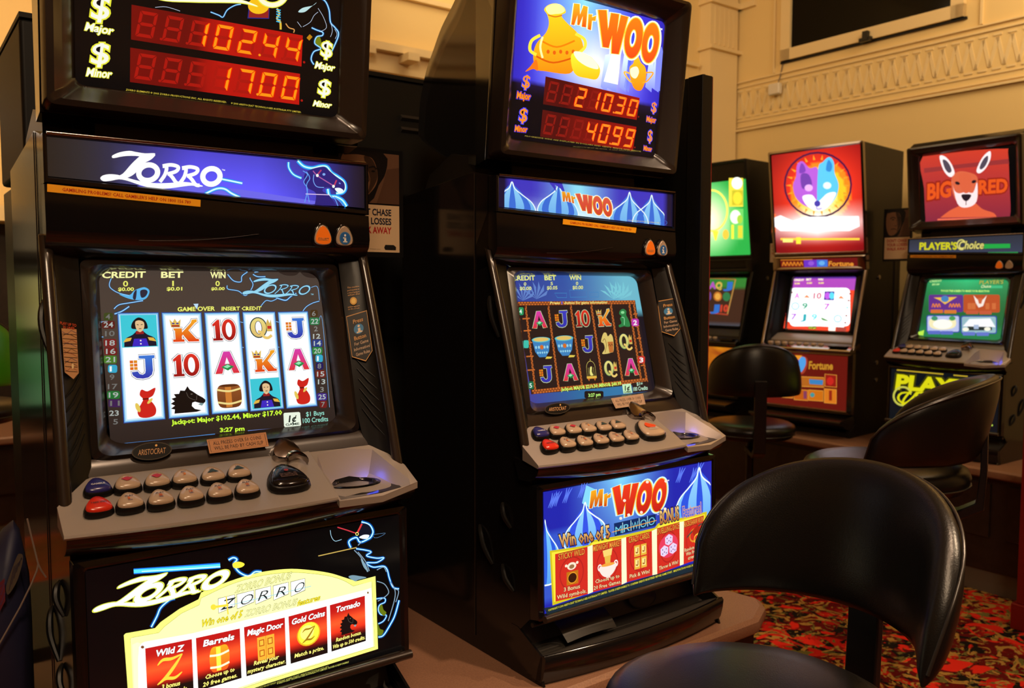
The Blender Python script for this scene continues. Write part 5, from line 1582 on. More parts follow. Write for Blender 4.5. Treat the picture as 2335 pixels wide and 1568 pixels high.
# dark dado added behind the viewer and at the left, darkening the machines' reflections
dd = MB()
rbox(dd, LEFT_D, LEFT_D + .03, FRONT_E, ALC_E, 0, 2.0)
setting(dd, 'added_dado_left', M['cup'], smooth=0)
dd = rbox(MB(), LEFT_D + .03, RIGHT_D, FRONT_E, FRONT_E + .03, 0, 2.0)
setting(dd, 'added_dado_front', M['cup'], smooth=0)
dd = rbox(MB(), LEFT_D + .03, ALC_A, ALC_E - .03, ALC_E, 0, 1.9)
setting(dd, 'added_dado_rear', M['cup'], smooth=0)

# at the far left: another stand with a machine, a shelf and a bright tube, a tall stool coloured green for the light on its back
lo = rp(.85, 5.45)
counter(math.radians(36.8), (lo.x, lo.y), -2.6, .35, 0, .7, .60, 'dark timber stand along the far left of the room', doors=((-1.95, -1.35), (-1.2, -.6), (-.5, .1)))
sh = empty('wall_shelf', rp(-.1, ALC_E - .2, 1.93), math.radians(36.8))
tag(sh, 'pale shelf on the far wall at the left edge of the picture', 'shelf')
MB().box(-1.6, 1.2, -.18, .165, -.05, .05).build('shelf_board', M['creamtrim'], sh)
for sx in (-1.4, 1.0): MB().box(sx - .02, sx + .02, -.12, .165, -.16, -.051).build('shelf_bracket', M['creamtrim'], sh)
tl = empty('tube_lamp', rp(-.1, ALC_E - .12, 2.56), math.radians(36.8))
tag(tl, 'bright white tube lamp on the far wall at the left edge', 'lamp')
MB().tube([(-.9, -.03, 0), (.75, -.03, 0)], .02, 10).build('lamp_tube', M['glowtube'], tl)
MB().box(-.95, .8, .0, .10, -.04, .05).build('lamp_body', M['white'], tl)
T7 = Vector((lo.x, lo.y, .60 + ZB + .001)) + ex * (-1.35) + ey * .28
amber = angular_machine(T7, math.radians(36.8), 'gaming_machine', 'dark machine at the far left with a glowing yellow panel', M['satin'])
pk = POSE['dark machine at the far left with a glowing yellow panel']
for nm, rc, c, mt in (('head_glass', (-.272, .272, (-.0775, .596), (.0030, .018)), (90, 60, 20), 'art'), ('screen', (-.198, .198, (.0835, -.130), (.0125, -.440)), (225, 200, 90), 'art'), ('belly_glass', (-.255, .255, (-.1175, -.575), (-.1215, -.88)), (50, 120, 50), 'art')):
    cvx = Cv(pk, (0, rc[2][0], rc[2][1]), (1, rc[2][0], rc[2][1]), (0, rc[3][0], rc[3][1]), .0004)
    cvx.grid(local_rect(*rc), 4, 4, lambda u, v, c=c: mid3(c, (240, 240, 220), .5 * (math.sin(u * 9) * math.cos(v * 7) + 1) / 2))
    cvx.build(nm, M[mt], amber)
gs = chair((-2.22, 3.36), 1.9, 'tall black stool at the left edge of the picture, green light coloured into its back', 1.04, .98, .235, 84, .145, .0, 2.2)
for c_ in gs.children:
    if c_.name.startswith('backrest'):
        me_ = c_.data.copy(); me_.materials[0] = M['green']; c_.data = me_

# navy bag leaning by the left machine, with its cord
yb = .02
def lp(px, py, y_=yb):
    n_ = Cv(POSE['near'], (0, y_, 0), (1, y_, 0), (0, y_, 1))
    return n_.pix(px, py)
out_ = [(62, 1180), (76, 1200), (98, 1300), (104, 1400), (112, 1640), (-20, 1660), (-190, 1640), (-150, 1480), (-60, 1340), (10, 1250), (44, 1195)]
bg = empty('drawstring_bag', Vector(t1_) - Vector((0, 0, ZB)), yn_)
tag(bg, 'navy blue patterned bag with a thin cord beside the left machine', 'bag')
P_ = [lp(x, y) for x, y in out_]
P_ = [Vector((p.x - .02, p.y, max(p.z, -1.029))) for p in P_]
cen = sum(P_, Vector()) / len(P_)
rings = []
for k, d in ((.05, -.062), (.6, -.055), (.92, -.03), (1.0, 0), (.92, .03), (.6, .055), (.05, .062)):
    rings.append([tuple(Vector((cen.x, 0, cen.z)) + (Vector((p.x, 0, p.z)) - Vector((cen.x, 0, cen.z))) * k + Vector((0, yb + d, 0))) for p in P_])
MB().loft(rings, True, True, True).build('bag_body', M['navy'], bg, ZB, smooth=80)
cvb = Cv(POSE['near'], (0, yb - .068, 0), (1, yb - .068, 0), (0, yb - .068, 1), .0004)
cvb.crop(0, 1150, 2.145)
cvb.poly(catmull([(96, 240), (112, 250), (106, 300), (80, 380), (40, 440), (30, 400), (60, 310), (84, 250)], True, 4), (74, 66, 56), 1)
for k in range(5): cvb.stroke([(44 + 12 * k, 420 - 30 * k), (56 + 12 * k, 360 - 25 * k), (70 + 9 * k, 300 - 8 * k)], 3, (36, 34, 50), 2)
cvb.poly([(0, 380), (22, 360), (26, 470), (0, 520)], (92, 34, 44), 1); cvb.stroke([(2, 400), (24, 380), (4, 440), (26, 430), (2, 490)], 2, (60, 60, 110), 2, smooth=False)
cvb.build('bag_print', M['print'], bg)
cp = [lp(x, y, -.052) for x, y in ((62, 1182), (72, 1225), (87, 1285), (84, 1300), (72, 1330), (45, 1385), (0, 1465), (-60, 1560))]
MB().tube([tuple(p) for p in cp], .0014, 6).build('bag_cord', M['cord'], bg, ZB)
cp = [lp(x, y, -.052) for x, y in ((87, 1285), (94, 1300), (105, 1316))]
MB().tube([tuple(p) for p in cp], .0014, 6).build('bag_cord', M['cord'], bg, ZB)

# ============================================================ artwork of the second machine
def woo(cv, p0, p1, p2, L=3, body=((240, 120, 20), (225, 70, 20)), halo=(255, 245, 210), rim=(245, 190, 40)):
    """title lettering: p0 foot of the M, p1 foot of the last O, p2 top left corner of the W"""
    a = Matrix(((130, 330, 1), (1135, 810, 1), (520, 125, 1))).inverted()
    cx = a @ Vector((p0[0], p1[0], p2[0])); cy = a @ Vector((p0[1], p1[1], p2[1]))
    mp0 = cv.map
    f = lambda x, y: mp0(cx[0] * x + cx[1] * y + cx[2], cy[0] * x + cy[1] * y + cy[2])
    Wp = [(470, 125), (572, 132), (592, 390), (636, 168), (732, 182), (706, 430), (762, 195), (848, 215), (728, 692), (640, 682), (648, 450), (600, 610), (530, 600)]
    Mp = [(165, 45), (228, 55), (235, 190), (285, 75), (330, 88), (310, 350), (262, 340), (275, 200), (225, 320), (205, 318), (205, 190), (160, 320), (128, 315)]
    rp2 = [(350, 180), (392, 188), (388, 225), (440, 205), (432, 265), (386, 262), (372, 385), (338, 372)]
    def ov(cx_, cy_, rx, ry, rot=8):
        return [(cx_ + rx * math.cos(t) * math.cos(math.radians(rot)) - ry * math.sin(t) * math.sin(math.radians(rot)), cy_ + rx * math.cos(t) * math.sin(math.radians(rot)) + ry * math.sin(t) * math.cos(math.radians(rot))) for t in [2 * PI * k / 30 for k in range(30)]]
    O1, O2 = ov(922, 488, 112, 258), ov(1136, 548, 106, 256)
    for g, (w, c) in enumerate(((62, halo), (24, rim))):
        for p in (Wp, O1, O2): cv.stroke(p, w, c, L - 1 + .4 * g, f, True, False)
        for p in (Mp, rp2): cv.stroke(p, w * .55, c, L - 1 + .4 * g, f, True, False)
    for p in (Wp, O1, O2): cv.poly(p, body[0], L, f, body[1])
    for p in (Mp, rp2): cv.poly(p, (245, 170, 30), L, f, body[1])
    for (x, y, k) in ((912, 490, 1), (1136, 560, 1)):
        cv.poly(ov(x, y, 44, 118), rim, L + .3, f)
        cv.poly(ov(x, y, 34, 104), (255, 250, 235), L + .5, f)
        cv.poly(ov(x, y, 20, 76), (60, 70, 215), L + .8, f)
    cv.text('TM', f and (0, 0), (1, 0), (0, -1), (240, 240, 240), L, .02, mp=lambda x, y: f(1255 + 32 * x, 385 + 25 * y))

def dome(cv, f, L=2, dark=(60, 110, 215), light=(150, 215, 250), mid_=(90, 160, 235)):
    """striped onion dome in the unit box"""
    out = catmull([(.5, 0), (.56, .16), (.72, .30), (.92, .46), (1.0, .66), (.90, .84), (.74, 1.0), (.26, 1.0), (.10, .84), (0, .66), (.08, .46), (.28, .30), (.44, .16)], True, 4)
    cv.poly(out, light, L, f, mid_)
    for k, (a, b) in enumerate(((.10, .26), (.44, .58), (.76, .90))):
        cv.poly(catmull([(.5, .04), (.5 + (b - .5) * .7, .34), (b, .62), (b - (b - .5) * .25, .98), (a - (a - .5) * .25, .98), (a, .62), (.5 + (a - .5) * .7, .34)], True, 3), dark, L + .3, f)
    cv.stroke(out, .025, (235, 250, 255), L + .5, f, True, False)

def mid_head():
    cv = Cv(POSE['mid'], *HEAD)
    def bgc(u, v):
        if v > .60: return mid3((34, 20, 60), (8, 6, 12), min(1, (v - .60) * 9)) if u > .0 else (8, 6, 10)
        c = mid3((58, 50, 205), (140, 215, 250), max(0, 1 - abs(u - .42) * 2.6) * max(0, 1 - v * 1.2))
        c = mid3(c, (255, 255, 255), max(0, 1 - abs(u - .52) * 2.4) * max(0, 1 - abs(v - .42) * 2.8))
        return mid3(c, (40, 30, 150), max(0, (abs(u - .5) - .34) * 4))
    cv.grid(local_rect(-.235, .235, (-.0085, .492), (.0215, .157)), 26, 30, bgc)
    cv.crop(930, 0, 5.6)
    # golden urn, orange drape and bowl of gold
    cv.poly(catmull([(1740, 120), (1800, 60), (1900, 45), (1990, 90), (2015, 160), (1960, 200), (2040, 300), (2180, 440), (2240, 620), (2150, 800), (2060, 940), (1760, 910), (1640, 880), (1600, 720), (1640, 560), (1760, 420), (1800, 300), (1780, 190)], True, 5), (250, 205, 30), 2, None, (235, 130, 15))
    cv.poly(catmull([(1760, 100), (1850, 50), (1950, 60), (2005, 130), (1960, 170), (1880, 180), (1800, 180)], True, 5), (255, 245, 150), 2.5)
    cv.stroke([(1790, 190), (1880, 215), (1970, 195)], 16, (205, 110, 20), 2.6)
    cv.stroke([(1700, 520), (1900, 600), (2130, 520)], 22, (225, 120, 10), 2.5)
    cv.stroke([(1640, 720), (1860, 800), (2160, 720)], 22, (205, 85, 10), 2.5)
    cv.stroke([(1690, 450), (1580, 520), (1560, 640), (1640, 700)], 40, (250, 215, 60), 2.2)
    cv.stroke([(2140, 430), (2250, 500), (2260, 600), (2180, 680)], 40, (250, 215, 60), 2.2)
    cv.stroke([(1720, 470), (1690, 600), (1720, 740)], 26, (255, 245, 160), 2.7)
    for k in range(5): cv.ell(1790 + 80 * k, 660 + (k % 2) * 12, 20, 26, (215, 90, 15), 3)
    cv.poly(catmull([(1640, 760), (1560, 850), (1500, 915), (1600, 880), (1660, 900)], True, 4), (225, 110, 20), 2.1)
    cv.crop(1280, 0, 5.6)
    cv.poly(catmull([(140, 680), (330, 700), (440, 790), (495, 900), (450, 1010), (330, 1000), (190, 960), (130, 840)], True, 5), (250, 225, 50), 3, None, (240, 180, 20))
    cv.poly(catmull([(160, 660), (300, 680), (430, 780), (470, 880), (330, 850), (200, 760)], True, 4), (255, 250, 200), 3.4)
    # palace towers
    for x, w in ((560, 60), (620, 120), (800, 60), (860, 40), (1130, 60), (1200, 80), (1280, 50)):
        cv.poly([(x, 700), (x + w, 690), (x + w - 40, 1180), (x - 60, 1110)], (215, 235, 255) if w > 55 else (70, 90, 215), 1.5, None, (120, 130, 240))
    cv.poly([(1210, 760), (1280, 590), (1320, 740), (1300, 1170), (1190, 1150)], (120, 130, 240), 1.7)
    cv.poly([(640, 690), (760, 680), (720, 1080), (540, 1040)], (255, 255, 255), 1.9)
    # small golden jar
    cv.poly(catmull([(930, 660), (960, 650), (1010, 790), (1070, 860), (1080, 1000), (1020, 1150), (930, 1130), (880, 1000), (870, 860), (920, 800)], True, 5), (250, 190, 30), 3, None, (240, 130, 20))
    cv.poly(catmull([(880, 880), (960, 850), (990, 920), (950, 1000), (890, 970)], True, 4), (255, 245, 190), 3.4)
    cv.stroke([(880, 940), (800, 920), (860, 1020), (920, 1060)], 20, (250, 180, 60), 3); cv.stroke([(1070, 930), (1170, 930), (1100, 1030), (1030, 1060)], 20, (250, 160, 40), 3)
    woo(cv, (130, 330), (1135, 810), (520, 125), 4.5)
    # figures
    for tl, tr, br, bl, txt in (((-202, 975), (1000, 1250), (960, 1530), (-235, 1330), [' ', ' ', '2', '1', '0.', '3', '0']), ((-240, 1400), (958, 1620), (912, 1925), (-272, 1745), [' ', ' ', ' ', '4', '0.', '9', '9'])):
        f = cv.quad(tl, tr, br, bl)
        cv.grid(f, 14, 1, lambda u, v: ramp([(0, (78, 14, 12)), (.22, (70, 10, 10)), (.30, (100, 14, 10)), (1, (140, 16, 12))], u), 3)
        seven(cv, f, txt, (255, 130, 30), (124, 20, 14), 4.2)
    OR, BH = (235, 130, 30), (60, 60, 215)
    cv.crop(930, 0, 5.6)
    cv.text('$', (1455, 1110), (1545, 1125), (1480, 945), OR, 4, .012, (BH, .05))
    cv.text('Major', (1390, 1250), (1560, 1275), (1400, 1165), OR, 4, .03, ((150, 20, 10), .05), (BH, .10))
    cv.text('$', (1415, 1540), (1510, 1555), (1440, 1370), OR, 4, .012, (BH, .05))
    cv.crop(900, 260, 4.6125)
    cv.text('Minor', (1262, 178), (1388, 190), (1270, 118), OR, 4, .03, ((150, 20, 10), .05), (BH, .10))
    cv.text('PROGRESSIVE WINS ARE DISPLAYED IN DOLLARS AND CENTS. MAJOR AND MINOR', (1368, 235), (2590, 400), (1370, 222), (150, 130, 50), 3.5, .01)
    cv.crop(1280, 260, 4.6125)
    cv.text('JACKPOTS MUST BE WON.  © 2003 ARISTOCRAT', (120, 345), (780, 400), (121, 334), (100, 84, 40), 3.5, .01)
    cv.text('$', (905, 280), (950, 290), (915, 160), OR, 4, .012, (BH, .05))
    cv.text('Major', (895, 75), (990, 92), (900, 20), OR, 4, .03, ((150, 20, 10), .05), (BH, .10))
    cv.text('Minor', (865, 378), (948, 392), (868, 330), OR, 4, .03, ((150, 20, 10), .05), (BH, .10))
    cv.crop(1280, 0, 5.6)
    cv.text('$', (1145, 1420), (1205, 1440), (1160, 1290), OR, 4, .012, (BH, .05))
    cv.build('head_glass', M['art15'], mid)

def mid_sign():
    cv = Cv(POSE['mid'], *SIGN)
    f = lambda u, v: Vector((-.2835 + .567 * u, .0005, .0632 - (.0635 + .020 * u) * v))
    def bgc(u, v):
        if u < .035 or u > .945: return (24, 18, 50)
        c = mid3((66, 56, 190), (150, 235, 252), max(0, 1 - abs(u - .42) * 4.2))
        return mid3(c, (215, 245, 255), max(0, v - .45) * max(0, 1 - abs(u - .45) * 2) * 2)
    cv.grid(f, 30, 6, bgc)
    for u0, u1, v0 in ((-.05, .19, .10), (.20, .42, -.02), (.60, .84, .06), (.74, .98, .08)):
        g = lambda u, v, u0=u0, u1=u1, v0=v0: f(max(.033, min(.945, u0 + (u1 - u0) * u)), min(1, v0 + (1.5 - v0) * v))
        dome(cv, g, 1.5)
    cv.poly([(.26, 0), (.30, .30), (.29, .05), (.345, .26), (.33, 0)], (66, 56, 190), 2.8, f)
    cv.crop(1280, 260, 4.6125)
    woo(cv, (20, 925), (508, 1080), (170, 835), 4.2, body=((225, 90, 70), (215, 70, 40)), halo=(255, 250, 245))
    cv.text('COPYRIGHT © 2000 ARISTOCRAT TECHNOLOGIES AUSTRALIA PTY LIMITED', (695, 1122), (1035, 1150), (696, 1110), (215, 205, 110), 4, .01)
    cv.ring(1072, 1142, 38, 24, 4, (60, 110, 200), 4)
    cv.build('sign_strip', M['art'], mid)

def mid_screen():
    cv = Cv(POSE['mid'], *SCR, step=.0001)
    cv.grid(local_rect(-.206, .206, (.0525, -.150), (-.0195, -.446)), 16, 14, lambda u, v: (26, 20, 30) if (u > .93 and v > .33) else ramp([(0, (52, 56, 140)), (.55, (54, 86, 165)), (1, (110, 185, 205))], u + (.15 if v < .3 else 0)) if v < .38 else ramp([(0, (66, 66, 150)), (.4, (44, 110, 160)), (.7, (50, 120, 170)), (1, (30, 60, 110))], u))
    cv.crop(920, 520, 2.904)
    # leaves and carved blocks on the blue band
    for (x, y, dx) in ((880, 470, 1), (790, 480, -1), (1390, 470, 1), (1440, 470, -1)):
        for k in range(6):
            a = math.radians(-150 + 24 * k)
            cv.poly([(x, y), (x + 95 * math.cos(a) - 6, y + 120 * math.sin(a)), (x + 70 * math.cos(a + .18), y + 80 * math.sin(a + .18))], (120, 200, 215) if x > 1200 else (96, 130, 200), 1, None)
    for q in ([(1000, 430), (1080, 430), (1080, 460), (1020, 460)], [(1100, 410), (1210, 408), (1215, 455), (1105, 458)], [(1230, 425), (1290, 424), (1292, 455), (1235, 456)]):
        cv.stroke(q, 4, (60, 130, 190), 1.2, None, True, False)
    TX = (232, 235, 130)
    cv.text('CREDIT', (722, 346), (870, 344), (720, 314), TX, 4, .03)
    cv.text('BET', (935, 344), (1010, 343), (933, 312), TX, 4, .03)
    cv.text('WIN', (1100, 343), (1175, 342), (1099, 312), TX, 4, .03)
    for t, x, y, w in (('0', 797, 380, 15), ('5', 974, 377, 14), ('0', 1142, 376, 14)): cv.text(t, (x, y), (x + w, y), (x, y - 22), TX, 4, .02)
    for t, x, y in (('$0.00', 770, 410), ('$0.05', 950, 406), ('$0.00', 1120, 404)): cv.text(t, (x, y), (x + 76 - (x > 900) * 8, y - 1), (x, y - 23), TX, 4, .02)
    OB = (196, 104, 44)
    cv.poly([(748, 486), (1534, 480), (1618, 1015), (1618, 1030), (846, 1100)], (40, 26, 24), 1.6)
    def bricks(a, b, w, n):
        cv.stroke([a, b], w, (90, 40, 20), 1.9, smooth=False)
        for i in range(n):
            t0, t1 = (i + .12) / n, (i + .88) / n
            for s_ in (-.24, .24):
                dx, dy = b[0] - a[0], b[1] - a[1]
                l = math.hypot(dx, dy)
                o = (-dy / l * w * s_, dx / l * w * s_)
                sh = .5 / n if s_ > 0 else 0
                cv.stroke([(a[0] + dx * (t0 + sh) + o[0], a[1] + dy * (t0 + sh) + o[1]), (a[0] + dx * min(1, t1 + sh) + o[0], a[1] + dy * min(1, t1 + sh) + o[1])], w * .38, OB, 2.1, smooth=False)
    bricks((756, 500), (1534, 490), 26, 40)
    bricks((850, 1085), (1618, 1005), 30, 40)
    for a, b in (((808, 512), (872, 1070)), ((958, 510), (1027, 1055)), ((1106, 508), (1182, 1040)), ((1242, 505), (1320, 1024)), ((1372, 502), (1450, 1010)), ((1494, 498), (1572, 996)), ((1524, 495), (1608, 992))):
        bricks(a, b, 14, 22)
    for y in (600, 680, 760, 850, 940):
        cv.stroke([(778 + (y - 500) * .1, y), (826 + (y - 500) * .1, y - 3)], 9, OB, 2.1); cv.stroke([(1506 + (y - 500) * .15, y - 30), (1534 + (y - 500) * .15, y - 34)], 8, OB, 2.1)
    S_ = [[('A', 897, 605), ('J', 1045, 600), ('10', 1185, 595), ('K', 1322, 592), ('lion', 1455, 597)], [('pot', 915, 788), ('pot', 1067, 778), ('J', 1217, 766), ('goldhorse', 1348, 762), ('Q', 1470, 754)], [('J', 942, 965), ('A', 1102, 953), ('cage', 1242, 940), ('Q', 1370, 932), ('A', 1506, 918)]]
    for row in S_:
        for k, cx_, cy_ in row:
            w = 134 if k == 'pot' else (104 if cx_ < 1200 else 96)
            h = 150 if k in ('pot', 'goldhorse', 'cage') else 130
            f = lambda u, v, cx_=cx_, cy_=cy_, w=w, h=h: cv.map(cx_ + (u - .5) * w + (v - .5) * 14, cy_ + (v - .5) * h - (u - .5) * 6)
            sym(cv, f, k, 3, bright=False)
    for t, x, y, c in (('2', 1534, 625, (190, 50, 170)), ('3', 1575, 872, (200, 50, 40))):
        cv.poly(rnd(x - 24, y - 26, x + 24, y + 24), c, 3); cv.text(t, (x - 11, y + 16), (x + 11, y + 15), (x - 12, y - 16), (245, 240, 240), 4, .03)
    for x, y, c, t in ((778, 550, (30, 150, 90), '4'), (812, 768, (60, 190, 170), ''), (845, 1040, (20, 110, 70), '5')):
        cv.poly(rnd(x - 17, y - 26, x + 17, y + 26), c, 3)
        if t: cv.text(t, (x - 10, y + 16), (x + 6, y + 15), (x - 12, y - 14), (220, 240, 230), 4, .02)
    cv.text('Press', (972, 503), (1035, 502), (971, 486), (235, 215, 120), 4, .03); cv.text('i', (1047, 503), (1051, 503), (1046, 485), (80, 90, 220), 4, .05)
    cv.text('-button for game information', (1062, 503), (1348, 499), (1061, 484), (235, 215, 120), 4, .03)
    cv.text('Jackpot: MAJOR $210.30; MINOR $40.99', (1045, 1078), (1442, 1038), (1042, 1054), (200, 250, 110), 4, .03)
    cv.poly(rnd(1198, 1078, 1324, 1126, .2), (24, 18, 20), 3); cv.text('3:27 pm', (1225, 1117), (1305, 1110), (1223, 1095), (190, 245, 120), 4, .03)
    cv.poly([(1447, 1034), (1505, 1028), (1515, 1090), (1456, 1095)], (200, 240, 190), 3); cv.text('1¢', (1466, 1075), (1496, 1072), (1466, 1042), (40, 50, 40), 4, .03); cv.text('GAME', (1460, 1092), (1508, 1088), (1459, 1080), (40, 60, 40), 4, .02)
    cv.poly([(1512, 1025), (1616, 1012), (1620, 1078), (1520, 1090)], (38, 24, 26), 2.5)
    cv.text('$1=', (1545, 1042), (1583, 1038), (1543, 1020), (190, 230, 200), 4, .02); cv.text('100 Credits', (1522, 1078), (1617, 1068), (1520, 1052), (190, 230, 200), 4, .02)
    cv.build('screen', M['art'], mid)

def mid_belly():
    cv = Cv(POSE['mid'], *BEL)
    def bgc(u, v):
        c = mid3((30, 36, 165), (130, 215, 250), max(0, 1 - abs(u - .42) * 3.2) * max(0, 1 - v * 1.1))
        return mid3(c, (70, 130, 225), .5 if (u < .2 and .35 < v < .9) else 0)
    cv.grid(local_rect(-.273, .273, (-.1505, -.6145), (-.1565, -.8785)), 24, 16, bgc)
    cv.crop(880, 1000, 2.594)
    for x, y in ((985, 340), (1010, 330), (1070, 310), (1820, 190), (1850, 160), (1740, 190), (1160, 280)):
        for k in range(3): cv.stroke([(x + 16 * k, y - 20), (x + 8 * k - 6, y + 20), (x + 10 * k - 26, y + 70)], 7, (90, 120, 235), 1, taper=True)
    cv.poly([(1185, 275), (1240, 300), (1210, 420), (1160, 380)], (130, 210, 250), .8)
    def box(x0, y0, x1, y1, sl=-.18):
        cx_ = (x0 + x1) / 2
        return lambda u, v: cv.map(x0 + (x1 - x0) * u, y0 + (y1 - y0) * v + (x0 + (x1 - x0) * u - cx_) * sl)
    dome(cv, box(1050, 375, 1305, 690, -.25), 1.3, dark=(50, 80, 220), light=(150, 210, 250))
    f = box(1715, 170, 1990, 520, -.22)
    lim = lambda u, v: f(min(u, .745), v)
    dome(cv, lim, 1.6, dark=(40, 80, 215), light=(150, 210, 250))
    f2 = box(850, 480, 1030, 860, -.1)
    dome(cv, lambda u, v: f2(max(u, .49), v), 1.5, dark=(40, 90, 215), light=(120, 195, 245))
    cv.poly([(1750, 360), (1900, 330), (1908, 480), (1640, 560)], (60, 130, 225), 1.4)
    woo(cv, (1205, 418), (1618, 428), (1360, 280), 4, body=((235, 60, 30), (190, 30, 20)), halo=(200, 240, 255))
    for (x, y) in ((1388, 470), (1435, 450), (1410, 365), (1545, 255), (1510, 435), (1650, 415), (1655, 250)): cv.ell(x, y, 9, 9, (255, 225, 205), 5.6, n=10)
    GO, BK = (240, 200, 120), (30, 24, 60)
    cv.text('Win one of 5', (1030, 640), (1326, 582), (1022, 565), GO, 5, .03, (BK, .06), None, None, (170, 90, 40))
    cv.poly([(1348, 500), (1594, 445), (1596, 512), (1352, 576)], (10, 40, 90), 4.4)
    for i, ch in enumerate('MRWOO'):
        x = 1354 + i * 49
        y = 566 - i * 13
        cv.text(ch, (x + 3, y), (x + 40, y - 10), (x + 2, y - 48), (110, 200, 220), 5, -.005)
        if i: cv.stroke([(x - 3, y + 4), (x - 4, y - 58)], 4, (170, 215, 230), 4.8, smooth=False)
    cv.stroke([(1336, 552), (1600, 482)], 4, (240, 160, 40), 5.2, smooth=False)
    cv.text('TM', (1602, 452), (1612, 450), (1602, 444), (220, 220, 240), 5, .02)
    cv.text('BONUS', (1622, 502), (1734, 474), (1618, 424), GO, 5, .03, (BK, .06), None, None, (170, 90, 40))
    cv.text('Features!', (1756, 468), (1866, 440), (1753, 400), (70, 100, 215), 5, .02, ((225, 160, 90), .05))
    Y2 = (248, 225, 60)
    cv.poly([(968, 662), (1200, 628), (1218, 600), (1420, 566), (1590, 526), (1610, 500), (1898, 430), (1892, 700), (1700, 758), (1600, 790), (1240, 900), (985, 985)], (205, 190, 30), 2.6)
    cv.poly([(980, 672), (1204, 640), (1222, 612), (1420, 580), (1594, 540), (1614, 512), (1885, 446), (1880, 690), (1700, 742), (1600, 774), (1240, 880), (994, 965)], Y2, 2.9)
    Cd = [((1000, 682), (1192, 638), (1194, 918), (1003, 962), 'STICKY WILD', ['3 Bonus', 'Wild symbols.'], 'a'), ((1222, 628), (1392, 592), (1394, 862), (1224, 906), 'MIDNIGHT MARKET', ['Choose up to', '20 Free Games.'], 'b'), ((1420, 582), (1572, 545), (1576, 806), (1424, 848), 'CRAZY CARDS', ['Pick & Win!'], 'c'), ((1602, 530), (1736, 492), (1738, 750), (1604, 800), 'DUELLING DICE', ['Throw & Win!'], 'd'), ((1762, 488), (1880, 452), (1878, 700), (1760, 742), 'RICKSHAW RUN', ['Random Bonus.', 'Win From 50', 'credits.'], 'e')]
    for a, b in zip(Cd, Cd[1:]): cv.poly([a[1], b[0], b[3], a[2]], (255, 250, 200), 3.0)
    for tl, tr, br, bl, ti, sb_, ic in Cd:
        f = cv.quad(tl, tr, br, bl)
        cv.rect(0, 0, 1, 1, (205, 44, 32), 3.2, f)
        cv.ring(.5, .48, .36, .34, .03, (175, 34, 30), 3.4, f)
        cv.text(ti, (.10 if len(ti) < 12 else .02, .14), (.90 if len(ti) < 12 else .98, .14), (.10 if len(ti) < 12 else .02, .01), (235, 150, 60), 4.4, .02, ((60, 16, 10), .05), mp=f)
        for i, t in enumerate(sb_):
            w2 = min(.94, len(t) * .070)
            y = {1: .93, 2: .83 + .13 * i, 3: .72 + .105 * i}[len(sb_)]
            cv.text(t, (.5 - w2 / 2, y), (.5 + w2 / 2, y), (.5 - w2 / 2, y - .085), (245, 205, 150), 4.4, .02, ((60, 16, 10), .04), mp=f)
        if ic == 'a':
            cv.rect(.34, .44, .70, .72, (190, 110, 20), 3.8, f); cv.ell(.52, .58, .15, .12, (60, 24, 10), 4, f); cv.ring(.52, .58, .14, .11, .02, (230, 150, 40), 4.2, f)
            cv.ell(.50, .33, .14, .08, (240, 225, 200), 4, f); cv.ell(.50, .34, .08, .045, (150, 110, 70), 4.2, f); cv.ell(.33, .30, .04, .03, (240, 225, 200), 4, f); cv.ell(.67, .28, .04, .03, (240, 225, 200), 4, f)
        elif ic == 'b':
            cv.poly([(.40, .30), (.62, .29), (.60, .46), (.43, .46)], (225, 180, 70), 3.8, f); cv.poly([(.34, .17), (.68, .15), (.64, .30), (.38, .31)], (240, 205, 110), 3.8, f)
            cv.poly(catmull([(.24, .50), (.80, .48), (.74, .66), (.52, .76), (.30, .68)], True, 4), (240, 225, 215), 4, f); cv.ell(.52, .49, .24, .035, (235, 160, 60), 4.3, f)
            cv.ring(.24, .52, .06, .06, .03, (250, 235, 230), 3.9, f); cv.ring(.80, .50, .06, .06, .03, (250, 235, 230), 3.9, f); cv.rect(.46, .74, .60, .78, (235, 215, 200), 4.1, f)
        elif ic == 'c':
            for a in (.30, .56):
                for bq in (.24, .52): cv.rect(a, bq, a + .22, bq + .25, (225, 175, 60), 3.9, f); cv.rect(a + .04, bq + .04, a + .18, bq + .2, (250, 225, 140), 4.1, f); cv.stroke([(a + .14, bq + .06), (a + .13, bq + .16), (a + .06, bq + .15)], .03, (150, 80, 20), 4.3, f)
        elif ic == 'd':
            cv.ell(.5, .46, .42, .26, (225, 60, 90), 3.5, f)
            for (cx_, cy_) in ((.52, .32), (.32, .54), (.70, .54)):
                cv.poly([(cx_ - .17, cy_ - .06), (cx_, cy_ - .12), (cx_ + .17, cy_ - .05), (cx_ + .15, cy_ + .09), (cx_ - .02, cy_ + .13), (cx_ - .16, cy_ + .08)], (225, 205, 235), 4, f)
                for dx, dy in ((-.08, -.03), (.08, -.03), (0, .03), (-.08, .06), (.08, .06)): cv.ell(cx_ + dx, cy_ + dy, .022, .016, (90, 60, 130), 4.2, f, n=8)
        else:
            cv.ring(.5, .40, .20, .14, .04, (220, 140, 40), 3.9, f); cv.ring(.66, .50, .14, .10, .03, (240, 190, 60), 3.9, f)
            cv.stroke([(.15, .40), (.4, .30), (.7, .22), (.9, .18)], .04, (70, 70, 60), 4, f); cv.poly([(.4, .28), (.7, .18), (.8, .34), (.5, .42)], (170, 40, 20), 4.1, f)
    cv.poly([(935, 1000), (985, 992), (1245, 908), (1600, 800), (1925, 705), (1925, 790), (955, 1042)], (26, 40, 50), 2.2)
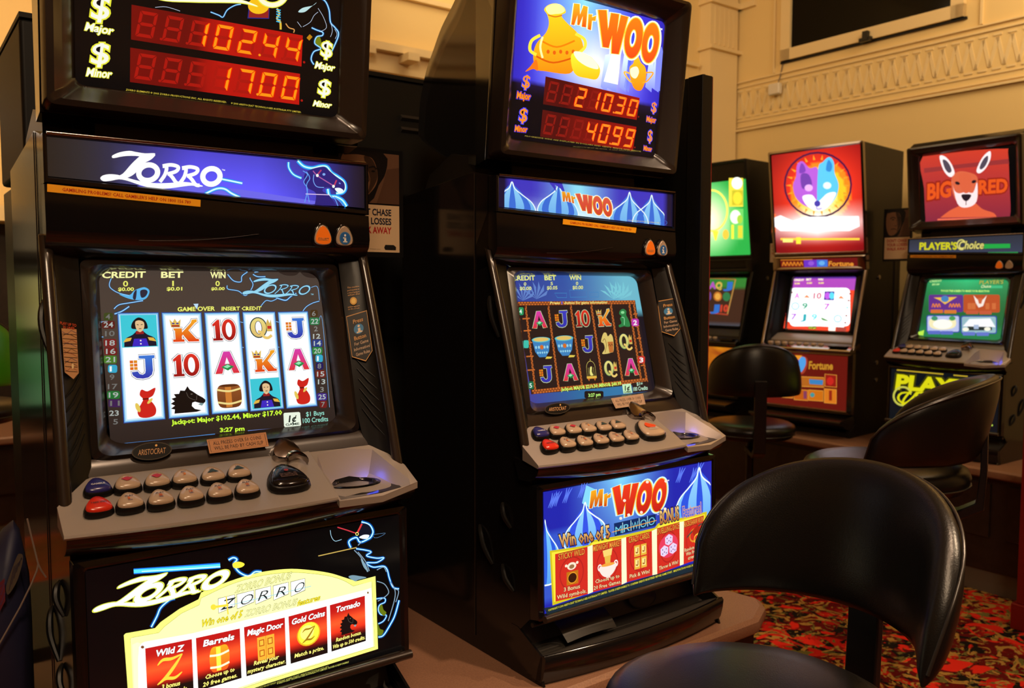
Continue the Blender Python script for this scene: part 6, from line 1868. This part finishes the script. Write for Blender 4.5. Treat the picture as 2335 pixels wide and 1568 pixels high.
    cv.text('COPYRIGHT © 2000 ARISTOCRAT TECHNOLOGIES AUSTRALIA PTY LIMITED.  PLAYER IS RESPONSIBLE TO CONFIRM CREDITS REGISTERED BEFORE GAME START.  MALFUNCTION VOIDS ALL PAYS', (960, 1020), (1850, 742), (959, 1008), (225, 215, 50), 4, .01)
    cv.stroke([(1080, 1004), (1500, 884), (1925, 765)], 5, (120, 160, 250), 3, smooth=False)
    cv.build('belly_glass', M['art12'], mid)

mid_head(); mid_sign(); mid_screen(); mid_belly()
hood_art(POSE['mid'], mid, None, None, 1)
help_strip('mid', mid, (1284, 499), (1451.5, 519), (1449.5, 531), (1283, 511))

# legends on play buttons, stickers and badges
def legends(key, root, big):
    NC = lambda: Cv(POSE[key], (0, 0, 0), (1, 0, 0), (0, 1, 0))
    def face(x, y, z, lift): return lambda u, v: Vector((x + u, y + v * .908, z + lift + v * .418))
    for i, (x, y, z) in enumerate(BTN + BTN2):
        g = face(x, y, z, .0062)
        cv = NC()
        i2 = i % 6
        if i == 0: cv.text('GAMBLE', (-.010, -.006), (.010, -.006), (-.010, -.002), (200, 200, 210), 1, .02, mp=g)
        elif i == 6: cv.text('TAKE WIN', (-.011, -.004), (.011, -.004), (-.011, .0), (60, 50, 50), 1, .02, mp=g)
        elif i < 6:
            if i2 in (1, 2): cv.poly([(-.009, .002), (0, .006), (.009, .002), (.002, -.004), (-.002, -.004)], (170, 40, 60), 1, g)
            if i2 in (4, 5): cv.poly([(-.010, -.004), (0, .006), (.010, -.004)], (40, 60, 60), 1, g)
            cv.text('BET', (-.004, .003), (.004, .003), (-.004, .006), (70, 60, 80), 1.5, .02, mp=g)
            cv.text(['', '1', '2', '3', '5', '10'][i2], (-.002, -.004), (.002, -.004), (-.002, .0015), (215, 120, 30), 2, .03, mp=g)
        else:
            cv.text('PLAY', (-.006, .002), (.006, .002), (-.006, .0055), (60, 50, 60), 1.5, .02, mp=g)
            cv.text(['', '1', '5', '10', '20', '25'][i2], (-.0025, -.0045), (.0025, -.0045), (-.0025, .001), (190, 90, 30), 2, .03, mp=g)
            cv.text('LINE' if i2 == 1 else 'LINES', (-.003, -.0075), (.003, -.0075), (-.003, -.0055), (60, 60, 120), 2, .02, mp=g)
        cv.build('button_legend', M['print'], BT[key, i])
    cv = NC()
    g = face(.0526, -.150, -.510, .0065)
    if big == 'dark':
        for j, t in enumerate(('PLAY ON LINES 1 - RED', 'BET 5 CREDITS PER LINE', 'BONUS BONUS FEATURE')): cv.text(t, (-.015, -.003 - .004 * j), (.015, -.003 - .004 * j), (-.015, -.0005 - .004 * j), (120, 90, 80), 1, .01, mp=g)
        cv.ell(0, .008, .004, .003, (140, 40, 40), 1, g)
    else:
        cv.poly(catmull([(-.014, .006), (-.004, .015), (.006, .008), (.016, .002), (.010, -.006), (-.010, -.004)], True, 3), (205, 70, 30), 1, g)
        cv.poly(catmull([(-.008, .006), (.002, .010), (.010, .0), (-.004, -.002)], True, 3), (235, 170, 70), 2, g)
        for j in range(3): cv.stroke([(-.014, -.007 - .003 * j), (.014, -.006 - .003 * j)], .0012, (200, 190, 180), 1.5, g)
    cv.build('button_legend', M['print'], BT[key, 12])

def badge(key, root, ctr, sticker, dim):
    pl_ = ((0, -.0508, -.4605), (1, -.0508, -.4605), (0, -.0415, -.4540))
    cv = Cv(POSE[key], (0, -.0595, -.4585), (1, -.0595, -.4585), (0, -.0465, -.4535), .0002)
    cv2 = Cv(POSE[key], (0, -.0600, -.457), (1, -.0600, -.457), (0, -.056, -.4475), .0002)
    cv2.crop(0, 0, 1)
    cx_, cy_, s_ = ctr
    f = lambda u, v: cv2.pix(cx_ + u * s_, cy_ + v * s_ - u * s_ * .09)
    cv2.ell(0, 0, 1.0, .44, (70, 62, 52), 1, f); cv2.ell(0, 0, .95, .40, (8, 7, 7), 1.5, f)
    cv2.text('ARISTOCRAT', (-.68, .16), (.68, .16), (-.66, -.13), (215, 165, 115), 2, -.005, mp=f)
    cv2.ell(.22, -.26, .06, .06, (235, 185, 110), 2, f, n=10)
    cv2.build('maker_badge', M['print'], root)
    cv3 = Cv(POSE[key], (0, -.0615, -.457), (1, -.0615, -.457), (0, -.0575, -.4475), .0002)
    tl, tr, br, bl = sticker
    f = cv3.quad(tl, tr, br, bl)
    cv3.rect(0, 0, 1, 1, dim, 1, f)
    cv3.stroke([(.03, .1), (.97, .1), (.97, .9), (.03, .9)], .012, (90, 70, 60), 1.5, f, True, False)
    cv3.text('ALL PRIZES OVER 50 COINS', (.09, .44), (.90, .44), (.09, .18), (60, 46, 44), 2, .005, mp=f)
    cv3.text('WILL BE PAID BY CASH SLIP', (.09, .80), (.92, .80), (.09, .54), (60, 46, 44), 2, .005, mp=f)
    cv3.build('prize_sticker', M['print'], root)

def info_plate(key, root, tl, tr, br, tip, bl, coin=None):
    """gold-lined notice on the right wing"""
    cv = Cv(POSE[key], (.2795, -.0260, -.26), (.2372, -.0030, -.26), (.2810, -.0710, -.40), .0003)
    cx_ = (tl[0] + br[0]) / 2; 
    GD = (205, 150, 80)
    f = lambda u, v: cv.pix(tl[0] + (tr[0] - tl[0]) * u + (bl[0] - tl[0]) * v, tl[1] + (tr[1] - tl[1]) * u + (bl[1] - tl[1]) * v)
    cv.poly([(0, 0), (1, 0), (1.0, 1.0), (.62, 1.20), (0, 1.0)], (16, 13, 12), .5, f)
    cv.stroke([(0, 0), (1, 0), (1.0, 1.0), (.62, 1.20), (0, 1.0)], .025, GD, 1, f, True, False)
    cv.text('Press', (.28, .22), (.76, .22), (.29, .12), GD, 2, .01, mp=f)
    cv.ell(.50, .38, .24, .125, (50, 120, 170), 2, f); cv.rect(.46, .36, .58, .46, (220, 200, 170), 2.4, f); cv.ell(.52, .31, .06, .03, (220, 200, 170), 2.4, f, n=10); cv.rect(.38, .44, .66, .475, (220, 200, 170), 2.4, f)
    cv.text('Button', (.22, .63), (.80, .63), (.22, .53), GD, 2, .01, mp=f)
    for i, t in enumerate(('For Game', 'Information/', 'Game Rules')): cv.text(t, (.14 if i == 1 else .20, .76 + .13 * i), (.94 if i == 1 else .88, .76 + .13 * i), (.14 if i == 1 else .20, .68 + .13 * i), (190, 160, 130), 2, .01, mp=f)
    if coin:
        cv.ell(coin[0], coin[1], 8, 9, (200, 150, 60), 2, cv.pix); cv.ell(coin[0], coin[1], 5, 6, (230, 190, 90), 2.4, cv.pix)
        for i, (t, dy) in enumerate((('This machine', -28), ('participates in', -22), ('a linked jackpot', -16), ('when the', -11), ('symbol appears', 16), ('on the screen.', 21))): cv.text(t, (coin[0] - 14 + i * .3, coin[1] + dy), (coin[0] + 13 + i * .3, coin[1] + dy - 4), (coin[0] - 14 + i * .3, coin[1] + dy - 4), GD, 2, .0, mp=cv.pix)
    cv.build('information_plate', M['print'], root)

legends('near', near, 'dark'); legends('mid', mid, 'orange')
badge('near', near, (346, 1028, 46), ((471, 1002), (606, 985), (613, 1017), (478, 1034)), (196, 140, 100))
badge('mid', mid, (1271, 931, 29), ((1393, 908), (1466, 897), (1472, 921), (1404, 931)), (190, 160, 135))
info_plate('near', near, (790, 722), (836, 708), (851, 800), (829, 819), (803, 813), (806, 686))
info_plate('mid', mid, (1499, 687), (1541, 680), (1553, 751), (1532, 764), (1509, 756))
# payline chart on the left wing of the left machine
cv = Cv(POSE['near'], (-.2795, -.0260, -.26), (-.2372, -.0030, -.26), (-.2810, -.0710, -.40), .0003)
cv.crop(0, 600, 4.752)
cv.poly([(665, 705), (828, 715), (852, 1190), (795, 1255), (700, 1180)], (188, 140, 96), 1)
cv.text('PLAY UP TO', (650, 660), (825, 690), (648, 630), (190, 70, 40), 2, .02); cv.text('25 LINES', (680, 700), (805, 720), (678, 674), (190, 70, 40), 2, .02)
for k in range(9):
    y = 740 + 50 * k
    c = [(60, 60, 110), (40, 30, 30), (150, 60, 50)][k % 3]
    cv.stroke([(672 + k * 4, y), (720, y + 30 * (-1) ** k), (770, y - 12), (835, y + 22)], 4, c, 2, smooth=False)
    cv.stroke([(672 + k * 4, y + 26), (750, y + 32), (838, y + 36)], 6, (40, 28, 24), 2, smooth=False)
cv.ell(785, 1115, 12, 30, (225, 200, 150), 2.5)
cv.build('payline_chart', M['print'], near)

# ============================================================ artwork of the far row
kw, kl = [POSE[k] for k in POSE if 'wolf head' in k][0], [POSE[k] for k in POSE if 'lime green' in k][0]
def far_art():
    # wolf machine: head panel
    cv = Cv(kw, (0, .0035, .018), (1, .0035, .018), (0, -.0775, .596), .0004)
    def bgc(u, v):
        d = math.hypot((u - .55) * 1.0, (v - .42) * 1.15)
        c = (190, 30, 24) if d > .34 else ((250, 190, 40) if d > .20 else (250, 230, 120))
        if d > .34: c = mid3((225, 50, 30), (120, 12, 18), min(1, (d - .34) * 2.2))
        if .28 < d < .34: c = (235, 130, 30)
        g = max(0, 1 - abs(v - .72) * 4.5) * max(0, 1 - abs(u - .5) * 1.2)
        return mid3(c, (255, 255, 250), min(1, g * 1.5))
    cv.grid(local_rect(-.272, .272, (-.0775, .596), (.0030, .018)), 40, 44, bgc)
    cv.crop(1580, 280, 2.8)
    cv.ring(798, 395, 212, 205, 12, (70, 20, 60), 1)
    cv.poly(catmull([(745, 290), (700, 245), (665, 270), (660, 340), (640, 400), (655, 470), (700, 520), (760, 545), (795, 540), (800, 300)], True, 4), (176, 90, 205), 2)
    cv.poly(catmull([(800, 295), (830, 250), (870, 218), (900, 250), (905, 320), (930, 390), (920, 460), (880, 520), (830, 550), (795, 545)], True, 4), (90, 190, 235), 2.2)
    cv.poly(catmull([(690, 330), (740, 330), (760, 400), (700, 420)], True, 4), (110, 60, 160), 2.5); cv.ell(740, 415, 26, 22, (225, 170, 240), 2.6); cv.ell(858, 400, 26, 22, (220, 245, 255), 2.6)
    cv.poly(catmull([(700, 470), (760, 460), (800, 500), (860, 450), (915, 450), (860, 540), (790, 560), (730, 530)], True, 4), (255, 250, 255), 2.7)
    cv.ell(795, 515, 20, 20, (70, 60, 160), 3); cv.stroke([(790, 535), (795, 550), (825, 545)], 6, (120, 90, 190), 3)
    cv.poly(catmull([(690, 260), (710, 270), (720, 310), (680, 320)], True, 3), (120, 60, 170), 2.6); cv.poly(catmull([(865, 235), (890, 270), (880, 310), (850, 300)], True, 3), (50, 130, 200), 2.6)
    cv.poly([(520, 605), (560, 590), (640, 625), (720, 600), (1060, 595), (1065, 660), (1000, 690), (560, 690), (520, 660)], (255, 255, 255), 3)
    for x, w_ in ((600, 40), (700, 60), (830, 50), (930, 60), (1020, 36)): cv.ell(x, 640 + (x % 3) * 3, w_ * .6, 16, (255, 232, 242), 3.4)
    cv.rect(560, 735, 1065, 748, (250, 200, 60), 3); cv.rect(660, 730, 690, 772, (255, 220, 60), 3); cv.rect(575, 740, 640, 762, (250, 230, 120), 3.2)
    cv.rect(505, 580, 530, 700, (235, 110, 60), 3)
    for k in range(22):
        t = 2 * PI * k / 22
        cv.poly([(798 + 170 * math.cos(t - .04), 400 + 165 * math.sin(t - .04)), (798 + 205 * math.cos(t), 400 + 198 * math.sin(t)), (798 + 170 * math.cos(t + .05), 400 + 165 * math.sin(t + .05))], (245, 150, 40), .8)
    cv.build('head_glass', M['art15'], wolf)
    cv = Cv(kw, (0, -.001, -.022), (1, -.001, -.022), (0, .005, -.07), .0004)
    cv.crop(1600, 560, 3.485)
    cv.poly([(590, 100), (1245, 95), (1245, 168), (600, 172)], (110, 22, 20), .5)
    cv.poly([(590, 92), (880, 92), (880, 116), (600, 118)], (190, 110, 30), 1)
    [cv.stroke([(642 + 28 * k, 160), (652 + 28 * k, 130), (664 + 28 * k, 158)], 7, (235, 140, 40), 2) for k in range(6)]; cv.text('Fortune', (1010, 160), (1205, 160), (1012, 122), (235, 150, 50), 2, .03)
    cv.poly([(812, 115), (915, 112), (918, 168), (815, 172)], (110, 50, 200), 1.5); cv.poly([(915, 112), (1000, 112), (1002, 166), (918, 168)], (60, 120, 225), 1.6)
    cv.ell(870, 140, 24, 18, (150, 90, 220), 2); cv.ell(955, 138, 24, 18, (110, 180, 240), 2); cv.rect(1245, 120, 1266, 145, (220, 60, 30), 2)
    cv.build('sign_strip', M['art'], wolf)
    cv = Cv(kw, (0, .0835, -.13), (1, .0835, -.13), (0, .0125, -.44), .0004)
    cv.grid(local_rect(-.198, .198, (.0835, -.130), (.0125, -.440)), 8, 10, lambda u, v: mid3((80, 40, 140), (205, 60, 40), min(1, v * 2.2)))
    cv.crop(1600, 560, 3.485)
    cv.poly([(722, 262), (1232, 262), (1215, 352), (705, 345)], (150, 60, 160), 1)
    cv.poly([(705, 345), (1215, 352), (1165, 690), (650, 655)], (205, 60, 36), 1.2)
    cv.poly(rnd(700, 335, 1180, 640, .12), (255, 255, 250), 2)
    cv.poly([(680, 600), (720, 340), (1175, 350), (1130, 650), (760, 630)], (255, 255, 252), 2.2)
    for t, x, y, c in (('A', 738, 420, (200, 90, 190)), ('10', 890, 420, (170, 50, 90)), ('9', 800, 500, (40, 140, 110)), ('7', 975, 505, (170, 70, 180)), ('7', 712, 585, (150, 80, 190)), ('J', 788, 588, (40, 150, 160)), ('9', 875, 588, (90, 190, 200))):
        cv.text(t, (x, y), (x + (58 if len(t) > 1 else 38), y), (x + 4, y - 46), c, 3, .03)
    cv.poly([(978, 362), (1058, 362), (1052, 435), (970, 432)], (60, 40, 130), 3); cv.ell(1000, 398, 22, 28, (170, 80, 200), 3.3); cv.ell(1035, 398, 20, 28, (80, 190, 225), 3.3)
    for x, y in ((745, 480), (1082, 580)): cv.ring(x, y, 28, 26, 9, (110, 170, 190), 3)
    for x, y in ((836, 405), (1108, 412)): cv.poly([(x - 26, y + 8), (x, y - 16), (x + 28, y + 10)], (230, 120, 80), 3)
    cv.poly(catmull([(950, 570), (990, 585), (1010, 600), (960, 592)], True, 3), (90, 140, 90), 3)
    for x, y, t in ((735, 280, 'CREDIT'), (832, 276, 'BET'), (925, 276, 'WIN')):
        cv.text(t, (x, y), (x + len(t) * 13, y), (x + 2, y - 16), (240, 230, 190), 3, .03); cv.text('0.00', (x + 4, y + 26), (x + 44, y + 26), (x + 6, y + 14), (230, 220, 90), 3, .03)
    for (x, y) in ((718, 372), (702, 422), (690, 478), (676, 540), (672, 590), (1180, 382), (1168, 436), (1158, 492), (1150, 556), (1142, 612)): cv.ell(x, y, 9, 7, (120, 20, 40) if y != 492 else (90, 220, 240), 3.3, n=10)
    cv.rect(848, 640, 912, 662, (60, 60, 20), 3); cv.text('3:27 pm', (852, 659), (908, 659), (853, 645), (200, 220, 60), 3.3, .02)
    cv.poly([(1010, 636), (1064, 636), (1062, 676), (1008, 674)], (250, 250, 230), 3); cv.poly([(1072, 645), (1150, 650), (1146, 682), (1070, 676)], (150, 60, 50), 3)
    cv.build('screen', M['art2'], wolf)
    cv = Cv(kw, (0, -.1175, -.575), (1, -.1175, -.575), (0, -.1215, -.88), .0004)
    cv.grid(local_rect(-.255, .255, (-.1175, -.575), (-.1215, -.88)), 4, 4, lambda u, v: (104, 22, 14))
    cv.crop(1600, 560, 3.485)
    cv.poly(catmull([(720, 880), (830, 885), (838, 960), (800, 1020), (740, 990)], True, 4), (170, 60, 40), 1); cv.poly(catmull([(730, 890), (775, 895), (785, 1000), (740, 960)], True, 4), (120, 70, 205), 1.5); cv.poly(catmull([(775, 895), (822, 890), (825, 950), (785, 1005)], True, 4), (80, 160, 230), 1.6); cv.poly([(740, 870), (800, 872), (770, 910)], (235, 150, 40), 1.8)
    cv.text('Fortune', (852, 978), (1040, 985), (856, 915), (200, 140, 40), 2, .03)
    for (x0, y0, x1, y1, c) in ((790, 1040, 972, 1125, (180, 100, 30)), (980, 1020, 1072, 1125, (150, 30, 20)), (735, 1140, 845, 1230, (190, 90, 20)), (850, 1145, 965, 1235, (205, 110, 20)), (975, 1135, 1070, 1255, (215, 120, 30)), (620, 1130, 725, 1210, (190, 90, 20))):
        cv.poly([(x0, y0), (x1, y0 + 8), (x1, y1), (x0, y1 - 8)], c, 1.2); cv.stroke([(x0, y0), (x1, y0 + 8), (x1, y1), (x0, y1 - 8)], 5, (235, 160, 60), 1.6, None, True, False)
    cv.poly([(855, 1060), (965, 1068), (962, 1106), (858, 1098)], (60, 130, 190), 2); cv.ell(880, 1185, 18, 18, (70, 150, 150), 2); cv.ell(1022, 1075, 28, 32, (200, 40, 30), 2); cv.rect(1012, 1150, 1036, 1230, (150, 40, 20), 2); cv.rect(810, 1155, 835, 1215, (130, 60, 90), 2)
    pass
    cv.build('belly_glass', M['art'], wolf)
    # lime machine
    cv = Cv(kl, (0, .0035, .018), (1, .0035, .018), (0, -.0775, .596), .0004)
    cv.grid(local_rect(-.272, .272, (-.0630, .49), (.0030, .018)), 20, 20, lambda u, v: mid3((30, 150, 60), (250, 255, 200), min(1, max(0, 1.15 - math.hypot((u - .42) * 2.2, (v - .5) * 1.9)))))
    cv.build('head_glass', M['art2'], lime)
    cv = Cv(kl, (0, -.003, .03), (1, -.003, .03), (0, -.0605, .43), .0004)
    cv.crop(1580, 280, 2.8)
    cv.rect(230, 352, 320, 535, (220, 200, 60), 1); cv.ell(282, 385, 34, 38, (250, 255, 240), 1.5); cv.rect(250, 430, 318, 525, (180, 170, 40), 1.4); cv.ell(285, 480, 28, 40, (235, 200, 50), 1.8)
    cv.rect(236, 548, 322, 745, (100, 190, 90), 1); cv.ell(272, 600, 34, 44, (230, 250, 210), 1.5); cv.rect(246, 650, 262, 740, (225, 215, 60), 1.6); cv.rect(288, 655, 318, 735, (200, 190, 50), 1.6); cv.ell(300, 615, 18, 28, (150, 190, 60), 1.8)
    cv.ring(120, 560, 100, 130, 12, (240, 230, 90), 1.2); cv.poly([(125, 690), (165, 690), (150, 750), (140, 750)], (235, 220, 60), 1.6); cv.ell(210, 712, 20, 32, (225, 180, 60), 1.6)
    cv.build('head_print', M['art2'], lime)
    cv = Cv(kl, (0, .0835, -.13), (1, .0835, -.13), (0, .0125, -.44), .0004)
    cv.grid(local_rect(-.198, .198, (.0835, -.130), (.0125, -.440)), 6, 12, lambda u, v: (44, 130, 50) if v < .22 else ((60, 34, 26) if v < .92 else (70, 74, 84)))
    cv.crop(1600, 560, 3.485)
    for i, (t, x, y, c) in enumerate((('Q', 112, 340, (215, 180, 80)), ('J', 185, 340, (40, 110, 200)), ('J', 82, 520, (40, 110, 200)), ('10', 150, 522, (200, 60, 40)), ('A', 62, 340, (180, 80, 190)))):
        cv.text(t, (x, y), (x + (56 if len(t) > 1 else 46), y), (x + 6, y - 52), c, 2, .06)
    cv.ell(128, 403, 34, 38, (190, 110, 40), 2); cv.ell(128, 403, 22, 26, (235, 170, 70), 2.4); cv.ell(198, 405, 30, 36, (40, 120, 70), 2); cv.ell(62, 400, 16, 34, (90, 70, 150), 2)
    cv.stroke([(60, 258), (272, 268)], 10, (150, 110, 50), 1.6, smooth=False); cv.stroke([(270, 268), (205, 545)], 9, (190, 140, 70), 1.6, smooth=False); cv.stroke([(50, 530), (210, 548)], 12, (170, 60, 40), 1.6, smooth=False)
    for x in (85, 165): cv.text('$0.00', (x, 232), (x + 34, 232), (x, 220), (220, 220, 160), 2, .02); cv.ell(x + 15, 204, 9, 7, (225, 210, 90), 2)
    cv.build('screen', M['art'], lime)
    cv = Cv(kl, (0, -.1175, -.575), (1, -.1175, -.575), (0, -.1215, -.88), .0004)
    cv.grid(local_rect(-.255, .255, (-.1175, -.575), (-.1215, -.88)), 8, 8, lambda u, v: mid3((225, 140, 20), (150, 60, 20), (math.sin(u * 40) * math.cos(v * 30) + 1) / 2))
    cv.build('belly_glass', M['art'], lime)
    # far right machine
    F_ = POSE['far']
    cv = Cv(F_, *HEAD, step=.0004)
    cv.grid(local_rect(-.235, .235, (-.0085, .492), (.0215, .157)), 1, 1, lambda u, v: (5, 5, 6))
    cv.crop(1580, 280, 2.8)
    sc = catmull([(1468, 215), (1740, 180), (1990, 165), (2012, 190), (2022, 400), (2024, 600), (1960, 612), (1760, 622), (1500, 635), (1486, 615), (1476, 420)], True, 4)
    cv.poly(sc, (205, 60, 40), 1, None, (130, 40, 60))
    cv.poly([(1475, 290), (2015, 230), (2020, 260), (1700, 290), (1478, 320)], (150, 50, 50), 1.5)
    cv.text('BIG', (1500, 488), (1645, 468), (1502, 388), (226, 84, 28), 2, .04, ((150, 36, 24), .08)); cv.text('RED', (1828, 452), (2005, 440), (1830, 365), (226, 84, 28), 2, .04, ((150, 36, 24), .08))
    cv.poly(catmull([(1580, 605), (1640, 560), (1700, 530), (1740, 500), (1800, 510), (1850, 550), (1920, 575), (1940, 600)], False, 4), (222, 96, 60), 2.4)
    cv.poly(catmull([(1655, 345), (1700, 310), (1770, 318), (1815, 345), (1822, 420), (1812, 500), (1750, 535), (1690, 510), (1655, 430)], True, 5), (215, 100, 66), 3)
    cv.poly(catmull([(1655, 370), (1670, 430), (1700, 450), (1745, 440), (1790, 445), (1815, 380), (1812, 500), (1750, 540), (1690, 515)], True, 4), (250, 225, 225), 3.3)
    cv.poly(catmull([(1700, 330), (1770, 330), (1775, 420), (1745, 450), (1715, 420)], True, 4), (215, 96, 62), 3.6)
    for pts in ([(1575, 215), (1610, 215), (1650, 260), (1672, 325), (1640, 345), (1600, 300)], [(1898, 180), (1900, 230), (1870, 290), (1830, 322), (1812, 300), (1850, 220)]):
        cv.poly(catmull(pts, True, 4), (250, 235, 235), 3)
        c = [sum(p[0] for p in pts) / 6, sum(p[1] for p in pts) / 6]
        cv.poly(catmull([(c[0] + (x - c[0]) * .6, c[1] + (y - c[1]) * .62) for x, y in pts], True, 4), (80, 70, 84), 3.3)
    cv.ell(1690, 385, 16, 10, (40, 24, 30), 4, rot=20); cv.ell(1795, 375, 15, 10, (40, 24, 30), 4, rot=-20)
    cv.poly(catmull([(1715, 460), (1745, 455), (1778, 460), (1765, 488), (1745, 500), (1725, 488)], True, 3), (40, 26, 34), 4); cv.stroke([(1745, 500), (1745, 525)], 5, (60, 40, 50), 4)
    cv.poly([(1565, 612), (1560, 622), (1950, 612), (1950, 602)], (240, 110, 80), 2.8)
    cv.build('head_glass', M['art12'], far)
    cv = Cv(F_, *SIGN, step=.0003)
    f = lambda u, v: Vector((-.2835 + .567 * u, .0005, .0632 - (.0635 + .020 * u) * v))
    cv.grid(f, 10, 2, lambda u, v: (44 + 14 * v, 50 + 14 * v, 62 + 24 * v))
    cv.crop(1970, 520, 2.704)
    cv.text("PLAYER'S", (344, 132), (572, 130), (346, 88), (210, 205, 30), 3, .04)
    cv.text('Choice', (582, 128), (735, 126), (592, 78), (232, 222, 130), 3.4, .01, ((120, 110, 30), .05)); cv.ring(602, 102, 26, 30, 7, (225, 215, 120), 3.5, a0=60, a1=330)
    cv.poly([(740, 98), (902, 96), (902, 122), (738, 126)], (30, 170, 70), 2); cv.stroke([(765, 152), (950, 150)], 8, (30, 150, 70), 2, smooth=False)
    cv.build('sign_strip', M['art'], far)
    cv = Cv(F_, (0, -.0075, 0), (1, -.0075, 0), (0, -.0095, 1), .0003)
    cv.crop(1970, 520, 2.704)
    g = cv.quad((286, 166), (568, 166), (568, 184), (286, 182)); cv.rect(0, 0, 1, 1, (220, 150, 30), 1, g); cv.text("GAMBLING PROBLEMS? CALL GAMBLER'S HELP", (.05, .75), (.95, .75), (.05, .3), (150, 60, 20), 2, .02, mp=g)
    cv.build('help_line_sticker', M['print'], far, label='yellow sticker')
    cv = Cv(F_, *SCR, step=.0003)
    cv.grid(local_rect(-.206, .206, (.0525, -.150), (-.0195, -.446)), 8, 8, lambda u, v: mid3((20, 96, 50), (50, 190, 120), max(0, 1 - v * 2.2) * (1 - abs(u - .5)) + .25 * (v > .85) + .1))
    cv.crop(1970, 520, 2.704)
    cv.text('CREDIT', (404, 334), (480, 330), (406, 322), (190, 240, 150), 3, .03); cv.text('$0.00', (420, 352), (465, 351), (422, 341), (190, 240, 150), 3, .03)
    cv.text("PLAYER'S", (712, 345), (858, 342), (716, 322), (170, 190, 90), 3, .03, ((20, 70, 40), .05)); cv.text('Choice', (722, 368), (782, 366), (726, 350), (230, 240, 180), 3, .02); cv.rect(782, 354, 855, 370, (60, 190, 130), 2.5)
    cv.text('TOUCH THE SCREEN TO MAKE YOUR SELECTION', (474, 392), (772, 394), (475, 380), (200, 250, 130), 3, .04)
    for (x0, y0, x1, y1, c) in ((400, 410, 612, 518, (96, 44, 140)), (614, 410, 838, 520, (190, 80, 40)), (386, 536, 592, 644, (190, 200, 240)), (598, 540, 820, 652, (150, 190, 200))):
        cv.poly(rnd(x0, y0, x1, y1, .1), (50, 70, 170) if y0 > 500 else c, 2); cv.poly(rnd(x0 + 6, y0 + 6, x1 - 6, y1 - 6, .1), c, 2.4)
    cv.poly([(430, 428), (575, 424), (540, 445), (500, 470), (470, 446)], (240, 190, 70), 3); cv.ell(500, 436, 24, 20, (60, 130, 190), 3.4)
    [cv.stroke([(x, 488), (x + 8, 466), (x + 16, 488)], 6, (235, 130, 40), 3) for x in (420, 438, 456, 526, 544, 562, 578)]
    for x in (640, 665, 750, 790): cv.poly([(x, 500), (x, 462), (x + 24, 462), (x + 24, 500)], (210, 110, 60), 3)
    cv.poly([(676, 414), (700, 440), (735, 440), (758, 414), (735, 480), (708, 490), (690, 460)], (250, 235, 225), 3.4); cv.poly([(700, 430), (735, 430), (724, 466), (710, 466)], (205, 100, 60), 3.7)
    cv.poly(catmull([(410, 560), (480, 575), (560, 560), (560, 610), (480, 626), (410, 610)], True, 4), (250, 240, 190), 3); cv.ell(486, 592, 60, 30, (255, 255, 245), 3.4); cv.ell(436, 556, 20, 14, (60, 150, 110), 3.6); cv.ell(545, 556, 20, 14, (70, 160, 90), 3.6)
    cv.poly([(610, 605), (650, 560), (780, 556), (812, 610)], (250, 252, 255), 3); cv.rect(640, 600, 790, 630, (30, 50, 50), 2.8); cv.rect(678, 596, 708, 622, (170, 190, 220), 3.4); cv.ell(628, 624, 20, 12, (250, 250, 230), 3.4); cv.ell(762, 622, 20, 12, (250, 250, 230), 3.4)
    for x0, y, c in ((412, 502, (215, 110, 50)), (495, 504, (215, 120, 50)), (630, 508, (200, 90, 60)), (712, 510, (200, 90, 60)), (396, 632, (90, 110, 200)), (474, 634, (90, 110, 200)), (610, 640, (100, 120, 205)), (695, 642, (100, 120, 205))): cv.poly(rnd(x0, y, x0 + 76, y + 22, .2), c, 3.8)
    cv.poly([(336, 640), (372, 628), (366, 662), (332, 658)], (190, 240, 80), 3)
    cv.build('screen', M['art'], far)
    cv = Cv(F_, *BEL, step=.0003)
    cv.grid(local_rect(-.273, .273, (-.1505, -.6145), (-.1565, -.8785)), 1, 1, lambda u, v: (14, 18, 24))
    cv.crop(1970, 520, 2.704)
    cv.stroke([(203, 874), (490, 900)], 8, (190, 160, 40), 1, smooth=False); cv.stroke([(552, 906), (640, 914)], 8, (190, 160, 40), 1, smooth=False)
    YL = (222, 216, 20)
    cv.text("PLAYER'S", (200, 988), (800, 1040), (212, 900), YL, 3, .05, ((60, 58, 8), .08))
    cv.ring(240, 1035, 56, 56, 12, (200, 200, 80), 3.4, a0=20, a1=340); cv.stroke([(300, 990), (250, 1050), (240, 1085), (285, 1060), (330, 1010)], 13, YL, 3.6)
    cv.text('oice', (310, 1040), (560, 1075), (325, 985), YL, 3, .03)
    cv.text('C', (202, 1080), (290, 1085), (206, 1000), YL, 2, .0)
    cv.poly([(790, 1140), (800, 1110), (796, 1170), (782, 1172)], (30, 170, 70), 2); cv.poly([(768, 1212), (796, 1210), (794, 1220), (768, 1220)], (190, 220, 80), 2)
    cv.build('belly_glass', M['art'], far)
far_art()
